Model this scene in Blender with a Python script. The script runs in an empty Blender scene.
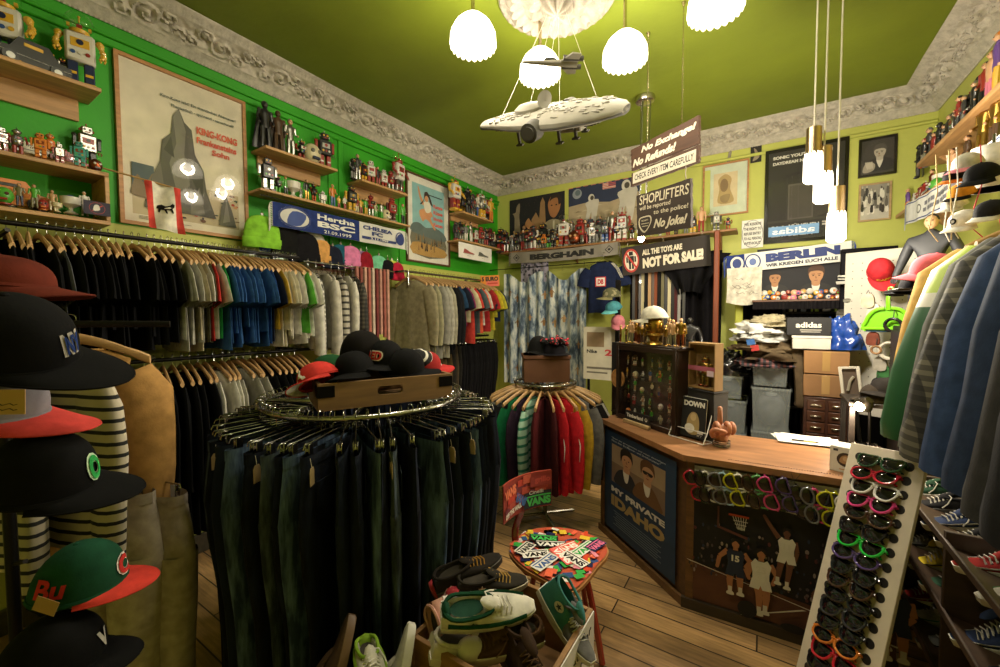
import bpy, bmesh, math, random
from mathutils import Vector, Matrix, noise
# ------------------------------------------------------------------ camera, world, lights, exposure
S = bpy.context.scene
COL = S.collection
PI = math.pi
F_PX = 407.8
YAW, PITCH, ROLL = math.radians(32.96), math.radians(-2.437), math.radians(0.214)
CAM = Vector((0, 0, 1.7))
ROT = (Matrix.Rotation(YAW, 3, 'Z') @ Matrix.Rotation(PITCH, 3, 'X') @ Matrix.Rotation(ROLL, 3, 'Y'))
cd = bpy.data.cameras.new('camera'); cd.sensor_width = 36; cd.lens = 36 * F_PX / 1000; cd.clip_start = .02
cam = bpy.data.objects.new('camera', cd); COL.objects.link(cam)
RI, FW, UP = ROT.col[0], ROT.col[1], ROT.col[2]
cam.matrix_world = Matrix.Translation(CAM) @ Matrix((RI, UP, -FW)).transposed().to_4x4()
S.camera = cam
S.view_settings.view_transform = 'Standard'; S.view_settings.look = 'None'
S.view_settings.gamma = 1; S.view_settings.use_curve_mapping = False
S.view_settings.exposure = 0.28
W = bpy.data.worlds.new('world'); S.world = W; W.use_nodes = True
W.node_tree.nodes['Background'].inputs[0].default_value = (.9, .95, 1, 1)
W.node_tree.nodes['Background'].inputs[1].default_value = 0.0

def lamp(name, loc, watt, color=(1, .83, .6), r=.05, kind='POINT', size=(1, 1), rot=None):
    l = bpy.data.lights.new(name, kind); l.energy = watt; l.color = color
    if kind == 'AREA': l.shape = 'RECTANGLE'; l.size, l.size_y = size
    else: l.shadow_soft_size = r
    o = bpy.data.objects.new(name, l); COL.objects.link(o); o.location = loc
    if rot: o.rotation_euler = rot
    return o
# chandelier bulbs round the ceiling rosette, the three pendants over the counter, small bulbs (the lamps that hold them are built below)
XL, XR, YB, YF, ZC = -3.4, 1.25, 5.19, -1.3, 3.68      # room: left, right, back, front, ceiling
RAIL_X = -3.05

def ray(px, py):
    return ROT @ Vector(((px - 500) / F_PX, 1, (333.5 - py) / F_PX))
def ax(px, py, x): d = ray(px, py); return CAM + d * (x / d.x)          # the point of plane x = const seen at a pixel
def ay(px, py, y): d = ray(px, py); return CAM + d * (y / d.y)
def az(px, py, z): d = ray(px, py); return CAM + d * ((z - 1.7) / d.z)
def ad(px, py, dep): return CAM + ray(px, py) * dep
def apl(px, py, p, n):
    d = ray(px, py); return CAM + d * ((Vector(p) - CAM).dot(n) / d.dot(n))

ROSE = az(557, -6, 3.67)
# bulbs of the ceiling ring: three are in view, the rest complete the ring round the rosette
SHADES = [az(473, 16, 3.42), az(540, 50, 3.42), az(625, 33, 3.42), az(716, -22, 3.42)]
SHADES += [Vector((-1.25, 1.25, 3.42)), Vector((-.55, 1.35, 3.42))]
for p in SHADES: lamp('chandelier_bulb', p - Vector((0, 0, .10)), 62, (1, .89, .72), .06)
PENDS = [Vector((.215, 3.18, 0)), Vector((.28, 3.22, 0)), Vector((.34, 3.27, 0))]
# ------------------------------------------------------------------ helpers
rnd = random.Random(7)
def lin(h):
    if isinstance(h, str):
        h = h.lstrip('#'); h = ''.join(2 * q for q in h) if len(h) == 3 else h; h = [int(h[i:i + 2], 16) / 255 for i in (0, 2, 4)]
        return tuple(c / 12.92 if c < .04045 else ((c + .055) / 1.055) ** 2.4 for c in h)
    return h
MATS = {}
def mat(color, kind='plain', rough=None, c2=None, scale=None):
    """A procedural material: colour as hex, kind of surface."""
    key = (color, kind, rough, c2, scale)
    if key in MATS: return MATS[key]
    m = bpy.data.materials.new('%s_%s' % (kind, str(color).strip('#'))); m.use_nodes = True
    nt = m.node_tree; N = nt.nodes; K = nt.links; b = N['Principled BSDF']
    c = lin(color) + (1,)
    def nd(t, **kw):
        n = N.new(t)
        for k, v in kw.items():
            if k in n.inputs: n.inputs[k].default_value = v
            else: setattr(n, k, v)
        return n
    tc = nd('ShaderNodeTexCoord')
    def coords(sc):
        mp = nd('ShaderNodeMapping'); mp.inputs['Scale'].default_value = sc if not isinstance(sc, (int, float)) else (sc,) * 3
        K.new(tc.outputs['Object'], mp.inputs['Vector']); return mp.outputs[0]
    def mix(fac, a, bb):
        x = nd('ShaderNodeMix'); x.data_type = 'RGBA'
        if hasattr(fac, 'links'): K.new(fac, x.inputs[0])
        else: x.inputs[0].default_value = fac
        for i, v in ((6, a), (7, bb)):
            if hasattr(v, 'links'): K.new(v, x.inputs[i])
            else: x.inputs[i].default_value = v
        return x.outputs[2]
    def ramp(src, stops):
        r = nd('ShaderNodeValToRGB'); e = r.color_ramp.elements
        while len(e) < len(stops): e.new(.5)
        for i, (p, v) in enumerate(stops): e[i].position = p; e[i].color = (v if len(v) == 4 else tuple(v) + (1,)) if hasattr(v, '__len__') else (v, v, v, 1)
        K.new(src, r.inputs[0]); return r.outputs[0]
    def bump(src, st, dist=.01):
        n = nd('ShaderNodeBump', Strength=st, Distance=dist); K.new(src, n.inputs['Height']); K.new(n.outputs[0], b.inputs['Normal'])
    def noi(sc, detail=3, r=.5):
        n = nd('ShaderNodeTexNoise', Scale=1.0, Detail=detail, Roughness=r); K.new(coords(sc), n.inputs['Vector']); return n.outputs['Fac']
    def var(k): return tuple(max(0, min(1, x * k)) for x in c[:3]) + (1,)
    base = c; R = .55
    if kind == 'fabric':
        R = .9; n = noi(scale or 22); base = mix(ramp(n, [(.3, 0.), (.7, 1.)]), var(.72), var(1.15)); bump(noi(160, 2), .25, .002)
        b.inputs['Specular IOR Level'].default_value = .15
    elif kind == 'denim':
        R = .9; b.inputs['Specular IOR Level'].default_value = .2; n = noi((30, 30, 5), 4, .6); base = mix(ramp(n, [(.42, 0.), (.72, 1.)]), c, (lin(c2) + (1,)) if c2 else var(2.2)); bump(noi(260, 2), .3, .002)
    elif kind == 'stripe':      # horizontal bands along z
        R = .9; w = nd('ShaderNodeTexWave', Scale=scale or 8); w.bands_direction = 'Z'; K.new(coords(1), w.inputs['Vector'])
        base = mix(ramp(w.outputs[0], [(.72, 0.), (.78, 1.)]), c, lin(c2) + (1,))
    elif kind == 'plaid':
        R = .9; f = []
        for ax_ in 'XZ':
            w = nd('ShaderNodeTexWave', Scale=scale or 5); w.bands_direction = ax_; K.new(coords(1), w.inputs['Vector']); f.append(ramp(w.outputs[0], [(.5, 0.), (.6, 1.)]))
        a = mix(f[0], c, lin(c2) + (1,)); x = nd('ShaderNodeMix'); x.data_type = 'RGBA'; x.blend_type = 'MULTIPLY'
        x.inputs[0].default_value = .6; K.new(a, x.inputs[6]); K.new(f[1], x.inputs[7]); base = x.outputs[2]
    elif kind == 'wood':
        R = .5; n = noi(scale or (3, 30, 30), 5, .6); base = mix(ramp(n, [(.3, 0.), (.7, 1.)]), var(.62), var(1.12)); bump(n, .12, .004)
    elif kind == 'planks':
        R = .38
        br = nd('ShaderNodeTexBrick', Scale=1.0); br.offset = .37; br.inputs['Mortar Size'].default_value = .004
        br.inputs['Brick Width'].default_value = 1.9; br.inputs['Row Height'].default_value = .125
        br.inputs['Color1'].default_value = var(.72); br.inputs['Color2'].default_value = var(1.25); br.inputs['Mortar'].default_value = (.008, .005, .003, 1)
        K.new(coords(1), br.inputs['Vector']); n = noi((5, 60, 60), 6, .65)
        st = noi((1.3, 4, 4), 4, .6)
        base = mix(ramp(n, [(.28, .45), (.6, 1.)]), (.06, .034, .017, 1), br.outputs['Color'])
        base = mix(ramp(st, [(.35, .55), (.6, 0.)]), base, (.035, .02, .01, 1)); bump(br.outputs['Fac'], -.6, .006)
    elif kind == 'paint':
        R = .6; base = mix(ramp(noi(1.7, 5, .6), [(.3, 0.), (.7, 1.)]), var(.86), var(1.08)); bump(noi(14, 6, .6), .18, .012)
    elif kind == 'plaster':
        R = .75; base = mix(ramp(noi(18, 6, .7), [(.35, 0.), (.62, 1.)]), var(.72), var(1.08)); bump(noi(60, 5, .7), .3, .006)
    elif kind == 'metal': R = .25; b.inputs['Metallic'].default_value = 1; bump(noi(90, 2), .03, .002)
    elif kind == 'glass':
        R = .02; b.inputs['Transmission Weight'].default_value = 1; b.inputs['IOR'].default_value = 1.45
    elif kind == 'pane':        # thin glazing: see-through, with a reflection at its surface
        tr = nd('ShaderNodeBsdfTransparent'); gl = nd('ShaderNodeBsdfGlossy', Roughness=.03); lw = nd('ShaderNodeMath', operation='MULTIPLY_ADD'); fc_ = nd('ShaderNodeLayerWeight'); pw_ = nd('ShaderNodeMath', operation='POWER'); K.new(fc_.outputs['Facing'], pw_.inputs[0]); pw_.inputs[1].default_value = 5; K.new(pw_.outputs[0], lw.inputs[0]); lw.inputs[1].default_value = .9; lw.inputs[2].default_value = .045
        ms = nd('ShaderNodeMixShader'); K.new(lw.outputs[0], ms.inputs[0]); K.new(tr.outputs[0], ms.inputs[1]); K.new(gl.outputs[0], ms.inputs[2])
        K.new(ms.outputs[0], N['Material Output'].inputs[0])
    elif kind == 'emit':
        b.inputs['Emission Color'].default_value = c; b.inputs['Emission Strength'].default_value = scale or 5
    elif kind == 'glow':        # frosted glass lit from inside: lets the bulb through and glows
        tr = nd('ShaderNodeBsdfTransparent'); em = nd('ShaderNodeEmission', Strength=scale or 6); em.inputs[0].default_value = c
        ms = nd('ShaderNodeMixShader'); ms.inputs[0].default_value = .4; K.new(tr.outputs[0], ms.inputs[1]); K.new(em.outputs[0], ms.inputs[2]); K.new(ms.outputs[0], N['Material Output'].inputs[0])
    elif kind == 'clearplastic':
        tr = nd('ShaderNodeBsdfTransparent'); ms = nd('ShaderNodeMixShader'); ms.inputs[0].default_value = .26; K.new(tr.outputs[0], ms.inputs[1]); K.new(b.outputs[0], ms.inputs[2]); K.new(ms.outputs[0], N['Material Output'].inputs[0]); R = .25
    elif kind == 'bands':       # lime shoulder, white band, green below
        R = .5; sp = nd('ShaderNodeSeparateXYZ'); K.new(tc.outputs['Object'], sp.inputs[0]); mr = nd('ShaderNodeMapRange'); mr.inputs[1].default_value = -1; mr.inputs[2].default_value = 0; K.new(sp.outputs[2], mr.inputs[0])
        base = ramp(mr.outputs[0], [(0., lin('#17502c')), (.615, lin('#c9c6bc')), (.67, c)]); base.node.color_ramp.interpolation = 'CONSTANT'
    elif kind == 'milky':       # translucent plastic box
        R = .3; b.inputs['Transmission Weight'].default_value = .75; b.inputs['Roughness'].default_value = .3
    elif kind == 'gloss': R = .16; b.inputs['Coat Weight'].default_value = .3
    elif kind == 'card': R = .7; base = mix(ramp(noi(9, 4), [(.3, 0.), (.7, 1.)]), var(.88), var(1.06))
    elif kind == 'leopard':
        R = .95; v = nd('ShaderNodeTexVoronoi', Scale=scale or 30.); K.new(coords(1), v.inputs['Vector']); base = mix(ramp(v.outputs[0], [(.35, 0.), (.42, 1.)]), c, lin(c2) + (1,))
    else:
        base = mix(ramp(noi(14, 2), [(.3, 0.), (.7, 1.)]), var(.9), var(1.06))
    if hasattr(base, 'links'): K.new(base, b.inputs['Base Color'])
    else: b.inputs['Base Color'].default_value = base
    if kind != 'milky': b.inputs['Roughness'].default_value = rough if rough is not None else R
    m.diffuse_color = c
    MATS[key] = m; return m

def crom(pts, n=6, closed=True):
    """Catmull-Rom smoothing of a polyline (2D or 3D)."""
    P = [Vector(p) for p in pts]; out = []; L = len(P)
    rng = range(L) if closed else range(L - 1)
    for i in rng:
        g = lambda k: P[k % L] if closed else P[max(0, min(L - 1, k))]
        a, b_, c_, d = g(i - 1), g(i), g(i + 1), g(i + 2)
        for k in range(n):
            t = k / n
            out.append(.5 * ((2 * b_) + (c_ - a) * t + (2 * a - 5 * b_ + 4 * c_ - d) * t * t + (3 * b_ - a - 3 * c_ + d) * t ** 3))
    if not closed: out.append(P[-1])
    return out
def ell(cx, cy, rx, ry, n=20, a0=0): return [(cx + rx * math.cos(a0 + 2 * PI * k / n), cy + ry * math.sin(a0 + 2 * PI * k / n)) for k in range(n)]
def basis(d):
    d = Vector(d).normalized(); u = d.orthogonal().normalized(); return u, d.cross(u)
TEXTS = {}
def text_geo(s, bold, shear=0, space=1):
    key = (s, bold, shear, space)
    if key not in TEXTS:
        c = bpy.data.curves.new('t', 'FONT'); c.body = s; c.size = 1; c.offset = bold; c.shear = shear; c.resolution_u = 3; c.space_character = space
        o = bpy.data.objects.new('t', c); me = bpy.data.meshes.new_from_object(o)
        vs = [v.co.copy() for v in me.vertices]; fs = [tuple(p.vertices) for p in me.polygons]
        bpy.data.objects.remove(o); bpy.data.curves.remove(c); bpy.data.meshes.remove(me)
        x0 = min(v.x for v in vs); x1 = max(v.x for v in vs)
        up = [v.y for v in vs]; y0, y1 = min(up), max(up)
        TEXTS[key] = ([((v.x - x0) / (x1 - x0), (v.y - y0) / (y1 - y0)) for v in vs], fs, (x1 - x0) / (y1 - y0))
    return TEXTS[key]

class MB:
    """Collects shapes and links them as one mesh object."""
    def __init__(s): s.v = []; s.f = []; s.m = []; s.mats = []; s.cur = 0; s.T = None
    def use(s, m):
        if m not in s.mats: s.mats.append(m)
        s.cur = s.mats.index(m); return s
    def add(s, vs, fs):
        o = len(s.v)
        if s.T is not None: vs = [s.T @ Vector(v) for v in vs]
        s.v += [tuple(v) for v in vs]; s.f += [tuple(i + o for i in f) for f in fs]; s.m += [s.cur] * len(fs); return s
    def box(s, c, size, ch=None, R=None):
        c = Vector(c); h = [x / 2 for x in size]
        if ch is None: ch = min(size) * .12
        vs = []; idx = {}
        for sx in (-1, 1):
            for sy in (-1, 1):
                for sz in (-1, 1):
                    for a in range(3):
                        q = [sx * (h[0] - ch), sy * (h[1] - ch), sz * (h[2] - ch)]; q[a] = (sx, sy, sz)[a] * h[a]
                        idx[(sx, sy, sz, a)] = len(vs); q = Vector(q)
                        vs.append((R @ q if R is not None else q) + c)
        fs = []
        for a in range(3):
            b_, c_ = (a + 1) % 3, (a + 2) % 3
            for sg in (-1, 1):
                q = []
                for (u, w) in ((-1, -1), (1, -1), (1, 1), (-1, 1)):
                    k = [0, 0, 0]; k[a] = sg; k[b_] = u; k[c_] = w; q.append(idx[(k[0], k[1], k[2], a)])
                fs.append(q if sg > 0 else q[::-1])
            for u in (-1, 1):
                for w in (-1, 1):
                    k0 = [0, 0, 0]; k0[b_] = u; k0[c_] = w; k1 = list(k0); k0[a] = -1; k1[a] = 1
                    q = [idx[tuple(k0) + (b_,)], idx[tuple(k1) + (b_,)], idx[tuple(k1) + (c_,)], idx[tuple(k0) + (c_,)]]
                    fs.append(q if u * w < 0 else q[::-1])
        for sx in (-1, 1):
            for sy in (-1, 1):
                for sz in (-1, 1):
                    q = [idx[(sx, sy, sz, a)] for a in range(3)]; fs.append(q if sx * sy * sz > 0 else q[::-1])
        return s.add(vs, fs)
    def loft(s, rings, cap0=True, cap1=True, closed=True):
        n = len(rings[0]); vs = [p for r in rings for p in r]; fs = []
        for i in range(len(rings) - 1):
            for k in range(n if closed else n - 1):
                a, b_ = i * n + k, i * n + (k + 1) % n; fs.append((a, b_, b_ + n, a + n))
        if closed and cap0: fs.append(tuple(range(n))[::-1])
        if closed and cap1: fs.append(tuple(range((len(rings) - 1) * n, len(rings) * n)))
        return s.add(vs, fs)
    def cyl(s, p0, p1, r0, r1=None, n=12, caps=True):
        p0, p1 = Vector(p0), Vector(p1); r1 = r0 if r1 is None else r1; u, w = basis(p1 - p0)
        rr = [[p + (u * math.cos(2 * PI * k / n) + w * math.sin(2 * PI * k / n)) * r for k in range(n)] for p, r in ((p0, r0), (p1, r1))]
        return s.loft(rr, caps, caps)
    def ball(s, c, r, n=12, m=8, R=None, z0=-1, z1=1):
        c = Vector(c); r = (r,) * 3 if isinstance(r, (int, float)) else r; rings = []
        a0, a1 = math.asin(z0), math.asin(z1)
        for i in range(m + 1):
            t = a0 + (a1 - a0) * i / m; ring = []
            for k in range(n):
                a = 2 * PI * k / n; q = Vector((math.cos(t) * math.cos(a) * r[0], math.cos(t) * math.sin(a) * r[1], math.sin(t) * r[2]))
                ring.append((R @ q if R is not None else q) + c)
            rings.append(ring)
        return s.loft(rings)
    def lathe(s, prof, c=(0, 0, 0), n=16, R=None, caps=True):
        c = Vector(c); rings = []
        for (r, z) in prof:
            ring = []
            for k in range(n):
                a = 2 * PI * k / n; q = Vector((r * math.cos(a), r * math.sin(a), z)); ring.append((R @ q if R is not None else q) + c)
            rings.append(ring)
        return s.loft(rings, caps, caps)
    def tube(s, pts, r, n=6, closed=False, flat=1.0):
        P = [Vector(p) for p in pts]; rings = []; L = len(P); u = None
        for i in range(L):
            d = (P[(i + 1) % L] - P[i - 1]) if closed else (P[min(i + 1, L - 1)] - P[max(i - 1, 0)])
            if d.length < 1e-9: d = Vector((0, 0, 1))
            d.normalize(); u = basis(d)[0] if u is None else (u - d * u.dot(d)).normalized(); w = d.cross(u)
            rad = r(i / (L - 1)) if callable(r) else r
            rings.append([P[i] + (u * math.cos(2 * PI * k / n) + w * math.sin(2 * PI * k / n) * flat) * rad for k in range(n)])
        if closed: rings.append(rings[0])
        return s.loft(rings, not closed, not closed)
    def prism(s, poly, z0, z1, M=None):
        """A 2D outline extruded from z0 to z1 (then placed by M)."""
        M = M or Matrix(); n = len(poly)
        if sum(poly[i][0] * poly[(i + 1) % n][1] - poly[(i + 1) % n][0] * poly[i][1] for i in range(n)) < 0: poly = poly[::-1]
        return s.loft([[M @ Vector((p[0], p[1], z)) for p in poly] for z in (z0, z1)])
    def flat(s, poly, z, M=None):
        M = M or Matrix(); n = len(poly)
        if sum(poly[i][0] * poly[(i + 1) % n][1] - poly[(i + 1) % n][0] * poly[i][1] for i in range(n)) < 0: poly = poly[::-1]
        return s.add([M @ Vector((p[0], p[1], z)) for p in poly], [tuple(range(n))])
    def grid(s, fn, nu, nv, flip=False):
        vs = [fn(i / nu, j / nv) for i in range(nu + 1) for j in range(nv + 1)]; fs = []
        for i in range(nu):
            for j in range(nv):
                a = i * (nv + 1) + j; q = (a, a + nv + 1, a + nv + 2, a + 1); fs.append(q[::-1] if flip else q)
        return s.add(vs, fs)
    def text(s, string, x, y, h, z, w=None, bold=.02, shear=0, align='l', M=None, rot=0, space=1, warp=None):
        vs, fs, asp = text_geo(string, bold, shear, space); w = w or h * asp; M = M or Matrix()
        x0 = {'l': 0, 'c': -w / 2, 'r': -w}[align]; cr, sr = math.cos(rot), math.sin(rot); out = []
        for (a, b_) in vs:
            q = (x0 + a * w, b_ * h); q = (x + q[0] * cr - q[1] * sr, y + q[0] * sr + q[1] * cr)
            zz = z
            if warp: out.append(M @ Vector(warp(q[0], q[1], z)))
            else: out.append(M @ Vector((q[0], q[1], zz)))
        return s.add(out, fs)
    def cut(s, w, n):
        """Cut the shapes along n lines across their length so that they can follow a bend."""
        bm = bmesh.new(); vv = [bm.verts.new(v) for v in s.v]
        for f, mi in zip(s.f, s.m): bm.faces.new([vv[i] for i in f]).material_index = mi
        for k in range(1, n):
            bmesh.ops.bisect_plane(bm, geom=bm.verts[:] + bm.edges[:] + bm.faces[:], plane_co=(-w / 2 + w * k / n, 0, 0), plane_no=(1, 0, 0))
        bm.verts.index_update(); s.v = [tuple(v.co) for v in bm.verts]; s.f = [tuple(v.index for v in f.verts) for f in bm.faces]; s.m = [f.material_index for f in bm.faces]; bm.free()
    def build(s, name, m=None, parent=None, smooth=40, loc=None, rot=None, M=None):
        me = bpy.data.meshes.new(name); me.from_pydata(s.v, [], s.f)
        mats = s.mats or [m]
        if s.mats and m is not None and m not in s.mats: mats = s.mats
        for x in mats: me.materials.append(x)
        if len(mats) > 1: me.polygons.foreach_set('material_index', s.m)
        if smooth:
            me.polygons.foreach_set('use_smooth', [True] * len(s.f)); me.set_sharp_from_angle(angle=math.radians(smooth))
        me.update()
        o = bpy.data.objects.new(name, me); COL.objects.link(o)
        if parent is not None: o.parent = parent
        if M is not None: o.matrix_world = M
        if loc is not None: o.location = loc
        if rot is not None: o.rotation_euler = rot
        return o

LABELS = {}
def tag(o, label, cat, group=None):
    LABELS.setdefault(label, []).append(o.name)
    o['label'] = label; o['category'] = cat
    if group: o['group'] = group
    return o
def thing(name, label, cat, loc=(0, 0, 0), rot=None, group=None, M=None):
    o = bpy.data.objects.new(name, None); COL.objects.link(o); o.empty_display_size = .05
    if M is not None: o.matrix_world = M
    else:
        o.location = loc
        if rot is not None: o.rotation_euler = rot if hasattr(rot, '__len__') else (0, 0, rot)
    return tag(o, label, cat, group)
def struct(name, mb, m=None, smooth=40):
    o = mb.build(name, m, None, smooth); o['kind'] = 'structure'; return o
def frame_at(p, X, Y):
    """Matrix whose x and y axes run along X and Y and whose z axis points out of the surface."""
    X = Vector(X).normalized(); Y = (Vector(Y) - X * Vector(Y).dot(X)).normalized(); Z = X.cross(Y)
    return Matrix.Translation(Vector(p)) @ Matrix((X, Y, Z)).transposed().to_4x4()
def ML(y, z, x=XL): return frame_at((x, y, z), (0, 1, 0), (0, 0, 1))
def MBk(x, z, y=YB): return frame_at((x, y, z), (1, 0, 0), (0, 0, 1))
def MR(y, z, x=XR): return frame_at((x, y, z), (0, -1, 0), (0, 0, 1))
ORD = 'first second third fourth fifth sixth seventh eighth ninth tenth eleventh twelfth thirteenth fourteenth fifteenth sixteenth seventeenth eighteenth nineteenth twentieth'.split()
TENS = {20: 'twenty', 30: 'thirty', 40: 'forty', 50: 'fifty', 60: 'sixty', 70: 'seventy'}
def nth(i):
    """0 -> first, 20 -> twenty-first."""
    if i < 20: return ORD[i]
    t, u = divmod(i + 1, 10)
    return TENS[t * 10][:-1] + 'ieth' if u == 0 else TENS[t * 10] + '-' + ORD[u - 1]
# ------------------------------------------------------------------ the room
GREEN, CHART, OLIVE = mat('#2f9a12', 'paint'), mat('#b9bd5c', 'paint'), mat('#6b7716', 'paint')
PLAST = mat('#b9b2a2', 'plaster')
mb = MB().use(mat('#c99f6a', 'planks'))
mb.add([(XL, YF, 0), (XR, YF, 0), (XR, YB, 0), (XL, YB, 0)], [(0, 1, 2, 3)]); struct('floor', mb, smooth=0)
mb = MB().use(OLIVE)
def ceil_pt(u, v):
    x = XL + (XR - XL) * u; y = YF + (YB - YF) * v
    return (x, y, ZC + .012 * noise.noise((x * 1.1, y * 1.1, 3)))
mb.grid(ceil_pt, 60, 80, True); struct('ceiling', mb, smooth=60)
ZG = 2.285                      # below this height the side walls are yellow green
mb = MB().use(GREEN).box((XL - .06, (YF + YB) / 2, (ZG + ZC + .1) / 2), (.12, YB - YF, ZC + .1 - ZG), 0)
mb.use(CHART).box((XL - .06, (YF + YB) / 2, ZG / 2), (.12, YB - YF, ZG), 0); struct('wall_left', mb, smooth=0)
mb = MB().use(CHART).box(((XL + XR) / 2, YB + .06, (ZC + .1) / 2), (XR - XL + .24, .12, ZC + .1), 0); struct('wall_back', mb, smooth=0)
mb = MB().use(CHART).box((XR + .06, (YF + YB) / 2, (ZC + .1) / 2), (.12, YB - YF, ZC + .1), 0); struct('wall_right', mb, smooth=0)
mb = MB().use(CHART).box(((XL + XR) / 2, YF - .06, (ZC + .1) / 2), (XR - XL + .24, .12, ZC + .1), 0); struct('wall_front', mb, smooth=0)

# plaster cornice: cove profile swept along each wall, with scroll relief in the hollow
PROF = [(0, -.185), (.012, -.19), (.02, -.178), (.03, -.172), (.034, -.16), (.05, -.152), (.056, -.14)] + \
       [(.07 + .105 * (1 - math.cos(PI / 2 * k / 14)) + .02 * k / 14, -.135 + .095 * math.sin(PI / 2 * k / 14)) for k in range(15)] + \
       [(.21, -.036), (.216, -.026), (.235, -.022), (.245, -.012), (.262, -.008), (.268, .0)]
def relief(u, v):
    """height of the acanthus scroll at u metres along the wall, v in 0..1 across the hollow"""
    p = .42; k = math.floor(u / p); x = (u - k * p) - p / 2; y = (v - .5) * .19; sg = 1 if k % 2 else -1
    h = 0
    for cx, cy, R_, tw in ((0, 0, .075, 1), (.105, .045, .05, -1), (-.105, -.045, .05, -1), (.175, -.04, .045, 1), (-.175, .04, .045, 1)):
        dx, dy = x - cx, (y - cy * sg); r = math.hypot(dx, dy) / R_
        if r < 1.25:
            a = math.atan2(dy * sg * tw, dx); h = max(h, (.55 + .45 * math.cos(a * 1 - 9.5 * r)) * (1 - .35 * r) * min(1, (1.25 - r) * 4))
            if r < .22: h = max(h, 1.05 - r)
    lf = max(0, math.sin(26 * x * sg + 30 * y)) * max(0, 1 - abs(abs(y) - .055) / .05); h = max(h, .55 * lf)
    h += .18 * noise.noise((u * 28, v * 5, 1)); env = max(0, math.sin(PI * min(1, max(0, v)))) ** .6
    return h * env
def cornice(name, P0, along, inward, length, sh0, sh1):
    P0, along, inward = Vector(P0), Vector(along), Vector(inward); n = int(length / .011); mb = MB().use(PLAST); rings = []
    L0 = 0.
    D = [math.hypot(PROF[i][0] - PROF[i - 1][0], PROF[i][1] - PROF[i - 1][1]) if i else 0 for i in range(len(PROF))]
    for i in range(n + 1):
        ring = []
        for j, (o, z) in enumerate(PROF):
            a = sh0 * o; b_ = length - sh1 * o; u = a + (b_ - a) * i / n; h = 0
            if 7 <= j <= 21: h = .055 * relief(u, (j - 7) / 14)
            if j == 1: h = .006 * (1 if math.sin(u * 2 * PI / .022) > 0 else -1)
            if j == 23: h = .005 * math.sin(u * 2 * PI / .028)
            ring.append(P0 + along * u + inward * (o + h * .75) + Vector((0, 0, z - h * .66)))
        rings.append(ring)
    mb.loft(rings, closed=False); return struct(name, mb, smooth=50)
cornice('trim_1', (XL, YF, ZC), (0, 1, 0), (1, 0, 0), YB - YF, 0, 1)
cornice('trim_2', (XL, YB, ZC), (1, 0, 0), (0, -1, 0), XR - XL, 1, 1)
cornice('trim_3', (XR, YB, ZC), (0, -1, 0), (-1, 0, 0), YB - YF, 1, 0)
# wall panelling strips under the cornice
mb = MB().use(GREEN)
mb.box((XL + .012, (YF + YB) / 2, 3.375), (.024, YB - YF, .05), .008).box((XL + .02, (YF + YB) / 2, 3.405), (.04, YB - YF, .018), .005)
for yy in (2.36, 2.47, 3.22): mb.box((XL + .008, yy, 2.83), (.016, .05, 1.06), .005)
struct('trim_4', mb)
mb = MB().use(CHART)
mb.box(((-.75 + XR) / 2, YB - .012, 3.405), (XR + .75, .024, .03), .006).box((-.57, YB - .01, 2.75), (.06, .02, 1.15), .005)
struct('trim_5', mb)
mb = MB().use(mat('#4a4434', 'wood'))
mb.box((XL + .012, (YF + YB) / 2, .07), (.024, YB - YF, .14), .006); o = struct('baseboard_left', mb)
mb = MB().use(mat('#4a4434', 'wood')); mb.box(((XL + XR) / 2, YB - .012, .07), (XR - XL, .024, .14), .006); struct('baseboard_back', mb)
# ceiling rosette
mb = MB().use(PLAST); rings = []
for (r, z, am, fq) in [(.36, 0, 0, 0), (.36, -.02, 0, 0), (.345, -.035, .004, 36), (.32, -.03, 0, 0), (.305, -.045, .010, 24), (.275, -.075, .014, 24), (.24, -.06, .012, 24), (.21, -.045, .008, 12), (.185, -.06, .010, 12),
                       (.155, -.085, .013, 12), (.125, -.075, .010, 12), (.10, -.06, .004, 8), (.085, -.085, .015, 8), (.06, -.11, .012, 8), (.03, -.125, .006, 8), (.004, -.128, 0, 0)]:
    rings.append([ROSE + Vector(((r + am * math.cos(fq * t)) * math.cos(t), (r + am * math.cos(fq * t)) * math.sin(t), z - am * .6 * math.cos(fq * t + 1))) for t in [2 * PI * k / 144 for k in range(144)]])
mb.use(mat('#8f8778', 'plaster')).loft(rings[::-1]); o = mb.build('ceiling_rosette', mat('#8f8778', 'plaster'), smooth=50); o['kind'] = 'structure'  # cornice plaster in a darker tone: the rosette's shade is put into its colour
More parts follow.
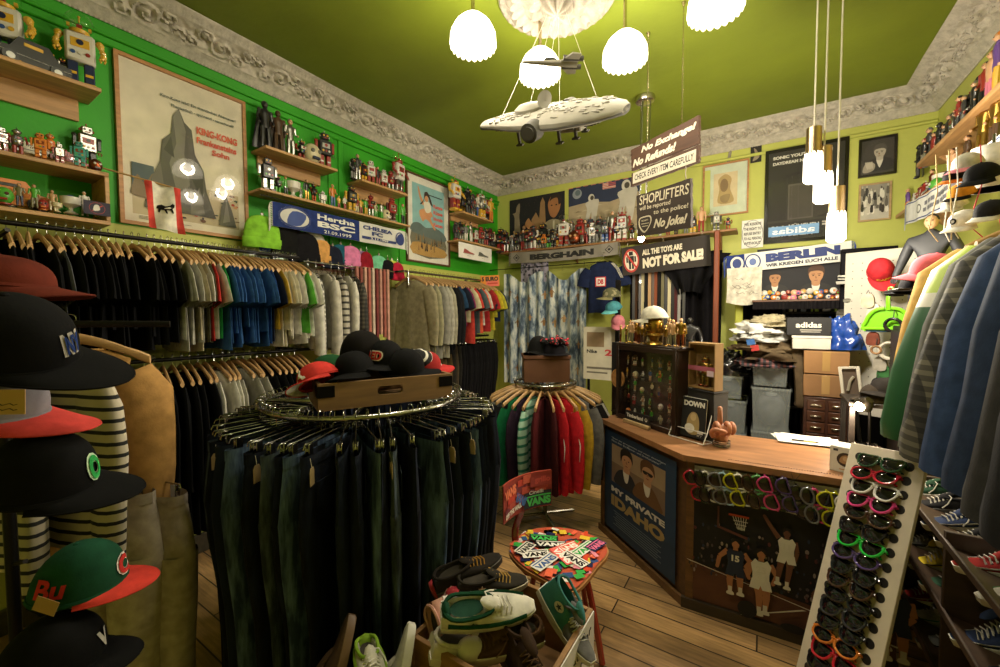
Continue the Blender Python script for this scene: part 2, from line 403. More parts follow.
# ------------------------------------------------------------------ pictures, signs, scarves, shelves
class Art:
    """A printed sheet: coloured shapes laid on a sheet of w x h metres; x and y run 0..1."""
    def __init__(s, w, h, paper, z=0, mb=None, st=.00008):
        s.w, s.h, s.z, s.st = w, h, z, st; s.mb = mb or MB(); s.warp = None
        s.r(0, 0, 1, 1, paper)
    sk = 0
    def pt(s, x, y): return ((x - .5) * s.w, (y - .5) * s.h + s.sk * (x - .5) * s.w)
    def p(s, pts, c, n=0, kind='card'):
        pts = [q[:2] for q in crom([(a, b, 0) for a, b in pts], n)] if n else pts
        s.z += s.st; s.mb.use(mat(c, kind)).flat([s.pt(*q) for q in pts], s.z); return s
    def r(s, x0, y0, x1, y1, c, kind='card'): return s.p([(x0, y0), (x1, y0), (x1, y1), (x0, y1)], c, 0, kind)
    def e(s, cx, cy, rx, ry, c, n=20): return s.p(ell(cx, cy, rx, ry, n), c)
    def ring(s, cx, cy, rx, ry, th, c, n=24):
        s.z += s.st; s.mb.use(mat(c, 'card')); o = [s.pt(*q) for q in ell(cx, cy, rx, ry, n)]; i = [s.pt(*q) for q in ell(cx, cy, rx - th, ry - th * s.w / s.h, n)]
        s.mb.add([(q[0], q[1], s.z) for q in o + i], [(k, (k + 1) % n, n + (k + 1) % n, n + k) for k in range(n)]); return s
    def t(s, txt, x, y, h, c, w=None, bold=.02, al='l', rot=0, shear=0):
        s.z += s.st; s.mb.use(mat(c, 'card')); a, b = s.pt(x, y)
        s.mb.text(txt, a, b, h * s.h, s.z, w * s.w if w else None, bold, shear, al, None, rot); return s
    def portrait(s, cx, cy, k, skin='#b98a62', hair='#2a2019', coat='#20201f', shirt='#d8d2c4', turn=0):
        """A person's head and shoulders."""
        q = s.w / s.h
        f = lambda pts, c: s.p([(cx + a * k, cy + b * k * q) for a, b in pts], c, 4)
        f([(-.9, -1.5), (-.8, -.75), (-.35, -.45), (.35, -.45), (.85, -.75), (.95, -1.5)], coat)
        f([(-.22, -.5), (.22, -.5), (.05, -1.2), (-.05, -1.2)], shirt)
        f([(-.2, -.2), (.2, -.2), (.18, -.6), (-.18, -.6)], skin)
        f([(-.36, .35), (-.36, -.05), (-.2, -.36), (.0, -.45), (.2, -.36), (.36, -.05), (.36, .35), (0, .55)], skin)
        f([(-.42, .1), (-.42, .5), (-.2, .75), (.15, .78), (.42, .55), (.43, .1), (.33, .3), (.1, .38), (-.2, .36), (-.34, .3)], hair)
        for e_ in (-.15 + turn, .17 + turn): f(ell(e_, .06, .06, .03, 8), '#20150f'); f([(e_ - .09, .14), (e_ + .09, .14), (e_ + .08, .18), (e_ - .08, .17)], hair)
        f([(-.03 + turn, .05), (.06 + turn, -.12), (-.04 + turn, -.12)], '#8d6444'); f([(-.12 + turn, -.25), (.12 + turn, -.25), (0 + turn, -.29)], '#7a3f34')
        return s
WOODF, BLACKF, BROWNF = mat('#b8824c', 'wood'), mat('#17130f', 'gloss'), mat('#5d3a22', 'wood')
PANE = mat('#ffffff', 'pane')
def picture(name, label, cat, M, art, frame=None, fw=.02, fd=.025, margin=0, mcol='#cfc8b6', pane=True, group=None):
    """A framed (or bare) picture; M sits at its middle on the wall, z out of the wall."""
    o = thing(name, label, cat, M=M, group=group)
    w, h = art.w + 2 * margin, art.h + 2 * margin
    if frame:
        f = MB(); W2, H2 = w / 2 + fw, h / 2 + fw
        for (a, b_, c, d) in (((-W2, -H2), (W2, -H2), (w / 2, -h / 2), (-w / 2, -h / 2)), ((W2, -H2), (W2, H2), (w / 2, h / 2), (w / 2, -h / 2)),
                              ((W2, H2), (-W2, H2), (-w / 2, h / 2), (w / 2, h / 2)), ((-W2, H2), (-W2, -H2), (-w / 2, -h / 2), (-w / 2, h / 2))):
            f.prism([a, b_, c, d], .001, fd)
        f.build('frame', frame, o)
    if margin or frame:
        m = MB().box((0, 0, fd * .35), (w, h, .006), .001); m.build('mount', mat(mcol, 'card'), o)
    p = art.mb.build('print', None, o, smooth=0); p.location = (0, 0, fd * .35 + .004)
    if frame and pane: MB().flat([(-w / 2, -h / 2), (w / 2, -h / 2), (w / 2, h / 2), (-w / 2, h / 2)], fd * .35 + .013).build('pane', PANE, o, smooth=0)
    return o
def quadL(tl, br, x=XL):
    a, b = ax(*tl, x), ax(*br, x); return (a.y + b.y) / 2, (a.z + b.z) / 2, abs(b.y - a.y), abs(a.z - b.z)
def quadB(tl, br, y=YB):
    a, b = ay(*tl, y), ay(*br, y); return (a.x + b.x) / 2, (a.z + b.z) / 2, abs(b.x - a.x), abs(a.z - b.z)

# the big film poster on the green wall (a plain rocky peak stands in for its figure)
y, z, w, h = quadL((111, 48.8), (248, 241.6)); A = Art(w - .05, h - .05, '#d9cfb8')
A.r(.06, .05, .94, .30, '#b9a98a')
for k in range(90):
    a, b = rnd.uniform(.07, .93), rnd.uniform(.06, .29); A.e(a, b, rnd.uniform(.008, .03), rnd.uniform(.004, .012), rnd.choice(['#a5402c', '#6b4a35', '#3f4a3c', '#c08a5a', '#39303a', '#8f8a70', '#d2b48a']), 7)
A.r(.06, .17, .22, .37, '#4c5a60').p([(.06, .22), (.1, .3), (.15, .25), (.22, .33), (.22, .17), (.06, .17)], '#7d6b50', 3)
A.p([(.14, .1), (.2, .3), (.27, .42), (.29, .56), (.36, .62), (.38, .74), (.43, .8), (.47, .72), (.53, .68), (.55, .52), (.62, .42), (.64, .28), (.72, .1)], '#55524a', 1)
for pts, c in (([(.43, .8), (.38, .74), (.4, .56), (.34, .42), (.4, .2), (.5, .3), (.46, .5), (.48, .66)], '#7a766a'), ([(.2, .3), (.27, .42), (.3, .2), (.2, .12)], '#6c685d'), ([(.55, .52), (.62, .42), (.6, .2), (.52, .34)], '#3f3c36'), ([(.5, .2), (.58, .3), (.62, .12), (.5, .1)], '#6a665b'), ([(.3, .5), (.36, .6), (.38, .46)], '#3a3833')): A.p(pts, c, 1)
A.p([(.74, .06), (.77, .2), (.82, .28), (.87, .18), (.91, .06)], '#58554c', 1).p([(.78, .08), (.82, .26), (.85, .1)], '#77736a', 1)
A.t('King-Kong lebt! Ein gigantisches Abenteuer!', .29, .835, .026, '#24443c', .64).t('Phantastisch - spannend - sensationell!', .37, .79, .026, '#24443c', .54)
A.t('KING-KONG', .57, .67, .05, '#d8604a', .37, .05).t('Frankensteins', .57, .605, .045, '#d8604a', .36, .04).t('Sohn', .7, .55, .04, '#d8604a', .16, .04)
for k in range(3): A.r(.1, .022 + .008 * k, .5 - .1 * k, .025 + .008 * k, '#6b6457')
picture('framed_film_poster', 'large pale framed film poster with red title on the green wall, nearest the camera', 'poster', ML(y, z), A, WOODF, .022, .03, .0)

# film poster further along the wall
y, z, w, h = quadL((404.4, 169.8), (448.8, 267.4)); A = Art(w - .2, h - .2, '#86b3b4')
A.p([(0, 0), (0, .42), (.25, .36), (.5, .4), (.75, .36), (1, .33), (1, 0)], '#6d6a58', 2).p([(0, 0), (0, .16), (.4, .17), (1, .12), (1, 0)], '#b08a4c', 2).p([(.0, .42), (.2, .45), (.4, .40), (.7, .43), (1, .36), (1, .25), (0, .3)], '#5c6a66', 3)
for k in range(26): a, b = rnd.uniform(.1, .95), rnd.uniform(.1, .28); A.p([(a - .02, b - .05), (a, b + .05), (a + .02, b - .05)], rnd.choice(['#2f2a22', '#4a3c2c', '#8a6a3c']))
SK = '#c98f63'
A.p([(.2, .62), (.3, .66), (.5, .68), (.62, .6), (.55, .55), (.7, .42), (.66, .4), (.5, .5), (.38, .52), (.3, .48), (.22, .55)], SK, 3)
A.p([(.26, .84), (.2, .94), (.16, .97), (.17, .9), (.22, .8), (.3, .72), (.36, .74)], SK, 3).p([(.34, .76), (.52, .78), (.56, .66), (.4, .62)], '#d8d3c2', 3).e(.42, .82, .06, .045, SK)
A.p([(.34, .8), (.36, .9), (.46, .92), (.55, .84), (.62, .74), (.54, .76), (.49, .84), (.4, .86), (.3, .74), (.22, .72)], '#3a2418', 3)
for k, sx in enumerate(['Karate', 'Küsse', 'blonde', 'Katzen']): A.t(sx, .64, .72 - .09 * k, .055, '#e0503c', .3, .03)
A.r(.45, .88, .93, .895, '#2c3430')
picture('framed_film_poster', 'blue framed film poster of a leaping person above the second clothes rail', 'poster', ML(y, z), A, BROWNF, .018, .03, .08, '#d9d5c8')

# sneaker print hung from the corner shelf
p = ax(459, 241, -3.15); q = ax(492, 262, -3.15)
A = Art(abs(q.y - p.y), .19, '#e4e0d8')
for cx, c in ((.28, '#9c4a44'), (.72, '#5a5a52')):
    A.p([(cx - .14, .42), (cx - .12, .62), (cx - .04, .58), (cx + .04, .48), (cx + .15, .42), (cx + .15, .34), (cx - .14, .34)], c, 3).r(cx - .14, .3, cx + .15, .35, '#b8b4a6')
A.r(.24, .2, .34, .215, '#777').r(.68, .2, .78, .215, '#777')
picture('print_board', 'white board printed with two sneakers hung on the corner shelf edge', 'print', ML((p.y + q.y) / 2, (p.z + q.z) / 2 - .01, -3.165), A, None, fd=.012)

# back wall: two woven tapestries
x, z, w, h = quadB((510, 201), (565, 238)); A = Art(w, h + .04, '#1a1a1e')
for k in range(60): A.e(rnd.random(), rnd.uniform(.3, 1), .008, .008, rnd.choice(['#30343c', '#403a34', '#26303a']), 6)
A.p([(.1, .1), (.1, .6), (.06, .7), (.12, .72), (.14, .84), (.2, .9), (.2, .72), (.19, .6), (.22, .1)], '#8a7d66', 3)
A.p([(.42, .28), (.42, .52), (.5, .66), (.56, .52), (.58, .84), (.62, .95), (.66, .84), (.68, .28)], '#94734c')
A.p([(.3, .42), (.36, .56), (.4, .5), (.5, .34), (.62, .3), (.58, .2), (.44, .26)], '#a5764a', 3)
A.p([(.52, 0), (.58, .3), (.74, .46), (.9, .44), (1, .3), (1, 0)], '#a89c80', 3).p([(.72, .7), (.72, .82), (.78, .94), (.88, .94), (.93, .84), (.92, .66), (.84, .5), (.76, .54)], '#a26e44', 3).p([(.74, .84), (.8, .97), (.9, .96), (.95, .82), (.9, .74), (.88, .88), (.8, .88)], '#2b1f17', 3).r(.8, .2, .83, .44, '#d8d0bc').e(.78, .75, .018, .014, '#2a1a10', 8).e(.86, .75, .018, .014, '#2a1a10', 8)
picture('tapestry', 'dark woven tapestry of a person in a pale suit and a church', 'tapestry', MBk(x, z - .02), A, None, fd=.02)
x, z, w, h = quadB((569, 189), (640, 224)); A = Art(w, h + .06, '#a7977a')
A.p([(0, .62), (.3, .66), (.6, .6), (1, .72), (1, 1), (0, 1)], '#27304a')
for k in range(30): a, b = rnd.random(), rnd.uniform(.05, .6); A.p([(a, b), (a + .06, b + .03), (a + .12, b)], rnd.choice(['#7f7258', '#8f8468', '#b8aa8c']))
A.e(.13, .86, .07, .1, '#8d939c').e(.14, .88, .04, .06, '#5b6a70').r(.5, .86, .68, .98, '#c9b8ac').r(.58, .9, .68, .98, '#3d4564')
for k in range(4): A.r(.5, .865 + k * .03, .68, .88 + k * .03, '#c0564a')
for cx, cy, sc in ((.34, .55, 1), (.82, .62, 1.35)):
    A.e(cx, cy + .18 * sc, .045 * sc, .08 * sc, '#c9c4b8').e(cx + .01, cy + .18 * sc, .026 * sc, .045 * sc, '#4a4438')
    A.p([(cx - .08 * sc, cy + .1 * sc), (cx + .1 * sc, cy + .14 * sc), (cx + .09 * sc, cy - .06 * sc), (cx + .06 * sc, cy - .32 * sc), (cx + .01 * sc, cy - .3 * sc), (cx, cy - .1 * sc), (cx - .05 * sc, cy - .3 * sc), (cx - .09 * sc, cy - .28 * sc), (cx - .06 * sc, cy - .04 * sc)], '#bdb7aa', 3)
for k in range(9): A.r(k / 9, .985, k / 9 + .07, 1, '#c47868')
picture('tapestry', 'woven tapestry of two astronauts on the moon with a striped flag', 'tapestry', MBk(x, z - .03), A, None, fd=.02)
# pale framed drawing
x, z, w, h = quadB((703.5, 166), (748.4, 214)); A = Art(w * .52, h * .6, '#cbb993')
A.p([(.2, .1), (.25, .5), (.2, .8), (.5, .95), (.75, .8), (.7, .5), (.85, .1)], '#a98f5e', 4).e(.45, .62, .17, .2, '#7d6340').p([(.3, .3), (.7, .34), (.6, .1), (.35, .12)], '#8d7550', 3)
picture('framed_picture', 'small framed sepia picture with wide pale green mount on the back wall', 'picture', MBk(x, z), A, WOODF, .016, .03, (w - w * .52) / 2 - .016, '#c2cbb4')
# dark concert poster
x, z, w, h = quadB((765.7, 152.5), (846, 238)); A = Art(w - .06, h - .06, '#2a2722')
A.r(.28, .22, .62, .62, '#57524a').r(.3, .24, .6, .6, '#464139').r(0, .2, 1, .225, '#3b372f').p([(.62, .22), (.98, .3), (.98, .7), (.62, .62)], '#3a352e')
A.t('SONIC YOUTH', .06, .92, .035, '#d8d4c8', .5, .05).t('DAYDREAM NATION', .06, .855, .035, '#d8d4c8', .62, .05).t('N', .8, .92, .035, '#d8d4c8', .05, .05)
A.t('21.6.', .06, .115, .05, '#d8d4c8', .2, .03).t('MÜNCHEN', .3, .125, .055, '#d8d4c8', .4, .02).t('22.6.', .06, .04, .05, '#d8d4c8', .2, .03).t('BERLIN', .3, .04, .055, '#d8d4c8', .32, .02).r(.74, .13, .96, .15, '#b8b4a8').r(.74, .16, .9, .175, '#b8b4a8')
picture('concert_poster', 'tall dark framed concert poster behind the three pendant lamps', 'poster', MBk(x, z), A, BLACKF, .03, .03)
# sticker (reversed lettering) on the lower edge of the concert poster
p = ay(766, 236, YB - .05); A = Art(.42, .1, '#7fa9d6'); A.mb.T = None
o = picture('sticker', 'blue sticker with white lettering on the bottom edge of the dark poster', 'sticker', MBk(p.x + .23, p.z + .035, YB - .036), A.t('adidas', .5, .2, .62, '#f2f4f8', .84, .02, 'c'), None, fd=.004)
for ch in o.children: ch.scale.x = -1
# portrait of a person with folded hands, and the group photograph below it
x, z, w, h = quadB((858, 140.7), (896.5, 174)); A = Art(w - .05, h - .05, '#2b2823')
A.r(0, 0, 1, 1, '#35312b').portrait(.58, .60, .46, '#b0a797', '#4a463f', '#161513', '#cfcabd', -.05).p([(.06, .1), (.12, .3), (.3, .36), (.44, .28), (.4, .12), (.2, .06)], '#9c9384', 4)
for k in range(4): A.p([(.13 + .06 * k, .33), (.17 + .06 * k, .38), (.24 + .05 * k, .2), (.2 + .05 * k, .16)], '#b5ac9c', 2)
picture('framed_portrait', 'black framed portrait of a person in a suit with clasped hands', 'picture', MBk(x, z), A, BLACKF, .02, .025)
x, z, w, h = quadB((858, 185), (891, 220)); A = Art(w - .04, h - .04, '#8d897e')
A.r(0, 0, 1, .3, '#b9b5a8')
for k in range(34): a, b = rnd.uniform(.05, .95), rnd.uniform(.25, .9); c = rnd.choice(['#d9d5c8', '#35322d', '#5c584f', '#1d1b18', '#c4bfb0']); A.p([(a - .05, b - .14), (a - .04, b + .06), (a + .04, b + .06), (a + .05, b - .14)], c, 2).e(a, b + .1, .03, .04, rnd.choice(['#b5ae9e', '#57524a']), 9)
picture('framed_photograph', 'pale framed black and white photograph of a crowd under the dark portrait', 'picture', MBk(x, z), A, mat('#b09468', 'wood'), .014, .025)
# printed house-rules sign
p, q = ay(742, 221, YB - .02), ay(763, 247, YB - .02)
A = Art(abs(q.x - p.x), abs(p.z - q.z), '#e4e2da'); A.ring(.5, .5, .49, .49, .02, '#222')
for k, sx in enumerate(['WE RESERVE', 'THE RIGHT TO', 'REFUSE ENTRY', 'TO ALL PERSONS', 'WITHOUT']): A.t(sx, .5, .80 - .17 * k, .1, '#22221f', .8, .03, 'c')
picture('rules_sign', 'small white sign with black house rules lettering beside the dark poster', 'sign', MBk((p.x + q.x) / 2, (p.z + q.z) / 2, YB - .012), A, None, fd=.01)
# strip of old tape and a torn photo stuck under the cornice
a = ay(730, 150, YB - .03); MBt = MB(); MBt.box((0, 0, 0), (.03, .006, .2), .002); o = MBt.build('cloth_strip', mat('#8c8776', 'fabric')); o.location = a + Vector((0, .02, -.02)); o.rotation_euler = (0, .15, 0); tag(o, 'grey cloth strip hanging from the cornice over the framed sepia picture', 'strip')
a = ay(756, 154, YB - .02); A = Art(.1, .17, '#1f1b15'); A.p([(.2, .1), (.4, .5), (.3, .9), (.6, .7), (.8, .3)], '#8d8068', 3)
picture('photo_card', 'small dark photo card pinned beside the concert poster top corner', 'card', MBk(a.x, a.z, YB - .004), A, None, fd=.004)

# hanging signs of the shop
SD = Vector((.837, -.547, 0)); SP = Vector((-.73, 3.04, 0)); SN = Vector((-.547, -.837, 0))
def on_sign(px, py): return apl(px, py, SP, SN)
def board(name, label, tl, tr, br, bl, art_fn, face='#3a2a1e', thick=.02, edge='#241a12', hangs=(), rough_edge=True):
    P = [on_sign(*q) for q in (tl, tr, br, bl)]
    c = sum(P, Vector()) / 4; X = ((P[1] - P[0]) + (P[2] - P[3])).normalized(); Y = Vector((0, 0, 1))
    M = frame_at(c, X, Y); w = ((P[1] - P[0]).length + (P[2] - P[3]).length) / 2; h = ((P[0] - P[3]).length + (P[1] - P[2]).length) / 2
    o = thing(name, label, 'sign', M=M)
    out = []
    r2 = random.Random(len(label)); n = 14
    loc = [M.inverted() @ q for q in P]
    for a, b in ((3, 2), (2, 1), (1, 0), (0, 3)):
        for k in range(n): q = loc[a].lerp(loc[b], k / n); j = .003 if rough_edge and k else 0; out.append((q.x + r2.uniform(-j, j), q.y + r2.uniform(-j, j)))
    mbb = MB().use(mat(face, 'wood', .8)).prism(out, -thick, 0)
    A = Art(w, h, face, 0, mbb); A.mb.f.pop(); A.mb.m.pop()
    art_fn(A); A.mb.build('panel', None, o, smooth=0)
    sh = (c.z) ; return o, M, w, h
slope = lambda tl, tr: (on_sign(*tr).z - on_sign(*tl).z) / (on_sign(*tr) - on_sign(*tl)).to_2d().length     # the boards hang aslant with their lettering
W1 = '#bfb7a4'
TL, TR, BR, BL = (631, 150), (698.5, 115), (698.5, 143), (631.5, 171)
def d1(A):
    A.sk = (slope(TL, TR) + slope(BL, BR)) / 2; a = math.atan(A.sk); A.t('No Exchange!', .17, .53, .34, W1, .8, .05, rot=a, shear=.25).t('No Refunds!', .03, .10, .34, W1, .68, .05, rot=a, shear=.25)
board('hanging_sign', 'upper rough wooden hanging sign reading No Exchange No Refunds', TL, TR, BR, BL, d1, '#452a16')
TL2, TR2, BR2, BL2 = (631.5, 173.5), (698.5, 144.5), (698.5, 162), (631, 187)
def d2(A):
    A.sk = (slope(TL2, TR2) + slope(BL2, BR2)) / 2; A.r(.03, .12, .97, .88, W1).t('CHECK EVERY ITEM CAREFULLY', .06, .3, .42, '#1f1813', .88, .02, rot=math.atan(A.sk))
board('hanging_sign', 'lower wooden hanging sign with white strip reading Check Every Item Carefully', TL2, TR2, BR2, BL2, d2, '#452a16')
for k, (pt, pb) in enumerate((((648, 33), (647, 150)), ((684, 2), (682, 123)))):
    a = az(*pt, ZC - .005); b = on_sign(*pb); mb = MB(); n = int((a.z - b.z) / .012)
    for i in range(n):
        zz = a.z - .012 * i - .006; rr = Matrix.Rotation(PI / 2 * (i % 2), 3, 'Z')
        mb.tube([Vector((b.x, b.y, zz)) + rr @ Vector((.0035 * math.cos(t), 0, .008 * math.sin(t))) for t in [2 * PI * j / 8 for j in range(8)]], .0014, 4, True)
    o = mb.build('chain', mat('#a69a80', 'metal')); tag(o, ['brass chain holding the left end of the no exchange sign', 'brass chain holding the right end of the no exchange sign'][k], 'chain')
    mb = MB().lathe([(.004, -.03), (.012, -.012), (.014, 0)], (b.x, b.y, ZC), 12); mb.build('ceiling_hook', mat('#b0a080', 'metal'), o)
for k, (pt, pb) in enumerate((((646, 183), (646, 196)), ((686, 166), (686, 180)))):
    a, b = on_sign(*pt), on_sign(*pb); mb = MB().tube([a, a.lerp(b, .5) + SN * .004, b], .003, 5)
    tag(mb.build('cord', mat('#8a8070')), ['cord joining the two wooden signs near their left end', 'cord joining the two wooden signs near their right end'][k], 'cord')
TL3, TR3, BR3, BL3 = (636.5, 196), (690.5, 178), (691, 227), (637.5, 237)
def d3(A):
    A.sk = (slope(TL3, TR3) + slope(BL3, BR3)) / 2; a = math.atan(A.sk); W3 = '#c4b99f'
    A.t('SHOPLIFTERS', .04, .72, .22, W3, .92, .01, rot=a).t('will be reported', .05, .56, .13, W3, .6, .01, rot=a).t('to the police!', .34, .41, .13, W3, .62, .01, rot=a).t('No Joke!', .35, .07, .26, W3, .6, .04, rot=a, shear=.3)
    A.p([(.05, .40), (.17, .44), (.29, .42), (.3, .26), (.18, .05), (.06, .2)], W3, 3).p([(.07, .38), (.17, .41), (.27, .40), (.28, .26), (.18, .09), (.08, .22)], '#2b2018', 3).t('SECURITY', .1, .32, .04, W3, .14, rot=a).r(.1, .26, .26, .275, W3).r(.12, .2, .24, .215, W3)
o, M, w, h = board('warning_sign', 'dark brown sign reading Shoplifters will be reported to the police', TL3, TR3, BR3, BL3, d3, '#33261c')
# NOT FOR SALE board hung from the back shelf
yS = 4.88; a, b = ay(622, 252, yS), ay(711, 233, yS); hh = .3
M = frame_at(Vector(((a.x + b.x) / 2, yS, ay(666, 256, yS).z)), (b.x - a.x, 0, (b.z - a.z) * .5), (0, 0, 1)); w = b.x - a.x; h = .33
o = thing('warning_sign', 'black sign with crossed-out robot reading All the toys are not for sale', 'sign', M=M)
A = Art(w, h, '#2a221c'); A.t('ALL THE TOYS ARE', .25, .62, .2, '#ddd3bd', .46, .05, rot=.02, shear=.1).t('NOT FOR SALE!', .25, .17, .36, '#ddd3bd', .68, .07, rot=.03, shear=.1)
A.e(.115, .5, .095, .42, '#b83a32', 28).e(.115, .5, .078, .345, '#d8cfbc', 28)
A.r(.08, .42, .15, .66, '#1c1815').r(.09, .68, .14, .82, '#1c1815').r(.085, .2, .11, .42, '#1c1815').r(.12, .2, .145, .42, '#1c1815').r(.055, .44, .075, .64, '#1c1815').r(.155, .44, .175, .64, '#1c1815').p([(.05, .74), (.065, .79), (.18, .26), (.165, .21)], '#b83a32')
MB().box((0, 0, -.008), (w, h, .015), .003).build('panel', mat('#241d18', 'wood'), o); A.mb.build('lettering', None, o, smooth=0)
mb = MB()
for t in (-.42, 0, .42): mb.tube([(t * w, h / 2, -.008), (t * w, h / 2 + .05, -.004)], .003, 5)
mb.build('hook', mat('#b8b0a0', 'metal'), o)

# shelves: a board with a cleat along the wall beneath it
SHW = mat('#bd9260', 'wood', None, None, (30, 3, 30)); SHB = mat('#8a6038', 'wood', None, None, (3, 30, 30))
def shelf_left(label, y0, y1, z, xf, cleat=.1, th=.022):
    o = thing('wall_shelf', label, 'shelf', (XL, (y0 + y1) / 2, z)); L = y1 - y0; d = xf - XL
    MB().box((d / 2 + .002, 0, -th / 2), (d, L, th), .003).build('board', SHW, o)
    if cleat: MB().box((.014, 0, -th - cleat / 2), (.022, L * .88, cleat), .003).build('cleat', SHW, o)
    return o
shelf_left('topmost wooden shelf at the left edge, carrying the large toy robots', -.05, .754, 2.985, -3.15, .12)
o = thing('wall_shelf', 'wooden box shelf above the long clothes rail left of the film poster', 'shelf', (XL, .36, 2.25)); dx = .25
MB().box((dx / 2, 0, -.011), (dx, .82, .022), .003).build('bottom_board', SHW, o); MB().box((dx / 2, 0, .262), (dx, .82, .022), .003).build('top_board', SHW, o)
MB().box((dx / 2, .40, .125), (dx, .02, .25), .003).build('side_panel', SHW, o); MB().box((.06, -.02, .30), (.10, .74, .05), .003).build('riser', SHW, o)
shelf_left('short wooden shelf right of the big film poster, holding tall dark figures', 1.668, 2.286, 2.997, -3.18)
shelf_left('short wooden shelf left of the blue film poster, holding white and red robots', 2.541, 3.132, 2.988, -3.18)
shelf_left('long thin wooden shelf with the club scarf on its front edge', 1.62, 3.16, 2.668, -3.18, 0, .02)
shelf_left('small upper wooden shelf near the room corner', 4.03, 4.70, 3.005, -3.16, .06)
shelf_left('small lower wooden shelf near the room corner', 4.00, 4.90, 2.655, -3.16, .1)
o = thing('wall_shelf', 'long wooden shelf of toys running along the back wall', 'shelf', (-1.72, YB, 2.605)); MB().box((0, -.135, -.012), (2.92, .27, .025), .003).build('board', SHB, o)
for xx in (-1.2, -.4, .5, 1.3): MB().prism([(0, -.03), (.2, -.03), (0, -.2)], -.01, .01, frame_at((xx, 0, 0), (0, -1, 0), (0, 0, 1))).build('bracket', SHB, o)
def shelf_right(label, y0, y1, z, xf, hi=None):
    o = thing('wall_shelf', label, 'shelf', (XR, (y0 + y1) / 2, z)); d = XR - xf
    MB().box((-d / 2, 0, -.016), (d, y1 - y0, .032), .003).build('board', SHW, o)
    for yy in (-.4, .4): MB().prism([(0, -.032), (.18, -.032), (0, -.2)], -.01, .01, frame_at((0, yy * (y1 - y0), 0), (-1, 0, 0), (0, 0, 1))).build('bracket', SHW, o)
    return o
shelf_right('upper shelf of action figures on the right wall', 2.35, 4.62, 2.91, 1.0)
shelf_right('lower shelf of figures on the right wall with a scarf on its edge', 2.35, 5.10, 2.60, .98)

# knitted scarves
def scarf(label, M, w, h, draw, base, fringe, sag=.0, ends=(1, 1)):
    o = thing('scarf', label, 'scarf', M=M)
    A = Art(w, h, base, .004, MB().use(mat(base, 'fabric')).box((0, 0, 0), (w, h, .008), .003), .0005); draw(A)
    A.mb.cut(w, 30)
    g = lambda x: (sag * (1 - (2 * x / w) ** 2), .006 * math.sin(x * 23 + 1))
    def f(x):
        k = math.floor((x + w / 2) / w * 30); x0, x1 = -w / 2 + w * k / 30, -w / 2 + w * (k + 1) / 30; t = (x - x0) / (x1 - x0); a_, b_ = g(x0), g(x1)
        return a_[0] + (b_[0] - a_[0]) * t, a_[1] + (b_[1] - a_[1]) * t
    A.mb.v = [(x, y - f(x)[0], z + f(x)[1]) for x, y, z in A.mb.v]
    A.mb.build('band', None, o, smooth=0)
    fr = MB()
    for e_, sx in ((ends[0], -1), (ends[1], 1)):
        if e_:
            for k in range(14):
                yy = -h / 2 + h * (k + .5) / 14; fr.tube([(sx * w / 2, yy, 0), (sx * (w / 2 + .02), yy - .01, .004), (sx * (w / 2 + .03), yy - .05, .002)], .0035, 4)
    if fr.v: fr.build('fringe', mat(fringe, 'fabric'), o)
    return o
NAVY = '#27366e'
a, b = ax(272, 194, -3.155), ax(405, 236, -3.155); za = (ax(300, 205, -3.155).z + ax(300, 233, -3.155).z) / 2
def dh(A):
    A.r(0, 0, .58, 1, NAVY, 'fabric'); A.e(.13, .5, .1, .46, '#c8c6c0').ring(.13, .5, .1, .46, .012, '#27366e').p([(.08, .2), (.11, .75), (.2, .7), (.16, .2)], '#3a4d8c', 3)
    A.t('Hertha', .27, .66, .24, '#d8d6ce', .27, .03).t('BSC', .27, .32, .26, '#d8d6ce', .27, .04).t('21.09.1999', .31, .07, .15, '#d8d6ce', .2, .01)
    A.t('CHELSEA', .61, .66, .2, NAVY, .26, .05).t('FC', .68, .4, .2, NAVY, .1, .05).r(.6, .18, .9, .32, NAVY).t('3.11.1999', .67, .19, .12, '#d8d6ce', .16, .02).p([(.9, .3), (.92, .7), (.97, .8), (.98, .4), (.95, .2)], NAVY, 3).ring(.94, .52, .045, .36, .008, NAVY)
M = frame_at((-3.155, (a.y + b.y) / 2, za), (0, 1, 0), (0, 0, 1))
scarf('long blue and white football club scarf along the left shelf edge', M, b.y - a.y, .185, dh, '#cbc9c2', '#d0cec6')
a, b = ay(510.4, 250.4, 4.9), ay(617.6, 240, 4.9); c = ay(512.8, 263.2, 4.9)
def db(A):
    A.t('BERGHAIN', .5, .24, .52, '#1d1b1a', .6, .07, 'c')
    for cx in (.06, .93): A.ring(cx, .5, .035, .34, .008, '#26221f', 4).e(cx, .5, .012, .1, '#1d1b1a', 10)
scarf('grey scarf with black block capitals pinned along the back shelf edge', frame_at(((a.x + b.x) / 2, 4.914, (a.z + c.z) / 2 - .015), (1, 0, (b.z - a.z) * .15 / (b.x - a.x)), (0, 0, 1)), b.x - a.x, .15, db, '#807a70', '#706a60', .02)
a, b = ay(727, 264, 4.75), ay(852, 244, 4.75)
def dbe(A):
    A.r(0, 0, .16, 1, NAVY, 'fabric'); A.e(.09, .5, .06, .4, '#c9c8c2').e(.09, .5, .04, .28, NAVY).ring(.23, .5, .07, .44, .012, NAVY).e(.23, .5, .03, .2, '#5a6a9c')
    A.t('BERLIN', .34, .38, .48, NAVY, .58, .08).t('WIR KRIEGEN EUCH ALLE', .34, .12, .18, '#23253a', .56, .04)
scarf('white scarf reading Berlin with blue ends, hung below the dark poster', frame_at(((a.x + b.x) / 2, 4.74, (ay(790, 258, 4.75).z)), (1, 0, .06), (0, 0, 1)), b.x - a.x, .175, dbe, '#d3d2cb', '#3a4a86', .0)
